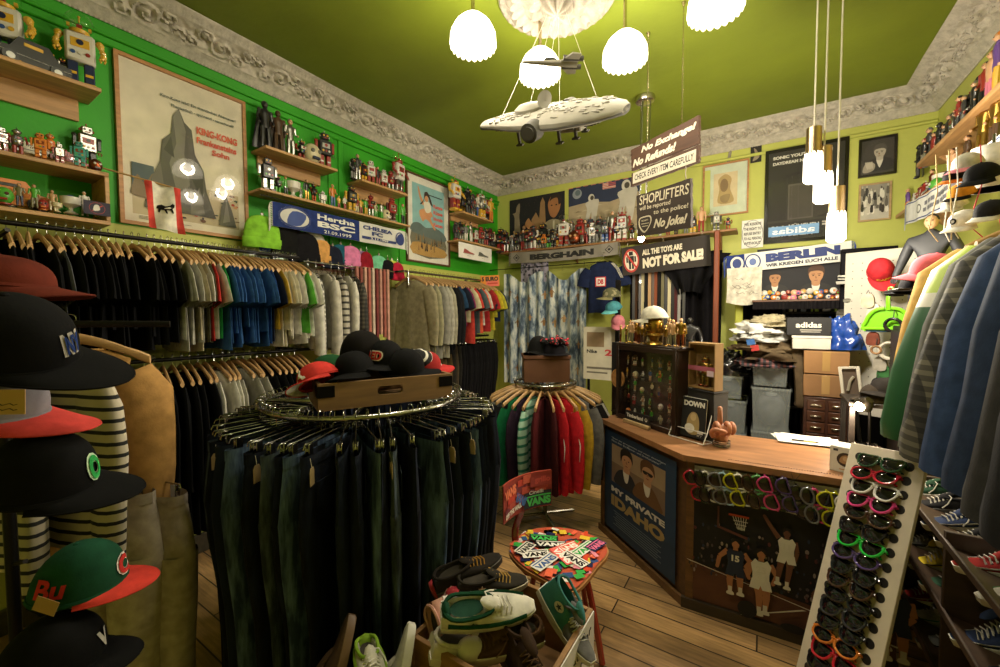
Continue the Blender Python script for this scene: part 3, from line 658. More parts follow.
def dr(A):
    for yy in (.06, .9): A.r(0, yy, 1, yy + .05, '#27366e')
    A.ring(.2, .5, .03, .2, .006, '#555')
    for k in range(14): A.r(.26 + .05 * k, .55, .29 + .05 * k + .008 * (k % 2), .72, '#6b6c74').r(.25 + .05 * k, .28, .28 + .05 * k + .01 * (k % 3), .44, '#6b6c74')
scarf('white scarf with navy border hanging on the right wall shelf edge', frame_at((.955, 3.75, 2.52), (0, -1, 0), (0, 0, 1)), 1.75, .17, dr, '#c9c9c4', '#9aa0a8', .05)
# little flag on a stick, fixed to the shelf corner
A0 = Vector((-3.12, .74, 2.535)); A1 = ax(180, 190, -3.0)
A1 = Vector((-2.99, A1.y, A1.z)); o = thing('hand_flag', 'small white flag with red bars and black bear on a wooden stick', 'flag', A0)
MB().tube([(0, 0, 0), A1 - A0], .005, 8).build('stick', mat('#b08a58', 'wood'), o)
d = (A1 - A0); f0 = d * .5; f1 = d * .99
def fl(u, v, off=0):
    q = f0.lerp(f1, u); return (q.x + .012 * math.sin(u * 9 + v * 4) + off, q.y + .02 * v, q.z - .27 * v)
mb = MB()
for (u0, u1, c) in ((0, .2, '#c8463e'), (.2, .8, '#ded8c8'), (.8, 1, '#c8463e')): mb.use(mat(c, 'fabric')).grid(lambda u, v: fl(u0 + (u1 - u0) * u, v), 6, 14)
mb.build('cloth', None, o)
mb = MB().use(mat('#1c1a18', 'fabric')); bear = [(.26, .55), (.3, .48), (.42, .44), (.5, .47), (.62, .44), (.7, .38), (.76, .4), (.74, .46), (.68, .5), (.72, .58), (.68, .6), (.62, .54), (.52, .55), (.54, .62), (.5, .63), (.46, .56), (.38, .56), (.34, .63), (.3, .62), (.32, .55)]
mb.add([fl(a, b, .004) for a, b in bear], [tuple(range(len(bear)))]); mb.add([fl(a, b, -.004) for a, b in bear], [tuple(range(len(bear)))]); mb.build('emblem', None, o, smooth=0)
# ------------------------------------------------------------------ toys: robots, figures, vehicles
CN = dict(silver='#a9a7a2', black='#1b1a1b', white='#cfcabf', red='#8e2a24', orange='#c9752a', yellow='#d0a232', teal='#3f8f80', blue='#2f4d86', navy='#20294a', green='#4c9a34', copper='#8a4a30', gold='#a98743',
          brown='#4a3423', cream='#c8bd98', grey='#6b6a66', khaki='#6d6748', pink='#c9738c', purple='#5d3f82', tan='#b08a60', charcoal='#333235', lime='#9fc23a', flesh='#c79a74', maroon='#4e1c20')
METALS = {'silver': ('metal', .35), 'gold': ('metal', .32), 'copper': ('metal', .4)}
def cm(n):
    k = METALS.get(n, ('gloss', .35)); return mat(CN[n], k[0], k[1])
class Part:
    """Collects one toy's meshes: parts get their own meshes when the toy is big enough to show them."""
    def __init__(s, root, split): s.root, s.split, s.one = root, split, MB()
    def __call__(s, name, color, fn):
        m = color if not isinstance(color, str) else cm(color)
        if s.split: mb = MB().use(m); fn(mb); return mb.build(name, None, s.root)
        s.one.use(m); fn(s.one)
    def done(s, name):
        if not s.split: s.one.build(name, None, s.root)
def toy_body(P, kind, h, c, r):
    a, b, d = c; D = Vector
    w = h * r.uniform(.30, .36)
    if kind in ('box', 'dome', 'round'):
        lz = h * .36; tz = h * .40; hz = h * .19; dep = w * .62
        rd = kind == 'round'
        for sx in (-1, 1):
            def leg(m, sx=sx):
                x = sx * w * .27
                (m.cyl((x, 0, .05 * h), (x, 0, lz), w * .17, w * .2, 10) if rd else m.box((x, 0, lz * .55), (w * .36, dep * .6, lz * .9)))
                m.use(cm(d)).box((x, -dep * .16, .035 * h), (w * .42, dep * 1.05, .07 * h), .012 * h)
                if not rd: m.box((x, -dep * .3, lz * .55), (w * .26, dep * .06, lz * .1), 0)
            P('leg', b, leg)
            def arm(m, sx=sx):
                x = sx * w * .66; z1 = lz + tz * .86
                m.ball((x, 0, z1), w * .16, 8, 6)
                if rd or kind == 'dome':
                    pts = [D((x, 0, z1)), D((x + sx * w * .12, -dep * .1, lz + tz * .5)), D((x + sx * w * .06, -dep * .6, lz + tz * .28))]
                    for k in range(9):
                        q = pts[0].lerp(pts[1], k / 4) if k < 5 else pts[1].lerp(pts[2], (k - 4) / 4); m.ball(q, w * (.125 if k % 2 else .095), 8, 4)
                    e = pts[2]
                else: m.box((x, 0, lz + tz * .55), (w * .2, dep * .36, tz * .62)); e = D((x, -dep * .1, lz + tz * .12))
                m.use(cm(d))
                for q in (-1, 1): m.tube([e, e + D((q * w * .11, -w * .05, -w * .08)), e + D((q * w * .05, -w * .09, -w * .22))], w * .04, 5)
            P('arm', b if kind != 'dome' else d, arm)
        def torso(m):
            zc = lz + tz / 2
            if rd: m.lathe([(w * .3, lz), (w * .45, lz + tz * .12), (w * .5, zc), (w * .42, lz + tz * .85), (w * .22, lz + tz)], n=14)
            else: m.box((0, 0, zc), (w, dep, tz), .03 * h)
            y = -dep * (.5 if not rd else .78)
            m.use(cm(d)).box((0, y, lz + tz * .62), (w * .62, dep * .06, tz * .3), .004 * h)
            for k, q in enumerate(r.sample(['red', 'yellow', 'white', 'blue', 'green'], 3)): m.use(cm(q)).cyl((w * (k - 1) * .24, y - dep * .02, lz + tz * .27), (w * (k - 1) * .24, y - dep * .07, lz + tz * .27), w * .085, n=8)
            m.use(cm(b)).cyl((0, y - dep * .02, lz + tz * .64), (0, y - dep * .07, lz + tz * .64), w * .12, n=12)
        P('torso', a, torso)
        z0 = lz + tz
        def head(m):
            if kind == 'dome':
                m.lathe([(w * .3, z0), (w * .34, z0 + hz * .1), (w * .34, z0 + hz * .25)], n=14)
                m.use(cm('red')).box((0, -w * .1, z0 + hz * .5), (w * .2, w * .14, hz * .3)); m.use(cm('silver')).cyl((0, 0, z0 + hz * .2), (0, 0, z0 + hz * .8), w * .06, n=8)
            elif rd: m.ball((0, 0, z0 + hz * .5), (w * .36, w * .33, hz * .56), 12, 8)
            else: m.box((0, 0, z0 + hz * .52), (w * .6, dep * .72, hz * .9), .02 * h)
            y = -dep * .36 if kind == 'box' else -w * .3
            if kind != 'dome':
                for sx in (-1, 1): m.use(cm('yellow' if a == 'black' else 'black')).cyl((sx * w * .14, y + w * .03, z0 + hz * .6), (sx * w * .14, y - w * .05, z0 + hz * .6), w * .075, n=8)
                m.use(cm('red')).box((0, y - w * .015, z0 + hz * .3), (w * .28, w * .05, hz * .1), 0)
            for sx in (-1, 1): m.use(cm(d)).cyl((sx * w * .3, 0, z0 + hz * .55), (sx * w * .4, 0, z0 + hz * .55), w * .09, n=8)
            m.tube([(0, 0, z0 + hz * .9), (0, 0, z0 + hz * 1.28)], w * .03, 5).ball((0, 0, z0 + hz * 1.3), w * .055, 6, 5)
        P('head', a if kind != 'dome' else d, head)
        if kind == 'dome': P('glass_dome', mat('#dfe6e0', 'pane'), lambda m: m.lathe([(w * .33, z0 + hz * .25), (w * .5, z0 + hz * .6), (w * .5, z0 + hz), (w * .36, z0 + hz * 1.4), (w * .05, z0 + hz * 1.55)], n=16))
    elif kind in ('figure', 'tall'):
        w = h * .2; hip = h * .47; sh = h * .82; tall = kind == 'tall'
        for sx in (-1, 1):
            P('leg', b, lambda m, sx=sx: (m.tube([(sx * w * .28, 0, hip), (sx * w * .32, -w * .06, hip * .52), (sx * w * .36, 0, h * .05)], lambda t: w * (.27 - .1 * t), 8), m.use(cm(d)).ball((sx * w * .38, -w * .16, h * .03), (w * .17, w * .36, h * .032), 8, 5)))
            bend = r.uniform(-.2, .9)
            P('arm', a, lambda m, sx=sx: (m.ball((sx * w * .62, 0, sh * .97), w * .2, 8, 6), m.tube([(sx * w * .62, 0, sh * .97), (sx * w * .8, w * .05, sh * .78), (sx * w * .74, -w * .5 * bend, sh * (.6 + .16 * bend))], lambda t: w * (.17 - .05 * t), 7), m.use(cm('flesh' if not tall else d)).ball((sx * w * .74, -w * .55 * bend, sh * (.585 + .17 * bend)), w * .13, 7, 5)))
        P('torso', a, lambda m: m.loft([[(rx * math.cos(t), ry * math.sin(t), z) for t in [2 * PI * k / 12 for k in range(12)]] for rx, ry, z in ((w * .42, w * .3, hip * .95), (w * .44, w * .32, hip * 1.08), (w * .4, w * .28, h * .6), (w * .56, w * .34, h * .72), (w * .6, w * .3, sh * .98), (w * .22, w * .2, sh * 1.03), (w * .17, w * .17, sh * 1.08))]))
        def head(m):
            m.ball((0, 0, h * .93), (w * .3, w * .33, h * .075), 10, 8).ball((0, -w * .32, h * .92), (w * .06, w * .08, h * .012), 6, 4)
            m.use(cm(d)).ball((0, w * .06, h * .945), (w * .32, w * .32, h * .072), 10, 6, z0=-.1)
            m.use(cm('black'))
            for sx in (-1, 1): m.ball((sx * w * .12, -w * .29, h * .935), w * .045, 5, 4)
        P('head', 'flesh' if not tall else a, head)
        if tall: P('cape', b, lambda m: m.grid(lambda u, v: ((u - .5) * w * (1.2 + 1.1 * v), w * (.3 + .25 * v) + .06 * w * math.sin(u * 18), sh - (sh - h * .04) * v), 10, 8))
    elif kind == 'car':
        L = h * 1.9
        P('car_body', a, lambda m: (m.prism([(-L / 2, .1 * h), (-L / 2, .5 * h), (-L * .3, .55 * h), (-L * .18, h * .95), (L * .2, h * .95), (L * .32, .58 * h), (L / 2, .5 * h), (L / 2, .1 * h)], -h * .4, h * .4, frame_at((0, 0, 0), (1, 0, 0), (0, 0, 1))), m.use(cm(b)).box((0, 0, .36 * h), (L * 1.02, h * .82, h * .06), .004), m.use(cm(d)).box((0, 0, .76 * h), (L * .3, h * .83, h * .22), .01)))
        for q in (-.3, .3):
            for sy in (-1, 1): P('wheel', 'charcoal', lambda m, q=q, sy=sy: (m.cyl((q * L, sy * .34 * h, .2 * h), (q * L, sy * .46 * h, .2 * h), .2 * h, n=14), m.use(cm('silver')).cyl((q * L, sy * .45 * h, .2 * h), (q * L, sy * .48 * h, .2 * h), .11 * h, n=10)))
    elif kind == 'cup':
        P('bowl', a, lambda m: m.lathe([(h * .28, 0), (h * .32, .05 * h), (h * .1, h * .2), (h * .12, h * .35), (h * .42, h * .55), (h * .45, h * .95), (h * .38, h * .97), (h * .34, h * .7)], n=16))
        P('ball', b, lambda m: m.ball((0, 0, h * .8), h * .3, 10, 8))
    elif kind == 'bust':
        P('head', a, lambda m: (m.ball((0, 0, h * .52), (h * .42, h * .42, h * .5), 12, 9), m.use(cm(d)).ball((-h * .16, -h * .36, h * .6), h * .1, 7, 5), m.ball((h * .16, -h * .36, h * .6), h * .1, 7, 5), m.use(cm(b)).box((0, -h * .36, h * .28), (h * .36, h * .14, h * .12))))
        P('base', b, lambda m: m.cyl((0, 0, 0), (0, 0, h * .08), h * .3, n=12))
DESC = dict(box='boxy toy robot', dome='clear-domed toy robot', round='round-bodied toy robot', figure='action figure', tall='caped toy figure', car='toy car', cup='footed toy bowl', bust='toy bust')
NAME = dict(box='toy_robot', dome='toy_robot', round='toy_robot', figure='action_figure', tall='caped_figure', car='toy_car', cup='toy_goblet', bust='toy_bust')
CATS = dict(box='toy robot', dome='toy robot', round='toy robot', figure='figurine', tall='figurine', car='toy car', cup='toy', bust='toy')
def toy(loc, rz, kind, h, c, label, group, split=True, seed=0):
    o = thing(NAME[kind], label, CATS[kind], loc, rz, group)
    P = Part(o, split); toy_body(P, kind, h, c, random.Random(seed)); P.done('figure_body'); return o
def pick(label_color, kind): return label_color
def toy_row(wall, plane, z, where, group, items, split=True, jit=.01, order='from left'):
    """items: (pixel x, height in pixels, kind, colours); stood along a shelf at depth `plane`, in the order of the photo."""
    items = sorted(items, key=lambda t: t[0])
    for i, (px, hp, kind, c) in enumerate(items):
        c = c.split(); c = (c * 3)[:3] if len(c) < 3 else c
        r = random.Random(px * 7 + i); pl = plane + r.uniform(-jit, jit)
        py = 200
        for _ in range(6):          # slide along the plane until the foot stands at height z
            p = (ax if wall != 'B' else ay)(px, py, pl); py += (p.z - z) * F_PX / max(.5, (p - CAM).dot(FW))
        dep = (p - CAM).dot(FW); h = hp * dep / F_PX * .95
        nm = c[0] if c[1] == c[0] else c[0] + ' and ' + c[1]
        toy((p.x, p.y, z), {'L': PI / 2, 'B': 0, 'R': -PI / 2}[wall] + r.uniform(-.3, .3), kind, h / (1.12 if kind in ('box', 'round') else 1), c, '%s %s, %s %s on %s' % (nm, DESC[kind], nth(i), order, where), group, split, px)
toy_row('L', -3.27, 2.985, 'the topmost left shelf', 'toys on the topmost left shelf', [(6, 76, 'dome', 'white navy yellow'), (30, 30, 'car', 'black silver yellow'), (50, 34, 'round', 'black silver yellow'), (64, 32, 'box', 'black yellow silver'), (82, 74, 'dome', 'white navy yellow')])
toy_row('L', -3.19, 2.523, 'the box shelf front row', 'toys in front on the box shelf', [(2, 30, 'box', 'silver red grey'), (18, 32, 'round', 'silver red black'), (41, 32, 'box', 'orange orange copper'), (60, 25, 'box', 'silver red silver'), (80, 32, 'box', 'teal teal copper'), (96, 13, 'bust', 'copper brown white')])
toy_row('L', -3.34, 2.575, 'the box shelf riser', 'toys at the back of the box shelf', [(14, 20, 'bust', 'green brown maroon'), (27, 13, 'car', 'cream brown grey'), (51, 32, 'round', 'orange white copper'), (65, 12, 'car', 'red maroon black'), (75, 18, 'figure', 'copper brown black'), (88, 50, 'box', 'silver black red')])
toy_row('L', -3.22, 2.272, 'the box shelf floor', 'toys inside the box shelf', [(4, 18, 'bust', 'green red maroon'), (20, 24, 'figure', 'khaki navy brown'), (35, 25, 'figure', 'green khaki brown'), (43, 11, 'bust', 'red orange black'), (53, 22, 'figure', 'tan cream brown'), (57, 10, 'cup', 'cream tan'), (71, 18, 'cup', 'white blue'), (85, 25, 'figure', 'white grey white'), (97, 16, 'figure', 'cream tan brown')])
toy_row('L', -3.34, 2.272, 'the box shelf floor, back row', 'toys inside the box shelf', [(8, 30, 'car', 'orange yellow black'), (25, 20, 'car', 'yellow orange grey')])
p = ax(96, 212, -3.165); A = Art(.11, .075, '#2a2434'); A.r(.06, .08, .94, .92, '#2f2a3e').ring(.5, .5, .3, .42, .014, '#b8413a').p([(.3, .3), (.34, .26), (.72, .72), (.68, .76)], '#b8413a').p([(.36, .3), (.4, .7), (.55, .74), (.6, .4)], '#d8d4cc', 3)
picture('sticker_card', 'small dark card with a crossed red ring on the box shelf edge', 'card', frame_at((-3.145, p.y, 2.31), (0, 1, 0), (0, 0, 1)), A, None, fd=.003)
toy_row('L', -3.29, 2.997, 'shelf right of film poster', 'figures on the shelf right of the film poster', [(266, 50, 'tall', 'black black charcoal'), (279, 45, 'tall', 'brown brown brown'), (291, 40, 'figure', 'silver silver silver'), (302, 27, 'round', 'black red white'), (312, 22, 'bust', 'cream navy grey'), (325, 44, 'box', 'black red silver')])
toy_row('L', -3.28, 2.988, 'the shelf left of blue poster', 'robots on the shelf left of blue poster', [(353, 26, 'round', 'black grey black'), (358, 28, 'figure', 'charcoal silver grey'), (364, 24, 'box', 'black yellow red'), (371, 30, 'box', 'white red red'), (378, 22, 'figure', 'black red black'), (384, 24, 'box', 'white red silver'), (391, 26, 'round', 'red silver maroon'), (399, 42, 'dome', 'white silver red')])
toy_row('L', -3.24, 2.668, 'the scarf shelf', 'toys along the scarf shelf', [(268, 40, 'box', 'black silver brown'), (278, 22, 'round', 'black green grey'), (286, 20, 'figure', 'green black yellow'), (293, 17, 'cup', 'white green'), (301, 13, 'figure', 'grey silver white'), (307, 22, 'figure', 'black gold black'), (314, 23, 'round', 'black copper black'), (323, 17, 'box', 'silver white white'), (333, 24, 'figure', 'orange blue yellow'), (339, 14, 'figure', 'yellow red green'), (345, 15, 'figure', 'white red yellow'), (352, 32, 'box', 'black yellow grey'),
        (357, 17, 'figure', 'red cream yellow'), (361, 17, 'figure', 'yellow red orange'), (366, 18, 'figure', 'green yellow brown'), (371, 27, 'round', 'red silver black'), (376, 16, 'figure', 'cream green brown'), (382, 18, 'figure', 'silver green yellow'), (386, 12, 'bust', 'cream white black'), (392, 29, 'box', 'red maroon silver'), (403, 22, 'figure', 'green black red')])
toy_row('L', -3.27, 3.005, 'the upper corner shelf', 'robots on the upper corner shelf', [(455, 36, 'dome', 'white red yellow'), (463, 28, 'box', 'black gold black'), (468, 34, 'round', 'black black silver'), (473, 28, 'box', 'charcoal silver red'), (478, 26, 'figure', 'white blue red'), (482, 30, 'dome', 'silver yellow white'), (487, 28, 'box', 'red black silver'), (491, 26, 'figure', 'yellow orange black')], jit=.03)
toy_row('L', -3.25, 2.655, 'the lower corner shelf', 'robots on the lower corner shelf', [(456, 22, 'round', 'charcoal black red'), (461, 24, 'box', 'black silver grey'), (466, 19, 'figure', 'grey white black'), (471, 22, 'figure', 'silver white black'), (476, 18, 'box', 'white red silver'), (481, 23, 'box', 'red silver black'), (486, 22, 'round', 'black red silver'), (490, 24, 'box', 'maroon black silver'), (494, 18, 'figure', 'cream black red')], jit=.03)
r0 = random.Random(3)
KIN = ['box', 'box', 'round', 'box', 'figure', 'dome']; 
TRI = ['black red silver', 'charcoal silver red', 'red silver black', 'silver black red', 'black gold red', 'white red silver', 'grey black yellow', 'maroon silver black', 'black silver black', 'navy silver red', 'copper black gold', 'silver grey blue']
it = [(501, 30, 'box', 'black red charcoal'), (506, 26, 'round', 'black silver red'), (512, 18, 'figure', 'grey grey grey'), (517, 24, 'box', 'black silver maroon'), (523, 22, 'figure', 'charcoal red white'), (528, 26, 'box', 'black grey red'), (533, 30, 'round', 'charcoal white red'), (539, 20, 'box', 'black silver yellow'), (544, 18, 'box', 'orange silver black'), (549, 18, 'round', 'black green silver'), (554, 22, 'box', 'black black silver'), (559, 24, 'box', 'charcoal yellow red'),
      (564, 32, 'dome', 'white red silver'), (570, 20, 'figure', 'maroon white black'), (575, 16, 'bust', 'copper brown tan'), (580, 32, 'box', 'red silver black'), (585, 26, 'figure', 'copper red black'), (592, 26, 'box', 'white grey black'), (599, 30, 'round', 'charcoal grey silver'), (605, 28, 'box', 'charcoal blue silver'), (612, 32, 'figure', 'silver red white'), (617, 26, 'round', 'black silver white'), (622, 34, 'dome', 'silver white red')]
toy_row('B', 4.99, 2.605, 'the back wall shelf', 'robots along the back wall shelf', it)
it = [(505 + 9.5 * k, r0.uniform(22, 34), r0.choice(KIN), TRI[(k * 5) % 12]) for k in range(12)]
toy_row('B', 5.11, 2.605, 'the back wall shelf back row', 'robots at the back of the back wall shelf', it)
it = [(632, 20, 'round', 'black silver red'), (640, 16, 'box', 'charcoal silver red'), (652, 13, 'box', 'black gold silver'), (660, 13, 'figure', 'black silver red'), (668, 14, 'round', 'charcoal red silver'), (676, 15, 'box', 'silver black red'), (686, 18, 'figure', 'black grey silver'), (693, 22, 'box', 'black yellow silver'), (701, 27, 'figure', 'flesh red black'), (716, 24, 'box', 'silver charcoal white'), (728, 15, 'round', 'charcoal copper red')]
toy_row('B', 4.98, 2.605, 'the back shelf under the signs', 'robots on the right part of the back shelf', it)
# right wall: action figures, seen along the wall
it = [(918, 34, 'tall', 'black charcoal black'), (923, 30, 'figure', 'black silver red'), (928, 40, 'figure', 'charcoal black grey'), (933, 32, 'figure', 'red black black'), (938, 38, 'tall', 'black black black'), (943, 34, 'figure', 'grey red black'), (948, 38, 'figure', 'black red silver'), (953, 34, 'box', 'silver black red'), (958, 40, 'figure', 'red charcoal black'), (963, 36, 'figure', 'charcoal grey silver'), (968, 44, 'round', 'black silver red'), (973, 42, 'figure', 'black black silver'), (978, 52, 'tall', 'black red yellow'), (984, 52, 'figure', 'red black black'), (990, 56, 'figure', 'flesh pink red'), (997, 70, 'figure', 'purple yellow orange')]
toy_row('R', 1.10, 2.91, 'the upper right shelf', 'action figures on the upper right shelf', it, jit=.03)
it = [(907, 26, 'figure', 'purple orange flesh'), (914, 24, 'box', 'white silver red'), (920, 26, 'box', 'red white red'), (925, 28, 'round', 'red silver white'), (931, 30, 'figure', 'copper silver brown'), (937, 15, 'bust', 'green blue white'), (943, 20, 'cup', 'white gold'), (951, 36, 'figure', 'flesh black brown'), (958, 17, 'bust', 'flesh tan brown'), (966, 40, 'figure', 'brown copper brown'), (974, 18, 'bust', 'yellow gold tan'), (982, 60, 'figure', 'gold gold gold'), (994, 64, 'figure', 'gold brown gold')]
toy_row('R', 1.07, 2.60, 'the lower right shelf', 'figures on the lower right shelf', it, jit=.03)
# ------------------------------------------------------------------ clothes
HWOOD, CHROME, BLKMET = mat('#c79e6c', 'wood', .45), mat('#a09e9a', 'metal', .2), mat('#2a2826', 'metal', .45)
def curve_pts(fn, n): return [fn(k / n) for k in range(n + 1)]
_HM = {}
def hanger(loc, rz, kind, label, group):
    """A hanger whose hook closes over the origin; the bar runs along local x."""
    o = thing('clothes_hanger' if kind != 'clip' else 'clip_hanger', label, 'hanger', loc, rz, group)
    def put(name, fn, m, par=o):
        k = (kind, name)
        if k not in _HM: mb = MB(); fn(mb); q = mb.build(name, m, par); _HM[k] = q.data; return q
        q = bpy.data.objects.new(name, _HM[k]); COL.objects.link(q); q.parent = par; return q
    hook = lambda m: m.tube([(.016 * math.cos(a), 0, .004 + .016 * math.sin(a)) for a in [math.radians(d) for d in range(-40, 221, 29)]] + [(0, 0, -.028), (0, 0, -.058)], .0017, 5)
    put('hook', hook, CHROME)
    if kind == 'wood':
        def bar(m):
            f = lambda t: Vector(((t - .5) * .42, 0, -.062 - .085 * abs(2 * t - 1) ** 1.45))
            rings = []
            for k in range(15):
                t = k / 14; c = f(t); e = abs(2 * t - 1); hh = .019 - .006 * e + .004 * (e > .8); th = .0065 + .004 * e
                rings.append([c + Vector((0, th * math.cos(a), hh * math.sin(a))) for a in [2 * PI * j / 8 for j in range(8)]])
            m.loft(rings)
        put('bar', bar, HWOOD)
    elif kind == 'wire': put('bar', lambda m: m.tube([(0, 0, -.055), (.2, 0, -.14), (.205, 0, -.15), (0, 0, -.155), (-.205, 0, -.15), (-.2, 0, -.14), (0, 0, -.055)], .002, 5), CHROME)
    else:
        put('bar', lambda m: m.tube([(-.17, 0, -.075), (-.165, 0, -.062), (0, 0, -.056), (.165, 0, -.062), (.17, 0, -.075)], .0028, 6), CHROME)
        for sx in (-1, 1):
            q = put('clip%d' % sx, lambda m: (m.box((sx * .14, -.007, -.085), (.024, .004, .05), .001), m.box((sx * .14, .007, -.085), (.024, .004, .05), .001), m.cyl((sx * .14 - .012, 0, -.08), (sx * .14 + .012, 0, -.08), .006, n=8)), CHROME); q.name = 'clip'
    return o
def top_mesh(mb, r, L=.62, W=.23, sleeve='short', th=.022, neck=.085, drop=.105, flare=0, sl=1):
    """Cloth of a top on its hanger: body tube with draped folds, and sleeves hanging from the shoulder tips."""
    n = 26; ph = r.uniform(0, 6); amp = r.uniform(.006, .012); k1, k2 = r.uniform(24, 34), r.uniform(48, 60)
    fold = lambda x, v: amp * v * (math.sin(k1 * x + ph) + .5 * math.sin(k2 * x + 2 * ph)); lean = r.uniform(-.05, .05)
    rows = [(drop, neck, .018), (drop + .015, neck + .035, .019), (drop + .035, neck + .075, .02), (drop + .065, W * .88, .022), (drop + .095, W * .97, th), (drop + .15, W * 1.0, th), (drop + .24, W * .97, th * 1.1)]
    m = 7
    for k in range(1, m + 1): t = k / m; rows.append((drop + .24 + (L - .24) * t, W * (.97 + .05 * t + .02 * math.sin(3 * t + ph)), th * (1.1 + .35 * t)))
    rings = []
    for (z, a, b) in rows:
        v = min(1, max(0, (z - drop - .04) / L)); ring = []
        for k in range(n):
            t = 2 * PI * k / n; x = a * math.copysign(abs(math.cos(t)) ** .85, math.cos(t))
            ring.append((x, b * math.copysign(abs(math.sin(t)) ** .8, math.sin(t)) * (1 - .3 * (abs(x) / W) ** 3) + fold(x, v) + lean * v * .3, -z + .008 * v * math.sin(14 * x + ph)))
        rings.append(ring)
    if th > .04: rings = [[(x + .010 * noise.noise((x * 9, z * 8, ph)), y + .016 * noise.noise((x * 10 + 3, z * 9, ph + (5 if y > 0 else 0))), z) for x, y, z in q] for q in rings]
    mb.loft(rings, False, False)
    if sleeve == 'none': return
    for sx in (-1, 1):
        if sleeve == 'short': axis = [(.86 * W, drop + .085), (1.10 * W, drop + .16), (1.26 * W, drop + .25), (1.30 * W, drop + .29)]; wd = [.075, .09, .088, .086]
        else:
            s2 = r.uniform(.9, 1.1); fl = flare if sx > 0 else 0; axis = [(.86 * W, drop + .085), (1.06 * W + fl * .14, drop + .17), (1.16 * W + fl * .36, drop + .30 * sl), (1.18 * W * s2 + fl * .62, drop + .45 * sl), (1.16 * W * s2 + fl, drop + .62 * sl), (1.14 * W * s2 + fl, drop + .645 * sl)]; wd = [.075, .088 + .15 * fl, .08 + .2 * fl, .07 + .2 * fl, .055 + .12 * fl, .056 + .12 * fl]
        rr = []
        for i, (x, z) in enumerate(axis):
            p = axis[max(0, i - 1)]; q = axis[min(len(axis) - 1, i + 1)]; d = Vector((q[0] - p[0], q[1] - p[1])).normalized(); nx, nz = d.y, -d.x
            ring = []
            for k in range(14):
                t = 2 * PI * k / 14; u = math.cos(t) * wd[i]; b = th * (.95 if i else .7) * (1.2 if sleeve == 'long' else 1)
                ring.append((sx * (x + nx * u), b * math.sin(t) + .5 * amp * math.sin(40 * u + ph + i) * (i > 0), -(z + nz * u)))
            if th > .04: ring = [(x + .012 * noise.noise((x * 9, z * 10, ph)), y + .018 * noise.noise((x * 10 + 3, z * 11, ph)), z) for x, y, z in ring]
            rr.append(ring if sx > 0 else ring[::-1])
        mb.loft(rr, False, False)
def garment(loc, rz, color, label, cat, name, group, seed, L=.6, W=.23, sleeve='short', th=.022, hang='wood', hlabel=None, hgroup=None, extra=None, neck=.085, tag_card=False, flare=0, sl=1):
    hanger(loc, rz, hang, hlabel, hgroup)
    o = thing(name, label, cat, loc, rz, group); mb = MB(); r = random.Random(seed); top_mesh(mb, r, L, W, sleeve, th, neck, .105, flare, sl)
    m = color if not isinstance(color, str) else mat(color, 'fabric')
    mb.build('body', m, o, 60)
    if sleeve == 'short' or extra == 'collar':
        c = MB(); c.tube([(.085 * math.cos(t), .019 * math.sin(t), -.106) for t in [2 * PI * k / 20 for k in range(20)]], .005, 5, True); c.build('neckband', m, o)
    if tag_card: card(o, (W * .8, -.03, -.2))
    return o
def card(o, p, c='#b39a72'):
    mb = MB().prism([(-.016, -.06), (.016, -.06), (.016, -.012), (.009, 0), (-.009, 0), (-.016, -.012)], -.0008, .0008, frame_at(p, (1, .2, 0), (0, 0, 1))); q = mb.build('price_tag', mat(c, 'card'), o)
    MB().tube([Vector(p), Vector(p) + Vector((0, .006, .03))], .0008, 4).build('string', mat('#d8d0bc'), q); return q
def rail(name, label, pts, rad=.0125, m=None, supports=()):
    o = thing(name, label, 'clothes rail', (0, 0, 0)); MB().tube(pts, rad, 10).build('bar', m or BLKMET, o)
    for a, b in supports:
        q = MB().tube([a, b], rad * .9, 8); e = Vector(a) + (Vector(a) - Vector(b)).normalized() * -.0
        q.build('bracket', m or BLKMET, o)
        d = Vector(b) - Vector(a); MB().cyl(Vector(b) - d.normalized() * .012, Vector(b), .035, n=16).build('flange', m or BLKMET, o)
    return o
zr = 2.157
rail('clothes_rail', 'long dark upper clothes rail on the left wall below the box shelf', [(RAIL_X, -.45, zr), (RAIL_X, 1.83, zr)], supports=[((RAIL_X, 1.70, zr), (XL, 1.70, zr)), ((RAIL_X, .1, zr), (XL, .1, zr))])
rail('clothes_rail', 'dark lower clothes rail on the left wall under the t-shirts', [(RAIL_X, .2, 1.443), (RAIL_X, 1.9, 1.443)], supports=[((RAIL_X, 1.85, 1.443), (XL, 1.85, 1.443)), ((RAIL_X, .3, 1.443), (XL, .3, 1.443))])
o = rail('clothes_rail', 'upper clothes rail near the corner with chrome end bending to the wall', [(XL, 2.944, zr), (RAIL_X - .03, 2.944, zr), (RAIL_X, 2.955, zr), (RAIL_X, 3.0, zr), (RAIL_X, 4.42, zr)], .0125, CHROME, supports=[((RAIL_X, 4.38, zr), (XL, 4.38, zr))])
MB().cyl((XL + .014, 2.944, zr), (XL, 2.944, zr), .045, n=16).build('flange', BLKMET, o); MB().cyl((RAIL_X, 2.99, zr - .14), (RAIL_X, 2.99, zr + .01), .014, n=10).build('stub', CHROME, o)
rail('clothes_rail', 'lower clothes rail near the corner with trousers under the coloured shirts', [(RAIL_X, 3.2, 1.45), (RAIL_X, 4.42, 1.45)], supports=[((RAIL_X, 4.38, 1.45), (XL, 4.38, 1.45)), ((RAIL_X, 3.25, 1.45), (XL, 3.25, 1.45))])
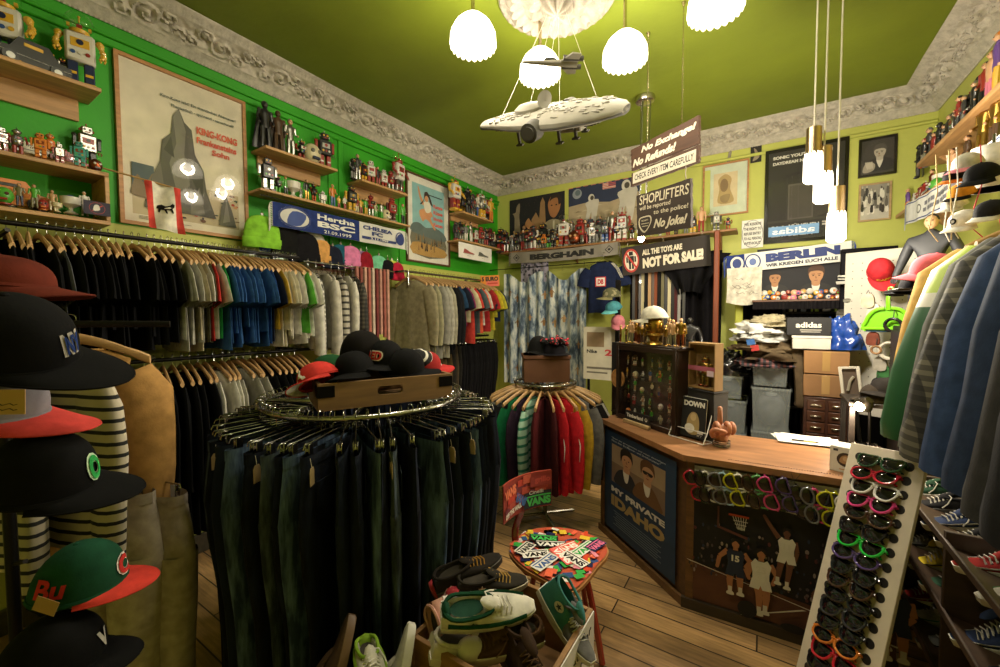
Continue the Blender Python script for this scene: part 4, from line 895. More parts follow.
# upper left rail: tees in the order of the photo, by the pixel where each hook meets the rail
seq = []
for y in [(.27 + .033 * k) for k in range(24)]: seq.append((y, 'black', '#0c0c0f'))
seq[7] = (seq[7][0], 'grey', '#55575a')
yb = ax(158, 240, RAIL_X).y
seq = [q for q in seq if q[0] < yb + .02]
cols = [('pale grey', '#a9a79c')] * 3 + [('light beige', '#a59a80')] * 2 + [('pale grey', '#b5b2a8')] * 2 + [('olive', '#4a4630'), ('red', '#a32a26'), ('green', '#1f7a34')] + [('blue', '#2f5486')] * 4 + [('denim blue', '#33598c')] * 4 + [('mid blue', '#2c5080')] * 4 + [('navy', '#171c2a'), ('bright blue', '#2a4c84'), ('mustard', '#c09a34')] + [('cream', '#c9c2ac')] * 4 + [('white', '#d2cec2')] * 4 + [('bright green', '#5aa83c'), ('white', '#d4d0c6')]
y0, y1 = seq[-1][0] + .035, 1.80
for k, c in enumerate(cols): seq.append((y0 + (y1 - y0) * k / (len(cols) - 1), c[0], c[1]))
cnt = {}
def tot(names, nm): return sum(1 for q in names if q == nm) > 1
for i, (y, nm, hx) in enumerate(seq):
    r = random.Random(i * 13 + 5); cnt[nm] = cnt.get(nm, 0) + 1
    hl = 'wooden hanger of the %s %s t-shirt on the upper left rail' % (nth(cnt[nm] - 1), nm)
    garment((RAIL_X + r.uniform(-.012, .012), y, zr + .0125), r.uniform(-.2, .08), hx, '%s t-shirt, %s of its colour from the near end of the upper left rail' % (nm, nth(cnt[nm] - 1)) if tot([q[1] for q in seq], nm) else '%s t-shirt, the only one of its colour on the upper left rail' % nm, 't-shirt', 't_shirt', 't-shirts on the upper left rail', i, r.uniform(.50, .58) - .08 * (i % 3 == 1), r.uniform(.215, .245), 'short', .016, 'wood', hl, 'wooden hangers on the upper left rail')
# a second hanger row packed between them, as the hooks show
# lower left rail
cols = [('black', '#0d0d10')] * 7 + [('white', '#c9c5ba')] * 3 + [('grey', '#9b988c')] * 4 + [('black', '#0c0c0e')] * 5 + [('charcoal', '#1c1c1e')] * 3; cnt = {}
for k, (nm, hx) in enumerate(cols):
    y = .86 + .96 * k / (len(cols) - 1); r = random.Random(k * 17 + 900); cnt[nm] = cnt.get(nm, 0) + 1
    garment((RAIL_X + r.uniform(-.012, .012), y, 1.4555), r.uniform(-.16, .10), hx, '%s long-sleeved top, %s of its colour on the lower left rail' % (nm, nth(cnt[nm] - 1)), 'top', 'long_sleeved_shirt', 'tops on the lower left rail', k + 300, .95 if k < 7 else .62, .23, 'long', .018, 'wood', 'wooden hanger of the %s %s top on the lower left rail' % (nth(cnt[nm] - 1), nm), 'wooden hangers on the lower left rail')
for k in range(8):
    garment((RAIL_X, .42 + .052 * k, 1.4555), random.Random(k + 7).uniform(-.15, .08), '#0c0c0f', 'long black coat, %s from the near end of the lower left rail' % nth(k), 'coat', 'long_black_coat', 'black coats on the lower left rail', k + 340, 1.05, .23, 'long', .03, 'wood', 'wooden hanger of the long black coat, %s from the near end' % nth(k), 'wooden hangers on the lower left rail', extra='collar')
# corner rail, upper
cols = [('beige', '#8d8468', 'long', .85), ('striped grey', '#6f6b5e', 'long', .85), ('khaki', '#8f8a6c', 'long', .9), ('grey', '#8b887c', 'long', .92), ('pale grey', '#a09c8e', 'long', .85), ('stone', '#98937e', 'long', .92), ('black', '#151517', 'long', .9), ('black', '#1a1a1c', 'long', .85), ('dark blue', '#26405c', 'short', .72), ('navy', '#1d2230', 'short', .7), ('magenta', '#7a2450', 'short', .6), ('cream', '#b5aa88', 'short', .55),
        ('red', '#b23a30', 'short', .8), ('charcoal', '#33373a', 'short', .7), ('slate', '#4a5456', 'short', .68), ('coral', '#d0583c', 'short', .68), ('white', '#c4beb0', 'short', .6), ('dark red', '#9c2a2c', 'short', .68), ('navy', '#1f2636', 'short', .6), ('yellow', '#b9a42c', 'short', .66), ('olive yellow', '#a59f34', 'short', .5), ('navy', '#1c2440', 'short', .55)]
cnt = {}
for k, (nm, hx, sl, L) in enumerate(cols):
    y = 3.03 + 1.33 * (k / (len(cols) - 1)); r = random.Random(k * 19 + 40); cnt[nm] = cnt.get(nm, 0) + 1
    garment((RAIL_X + r.uniform(-.012, .012), y, zr + .0125), r.uniform(-.18, .08), hx, ('%s %s, %s of its colour on the upper corner rail' % (nm, 'coat' if k < 8 else 'shirt', nth(cnt[nm] - 1))) if tot([q[0] for q in cols], nm) else '%s %s on the upper corner rail' % (nm, 'coat' if k < 8 else 'shirt'), 'coat' if k < 8 else 'shirt', 'light_coat' if k < 8 else 'short_sleeved_shirt', 'clothes on the upper corner rail', k + 500, L - .12, .235, sl, .024, 'wood', 'wooden hanger of the %s %s garment on upper corner rail' % (nth(cnt[nm] - 1), nm), 'wooden hangers on the upper corner rail', extra='collar')
def pants_mesh(mb, r, L=1.0, W=.19, th=.02):
    ph = r.uniform(0, 6); n = 20
    def ring(cx, a, b, z, v): return [(cx + a * math.cos(t), b * math.copysign(abs(math.sin(t)) ** .8, math.sin(t)) + .008 * v * math.sin(26 * (cx + a * math.cos(t)) + ph), -z) for t in [2 * PI * k / n for k in range(n)]]
    z0 = .098
    mb.loft([ring(0, W, th, z0, 0), ring(0, W * 1.0, th, z0 + .035, .2), ring(0, W * 1.06, th * 1.2, z0 + .12, .5), ring(0, W * 1.12, th * 1.35, z0 + .22, .8), ring(0, W * 1.08, th * 1.2, z0 + .27, .8)], False, True)
    for sx in (-1, 1):
        k = r.uniform(.8, 1.0)
        mb.loft([ring(sx * W * .56, W * .55, th * 1.25, z0 + .22, .8), ring(sx * W * .55, W * .50, th * 1.2, z0 + .4, 1), ring(sx * W * .52, W * .44 * k, th * 1.1, z0 + .6, 1), ring(sx * W * .5, W * .42 * k, th, z0 + .8, 1.2), ring(sx * W * .5, W * .42 * k, th, z0 + L, 1.2)], False, False)
def trousers(loc, rz, m, label, group, seed, L=1.0, W=.19, th=.02, hl='', hg='', tagged=None, name='jeans', cat='jeans', pockets=True):
    hanger(loc, rz, 'clip', hl, hg); r = random.Random(seed)
    o = thing(name, label, cat, loc, rz, group); mb = MB(); pants_mesh(mb, r, L, W, th); mb.build('legs', m, o, 60)
    wb = MB(); n = 20; wb.loft([[(W * 1.01 * math.cos(t), (th + .002) * math.copysign(abs(math.sin(t)) ** .8, math.sin(t)), z) for t in [2 * PI * k / n for k in range(n)]] for z in (-.096, -.134)], False, False); wb.build('waistband', m, o)
    if pockets:
        for sx in (-1, 1):
            MB().prism([(-.05, 0), (.05, 0), (.05, -.09), (0, -.115), (-.05, -.09)], 0, .003, frame_at((sx * W * .52, -th * 1.25 - .004, -.19), (1, 0, 0), (0, 0, 1))).build('pocket', m, o)
    if tagged: card(o, (tagged, -.03, -.13))
    return o
cnt = 0
for k in range(20):
    y = 3.28 + 1.08 * k / 19; r = random.Random(k + 77); c = '#151416' if k > 6 else ['#4a3a24', '#5a4a2e', '#3c3226', '#57482c', '#2e2a24', '#4a4030', '#26241f'][k]
    trousers((RAIL_X, y, 1.4625), r.uniform(-.1, .1), mat(c, 'fabric'), '%s trousers, %s from the front on the lower corner rail' % ('black' if k > 6 else 'brown', nth(k)), 'trousers on the lower corner rail', k + 60, .95, .18, .016, 'clip hanger of the %s trousers on the lower corner rail' % nth(k), 'clip hangers on the lower corner rail', None, 'trousers', 'trousers', False)
# round rack of jeans
RC = az(366, 396, 1.32); RZ = 1.32; RR = .44
o = thing('round_clothes_rack', 'chrome round clothes rack of dark jeans under the cap crate', 'clothes rack', (RC.x, RC.y, 0))
MB().tube([(RR * math.cos(t), RR * math.sin(t), RZ) for t in [2 * PI * k / 64 for k in range(64)]], .0125, 10, True).build('ring', CHROME, o)
MB().cyl((0, 0, .02), (0, 0, RZ - .02), .02, n=12).build('post', CHROME, o)
for k in range(4):
    t = PI / 4 + PI / 2 * k; MB().tube([(0, 0, .03), (.42 * math.cos(t), .42 * math.sin(t), .03)], .014, 8).build('leg', CHROME, o); MB().tube([(0, 0, RZ - .03), (RR * math.cos(t), RR * math.sin(t), RZ)], .008, 8).build('spoke', CHROME, o)
DEN = ['#0b0c10', '#08080b', '#0e1118', '#141822', '#0a0a0c', '#161c26', '#08080b', '#0e0f14']
NJ = 66
def _view(k): a = 2 * PI * k / NJ; d = Vector((math.cos(a), math.sin(a))); return (CAM.to_2d() - RC.to_2d() - d * RR).normalized().dot(d)
def _px(k): a = 2 * PI * k / NJ; v = RC + Vector((math.cos(a), math.sin(a), 0)) * (RR + .18) - CAM; return v.dot(RI) / v.dot(FW)
front = sorted([k for k in range(NJ) if _view(k) > .12], key=_px)
for k in range(NJ):
    a = 2 * PI * k / NJ; r = random.Random(k + 11); d = Vector((math.cos(a), math.sin(a), 0)); p = RC + d * RR; p.z = RZ + .0125
    view = (p - CAM).to_2d().normalized().dot(-d.to_2d())    # 1 where the rack faces the room
    c = DEN[(k * 5) % 8]; kind = 'black'
    m = mat(c, 'denim', None, '#1c2438')
    if k in (50, 55, 59, 63, 1): m = mat('#26344a', 'denim', None, '#647a98'); kind = 'faded blue'
    if k in (47, 61, 53): m = mat('#232a30', 'denim', None, '#56626a'); kind = 'grey washed'
    hl = 'chrome clip hanger, %s from the left round the front of the circular rack' % nth(front.index(k)) if k in front else 'chrome clip hanger at the far side of the circular rack'; jl = '%s jeans, %s from the left round the front of the circular rack' % (kind, nth(front.index(k))) if k in front else '%s jeans at the far side of the circular rack' % kind
    trousers(p, a + PI + r.uniform(-.25, .25), m, jl, 'jeans round the circular rack' if k in front else 'jeans at the far side of the circular rack', k + 200, r.uniform(.98, 1.08), .185, .02, hl, 'clip hangers on the circular rack' if k in front else 'clip hangers at the far side of the circular rack', (-.17 if view > .2 and k % 4 == 0 else None))
# small round rack of track jackets
QC = Vector((-1.53, 3.05, 0)); QZ = 1.15; QR = .25
o = thing('round_clothes_rack', 'small round clothes rack of track jackets beside the counter end', 'clothes rack', (QC.x, QC.y, 0))
MB().tube([(QR * math.cos(t), QR * math.sin(t), QZ) for t in [2 * PI * k / 48 for k in range(48)]], .0125, 10, True).build('ring', CHROME, o); MB().cyl((0, 0, .02), (0, 0, QZ - .02), .018, n=12).build('post', CHROME, o)
for k in range(4): t = PI / 4 + PI / 2 * k; MB().tube([(0, 0, .03), (.26 * math.cos(t), .26 * math.sin(t), .03)], .013, 8).build('leg', CHROME, o); MB().tube([(0, 0, QZ - .03), (QR * math.cos(t), QR * math.sin(t), QZ)], .008, 8).build('spoke', CHROME, o)
JK = [('black', '#151516'), ('navy', '#1a2038'), ('grey', '#5c5c5a'), ('pale grey', '#8d8d84'), ('speckled', '#77766c'), ('black', '#1a1a1a'), ('green', '#12623a'), ('dark purple', '#2a1c2c'), ('tie-dyed', '#8fb09a'), ('maroon', '#4a1518'), ('dark maroon', '#3a1214'), ('red', '#b81f28'), ('bright red', '#c42630'), ('yellow', '#b7952e'), ('grey', '#6a6868'), ('black', '#191819'), ('white', '#b5b1a6'), ('black', '#141414')]
cnt = {}
for k in range(24):
    nm, hx = JK[k] if k < len(JK) else ('dark', '#1b1b1d'); cnt[nm] = cnt.get(nm, 0) + 1
    a = math.radians(178 + 360 * k / 29) if k < 18 else math.radians(192 + 240 + (k - 18) * 20); r = random.Random(k + 5); d = Vector((math.cos(a), math.sin(a), 0)); p = QC + d * QR; p.z = QZ + .0125
    if k >= 18 and (p - Vector((-1.0, 2.93, p.z))).length < .36: continue
    m = mat(hx, 'fabric') if nm not in ('tie-dyed', 'speckled') else (mat(hx, 'stripe', None, '#1f6a52', 5) if nm == 'tie-dyed' else mat(hx, 'leopard', None, '#2a2a28', 60.))
    o = garment(p, a + PI + r.uniform(-.1, .1), m, ('%s track jacket, %s of its colour on the small round rack' % (nm, nth(cnt[nm] - 1))) if nm == 'dark' or tot([q[0] for q in JK], nm) else '%s track jacket on the small round rack' % nm, 'jacket', 'track_jacket', 'jackets on the small round rack', k + 800, .58 if k not in (11, 12) else .68, .18, 'long', .026, 'wood', 'wooden hanger of the %s %s jacket on the small round rack' % (nth(cnt[nm] - 1), nm), 'wooden hangers on the small round rack', extra='collar')
    if nm in ('bright red', 'red') or k in (15, 16):
        st = MB()
        for j in (-1, 0, 1): st.tube([(-.16, j * .012, -.185), (-.228, j * .014, -.275), (-.274, j * .014, -.40), (-.268, j * .014, -.55), (-.25, j * .014, -.73)], .0042, 5)
        st.build('sleeve_stripes', mat('#d8d4ca' if k in (11, 12) else '#b8b4aa', 'fabric'), o)
# bright wall between the two left rails: white panel, wire-hung shirts, rosy straps
p, q = ax(352, 262, -3.37), ax(376, 300, -3.37); A = Art(abs(q.y - p.y), p.z - q.z, '#cfcabc'); A.r(.04, .04, .96, .96, '#d4d0c2')
picture('wall_panel', 'plain cream panel on the left wall between the two clothes rails', 'panel', ML((p.y + q.y) / 2, (p.z + q.z) / 2, -3.385), A, None, fd=.012)
p, q = ax(296, 252, -3.37), ax(345, 262, -3.37); A = Art(abs(q.y - p.y), .20, '#c9bfae'); A.r(.02, .1, .98, .9, '#d2c4b0').p([(0, .3), (.3, .2), (.6, .35), (1, .25), (1, .2), (0, .2)], '#b07a70')
picture('wall_panel', 'pale pinkish panel behind the wire-hung shirts on the left wall', 'panel', ML((p.y + q.y) / 2, (p.z + q.z) / 2 - .06, -3.385), A, None, fd=.012)
zw = ax(345, 266, -3.12).z; ya, yb2 = ax(308, 266, -3.12).y, ax(352, 266, -3.12).y
rail('clothes_rail', 'thin chrome rail of wire-hung white shirts between the two left rails', [(-3.12, ya - .04, zw), (-3.12, yb2 + .50, zw)], .008, CHROME, [((-3.12, ya, zw), (XL, ya, zw)), ((-3.12, yb2 + .46, zw), (XL, yb2 + .46, zw))])
for k, (c, nm, kind) in enumerate((('#c9c5ba', 'white', 'fabric'), ('#cfcbc0', 'black and white checked', 'plaid'), ('#b8b2a4', 'cream', 'fabric'), ('#bdb8ac', 'off-white', 'fabric'), ('#a8a296', 'grey and white striped', 'stripe'), ('#cac5b8', 'ivory', 'fabric'), ('#5e584e', 'dark grey checked', 'plaid'))):
    m = mat(c, kind, None, '#3a3834' if kind != 'fabric' else None, {'plaid': 9, 'stripe': 6}.get(kind)); y = ya + (yb2 - ya) * k / 6
    garment((-3.12, y, zw + .008), random.Random(k).uniform(-.5, -.2), m, '%s shirt on the thin chrome rail between the left rails' % nm, 'shirt', 'long_sleeved_shirt', 'shirts on the thin chrome rail', k + 1500, .60, .19, 'long', .03, 'wire', 'wire hanger of the %s shirt on the thin chrome rail' % nm, 'wire hangers on the thin chrome rail', extra='collar')
for k in range(9):
    c = ['#b0766a', '#8a4a44', '#c49a88', '#a86458', '#c8b4a2', '#7a3c3a', '#b8887a', '#9a5a50', '#c09080'][k]; y = yb2 + .05 + .045 * k
    o = thing('strap', '%s hanging strap on the cream-panelled wall, %s along the thin rail' % (['rosy', 'dark red', 'pale pink', 'brick red', 'beige', 'maroon', 'dusty pink', 'rust red', 'salmon'][k], nth(k)), 'strap', (-3.12, y, zw), 0, 'straps on the thin chrome rail'); MB().loft([[(.012 * sx, .0125 * sy, z) for sx, sy in ((-1, -1), (1, -1), (1, 1), (-1, 1))] for z in (-.62 - .03 * (k % 3), -.3, -.01, .012)]).build('band', mat(c, 'fabric'), o); MB().tube([(.011 * math.cos(t), 0, .002 + .011 * math.sin(t)) for t in [2 * PI * j / 12 for j in range(12)]], .002, 4, True).build('ring', CHROME, o)
# ------------------------------------------------------------------ caps, beanies, shoes, chair
def axes(fr, up):
    fr = Vector(fr).normalized(); up = Vector(up); up = (up - fr * up.dot(fr)).normalized(); return Matrix((fr, up.cross(fr), up)).transposed().to_4x4()
def camv(a, b, c): return RI * a + FW * b + UP * c
def cap(p, fr, up, crown, brim, label, group=None, logo=None, lc='#c8c4ba', H=.115, curve=.35, blen=.072, kind='fabric', s=1.0, button=True, under=None, name='baseball_cap', side=None):
    """A cap: crown of six panels, brim, button and a front emblem; x points to the front, z up."""
    o = thing(name, label, 'cap', M=Matrix.Translation(Vector(p)) @ axes(fr, up) @ Matrix.Scale(s, 4), group=group)
    rx, ry = .098, .08
    def surf(t, ph):
        pw = 2.3 + .5 * math.cos(ph); q = max(0, 1 - t ** pw) ** (1 / pw); g = 1 - .012 * (abs(math.sin(3 * ph)) < .06)
        return Vector((rx * math.cos(ph) * q * g, ry * math.sin(ph) * q * g, H * t))
    m = mat(crown, kind) if isinstance(crown, str) else crown; mb = MB()
    mb.loft([[surf(t, 2 * PI * k / 48) for k in range(48)] for t in (0, .12, .25, .38, .5, .62, .73, .83, .91, .965, .992, 1)], False, True); mb.build('crown', m, o, 60)
    mb = MB().tube([surf(0, 2 * PI * k / 32) * .985 + Vector((0, 0, .008)) for k in range(32)], .006, 5, True, 1.0); mb.build('sweatband', m, o)
    bm_ = mat(brim, kind) if isinstance(brim, str) else brim
    def bp(u, v, dz):
        ph = (u - .5) * math.radians(150); a = surf(0, ph) * (1 + .0 * v); L = blen * max(0, math.cos((u - .5) * PI)) ** .55
        q = a + Vector((L * v, a.y * .06 * v, 0)); q.z = -curve * 9 * q.y ** 2 * (.45 + .55 * v) + .01 - .012 * v + dz; return q
    mb = MB().use(bm_).grid(lambda u, v: bp(u, v, .0015), 24, 6, True)
    mb.use(mat(under, kind) if under else bm_).grid(lambda u, v: bp(u, v, -.0015), 24, 6); mb.use(bm_).tube([bp(k / 24, 1, 0) for k in range(25)], .0024, 5); mb.build('brim', None, o, 60)
    if button: MB().ball((0, 0, H), (.007, .007, .004), 8, 5).build('button', m, o)
    if logo:
        txt, hh, zz = logo[:3]; lb = MB(); w = logo[3] if len(logo) > 3 else None; y0 = logo[4] if len(logo) > 4 else 0
        def wp(y, z, d):
            t = min(.93, max(0, z / H)); pw = 2.8; q = (1 - t ** pw) ** (1 / pw); yy = max(-.97, min(.97, y / (ry * q))); return (rx * q * math.sqrt(1 - yy * yy) + .0025, y, z)
        if len(logo) > 5: lb.use(mat(logo[5], 'fabric')).text(txt, y0, zz - .004, hh + .008, 0, (w + .008) if w else None, .09, 0, 'c', warp=lambda a, b, c: wp(a, b, c))
        lb.use(mat(lc, 'fabric')).text(txt, y0, zz, hh, 0, w, .05, 0, 'c', warp=lambda a, b, c: tuple(Vector(wp(a, b, c)) + Vector((.0015, 0, 0))))
        lb.build('emblem', None, o, smooth=0)
    if side:
        sb_ = MB().use(mat(lc, 'fabric')).text(side, -.055, .03, .045, 0, .07, .03, .2, warp=lambda a, b, c: (a, -ry * math.sqrt(max(.05, (1 - (b / H) ** 2.3) - (a / rx) ** 2)) - .003, b)); sb_.build('side_lettering', None, o, smooth=0)
    return o
def beanie(p, rz, color, label, group, s=1.0, c2=None, flat=.35, tilt=0, brand=None):
    """A knitted cap hanging by its top from a clip, opening down."""
    o = thing('beanie', label, 'beanie', p, (tilt, 0, rz), group); m = mat(color, 'fabric') if c2 is None else mat(color, 'stripe', None, c2, 12); W, H = .105 * s, .2 * s; n = 24
    def ring(a, z, k=1): return [(a * math.cos(t), a * flat * math.sin(t) * (1 + .06 * math.cos(9 * t)) * k, z) for t in [2 * PI * j / n for j in range(n)]]
    mb = MB().loft([ring(W * q, -H * z) for q, z in ((.25, 0), (.55, .05), (.78, .16), (.92, .34), (1.0, .6), (1.02, .82))], True, False); mb.build('dome', m, o, 60)
    mb = MB().loft([ring(W * q, -H * z, 1.1) for q, z in ((1.03, .69), (1.07, .71), (1.08, .85), (1.07, .98), (1.02, 1.0), (.96, .98))], False, False); mb.build('cuff', m, o, 60)
    mb = MB().box((0, 0, .008), (.02, .012, .03), .002).tube([(0, 0, .02), (0, .004, .05)], .0025, 5); mb.build('clip', CHROME, o)
    if brand: MB().text(brand, -.03 * s, -H * .9, .014 * s, 0, .06 * s, .05, warp=lambda a, b, c: (a, -W * 1.08 * flat * 1.12 - .001, b)).build('lettering', mat('#1b1b1b'), o, smooth=0)
    return o
BN = [(263, 232, '#86c23a', 'lime green', 1.25), (277, 236, '#2136a8', 'royal blue', 1.15), (287, 240, '#161616', 'black', 1.2), (296, 243, '#121214', 'jet black', 1.25), (305, 246, '#17161a', 'soft black', 1.25), (314, 240, '#b8b2a6', 'pale grey', 1.05), (321, 246, '#d09a58', 'peach', 1.0), (327, 250, '#5c1a22', 'dark red', 1.0), (333, 252, '#1c2030', 'dark navy', 1.0), (341, 250, '#20586a', 'petrol blue', 1.0), (351, 252, '#d27aa6', 'pink', 1.05), (361, 254, '#8a6f96', 'lilac', .95), (367, 257, '#8c1c2a', 'crimson', 1.05), (379, 260, '#74c09a', 'mint green', 1.05), (388, 262, '#141416', 'black end', .95), (392, 262, '#b4be4e', 'yellow green', .95), (398, 264, '#a81f38', 'raspberry', .95)]
MB_ = MB()
for i, (px, py, c, nm, s) in enumerate(BN):
    p = ax(px, py + 17, -3.21 - .02 * (i % 2)); r = random.Random(i + 3)
    beanie((p.x, p.y, p.z + .2 * s), PI / 2 + r.uniform(-.35, .35), c, '%s knitted beanie hanging under the scarf shelf' % nm, 'beanies under the scarf shelf', s * .98, None, .3, 0, 'beanie' if False else None)
o = thing('clip_rail', 'thin metal rail holding the beanies under the scarf shelf', 'rail', (-3.22, 2.39, 2.625)); MB().tube([(0, -.75, 0), (0, .75, 0)], .005, 6).build('bar', CHROME, o)
for q in (-.7, 0, .7): MB().tube([(0, q, 0), (0, q, .016)], .004, 5).build('bracket', CHROME, o)

# stack of caps on a stand in the left foreground
CS = ad(4, 420, 1.06); o = thing('cap_stand', 'dark upright stand carrying the caps at the left edge', 'stand', (CS.x, CS.y, 0)); MB().cyl((0, 0, 0), (0, 0, 1.72), .013, n=10).build('pole', BLKMET, o); MB().cyl((0, 0, 0), (0, 0, .02), .18, n=24).build('base', BLKMET, o)
for k in range(6): MB().tube([(0, 0, 1.05 + .17 * k), RI * .06 - FW * .02 + Vector((0, 0, 1.07 + .17 * k))], .006, 6).build('arm', BLKMET, o)
gc = 'caps on the stand at the left edge'
cap(ad(-4, 288, 1.0), camv(.90, .30, -.05), (0, 0, 1), '#5c2418', '#5c2418', 'rust brown cap on top of the cap stack at the left edge', gc, None, H=.075, curve=.3, s=1.1)
cap(ad(6, 356, .88), camv(.90, .30, -.24), camv(.22, -.34, .92), '#0a0a0b', '#09090a', 'big black cap with blue letter emblem and wide brim at the left edge', gc, ('NY', .034, .035, .03, .0, '#a9a39a'), '#22366e', H=.12, curve=.02, blen=.09, s=1.2)
cap(ad(-18, 412, .92), camv(.90, .30, -.2), camv(.1, -.1, .95), '#7d7a80', '#c0403a', 'grey cap with coral red brim below the big black cap', gc, None, H=.10, curve=.2, blen=.095, s=1.1)
cap(ad(38, 488, .95), camv(.90, .30, -.12), camv(.12, -.22, .95), '#0a0a0b', '#09090a', 'black cap with green letter O on its front', gc, ('O', .055, .026, .03, .0, '#bcd8b4'), '#2f9a4c', H=.125, curve=.1, blen=.085, s=1.1)
cap(ad(80, 588, 1.06), camv(.90, .30, 0), camv(.05, -.1, .97), '#15402c', '#c23a30', 'dark green cap with red flat brim and red letters', gc, ('C', .05, .026, .04, .0, '#d8d0c4'), '#b4302c', H=.125, curve=.06, s=.98, side='Bu')
cap(ad(52, 664, 1.0), camv(.90, .30, -.05), camv(.05, -.1, .97), '#0a0a0b', '#0a0a0b', 'black cap at the bottom of the cap stand', gc, ('V', .04, .03, .03, .0), '#b8b4aa', H=.115, curve=.2, s=1.05)
q = ad(8, 402, .72); o = thing('price_tag', 'tan paper price tag hanging at the left edge under the big black cap', 'tag', M=frame_at(q, camv(1, .1, 0), camv(0, 0, 1))); MB().prism([(-.03, -.022), (.028, -.022), (.028, .022), (-.03, .022)], 0, .001).build('card', mat('#b08a58', 'card'), o)
mb = MB()
for k in range(2): mb.tube([(-.02 + .006 * j, -.004 - .009 * k + .002 * math.sin(j * 2.1), .0016) for j in range(7)], .0008, 4)
mb.build('handwriting', mat('#3a2d20'), o)
q = ad(46, 606, .96); o = thing('price_tag', 'tan paper price tag under the green cap with red brim', 'tag', M=frame_at(q, camv(.9, .1, -.4), camv(.4, 0, .9))); MB().prism([(-.025, -.018), (.025, -.018), (.025, .018), (-.025, .018)], 0, .001).build('card', mat('#a58252', 'card'), o)

# tops hanging behind the cap stand
LR = rail('clothes_rail', 'short dark rail behind the cap stand', [ad(-60, 324, 1.24), ad(170, 324, 1.50)], .012)
bx = math.atan2((RI * .9 - FW * .45).y, (RI * .9 - FW * .45).x)
LH = dict(hgroup=None)
garment(ad(50, 322, 1.30), bx + .2, mat('#b7ad9a', 'stripe', None, '#18181a', 9.0), 'white top with narrow black stripes behind the cap stand', 'striped top', 'striped_top', None, 31, .60, .20, 'long', .03, 'wood', 'wooden hanger of the striped top behind the cap stand', None)
garment(ad(-6, 330, 1.28), bx - .05, mat('#a89e8c', 'stripe', None, '#1a1a1c', 9.0), 'second striped top at the very left edge', 'striped top', 'striped_top', None, 33, .62, .2, 'long', .03, 'wood', 'wooden hanger of the striped top at the left edge', None)
garment(ad(70, 320, 1.40), bx + .95, '#b08650', 'tan jacket hanging behind the big black cap brim', 'jacket', 'tan_jacket', None, 35, .74, .17, 'long', .045, 'wood', 'wooden hanger of the tan jacket behind the caps', None, extra='collar')
trousers(ad(104, 462, 1.47), bx + .3, mat('#aca092', 'fabric'), 'long grey trousers hanging below the tan jacket', None, 36, 1.02, .2, .05, 'clip hanger of the long grey trousers at the left', None, None, 'trousers', 'trousers', False)
trousers(ad(146, 464, 1.53), bx + .2, mat('#a2968a', 'fabric'), 'dark grey trousers beside the long grey trousers at the left', None, 38, 1.02, .18, .05, 'clip hanger of the dark grey trousers at the left', None, None, 'trousers', 'trousers', False)

# crate of caps standing on the jeans rack
ZR = RZ + .0125
a, b = az(318, 413, ZR), az(452, 397.5, ZR); X = (b - a).normalized(); Yc = Vector((-X.y, X.x, 0)); L = (b - a).length; D = .30; Hc = .108
o = thing('wooden_crate', 'old wooden crate of caps standing on the jeans rack', 'crate', M=frame_at((a + b) / 2 + Vector((0, 0, .002)), X, Yc))
OLDW = mat('#7d5c34', 'wood', .7); IRON = mat('#1c1a19', 'metal', .6)
mb = MB()
for (cx, cz, w, h) in ((-.5 * (L / 2 + .055), .5, L / 2 - .055, 1), (.5 * (L / 2 + .055), .5, L / 2 - .055, 1), (0, .2, .115, .4), (0, .86, .115, .28)): mb.box((cx, .008, Hc * cz), (w, .016, Hc * h), .001)
for sx in (-1, 1): mb.prism([(sx * .056, Hc * .4), (sx * .056, Hc * .72), (sx * .04, Hc * .72), (sx * .051, Hc * .66), (sx * .053, Hc * .56), (sx * .051, Hc * .46), (sx * .04, Hc * .4)], -.016, 0, frame_at((0, 0, 0), (1, 0, 0), (0, 0, 1)))
mb.build('front_panel', OLDW, o); MB().box((0, D - .008, Hc / 2), (L, .016, Hc), .001).build('back_panel', OLDW, o)
for sx in (-1, 1):
    MB().box((sx * (L / 2 - .008), D / 2, Hc / 2), (.016, D - .034, Hc), .001).build('side_panel', OLDW, o)
    MB().box((sx * (L / 2 - .03), -.002, Hc * .70), (.064, .003, Hc * .42), .001).box((sx * (L / 2 + .001), .03, Hc * .70), (.003, .06, Hc * .42), .001).build('corner_plate', IRON, o)
MB().box((0, D / 2, .006), (L - .034, D - .034, .01), .001).build('floor_board', OLDW, o)
CM = o.matrix_world.copy()
def inc(x, y, z): return CM @ Vector((x, y, z))
g = 'hats in the wooden crate'
cap(inc(-.06, .22, .165), X * -.9 - Yc * .5, Vector((.1, .1, 1)), '#110d0b', '#110d0b', 'big dark brown cap on top of the crate pile, brim to the left', g, None, H=.125, curve=.12, blen=.085, s=1.12)
cap(inc(.03, .17, .15), X * -.7 - Yc * .6, Vector((.1, -.1, 1)), '#0b0b0c', '#0e0e10', 'black cap with red and white front emblem in the crate', g, ('RED', .035, .03, .07, 0, '#d8d0c4'), '#b22a28', H=.11, s=1.0, curve=.2)
beanie(inc(.15, .12, .19), .4, '#141416', 'black beanie with white stripes on the crate pile', g, .85, '#d8d4ca', .75, .9)
cap(inc(-.11, .125, .12), X * -.6 - Yc * .6, Vector((-.1, -.35, 1)), '#09090a', '#080809', 'black cap lying at the front left of the crate', g, None, H=.1, s=1.0, curve=.3)
cap(inc(.09, .12, .115), X * .85 - Yc * .35, Vector((.1, -.2, 1)), '#0d0d0f', '#0c0c0e', 'charcoal cap at the front of the crate, brim to the right', g, None, H=.105, s=1.02, curve=.15)
cap(inc(.2, .16, .12), X * .9 - Yc * .2, Vector((.3, 0, 1)), '#9c2a2a', '#b23030', 'red cap half hidden at the right end of the crate', g, None, H=.09, s=.9)
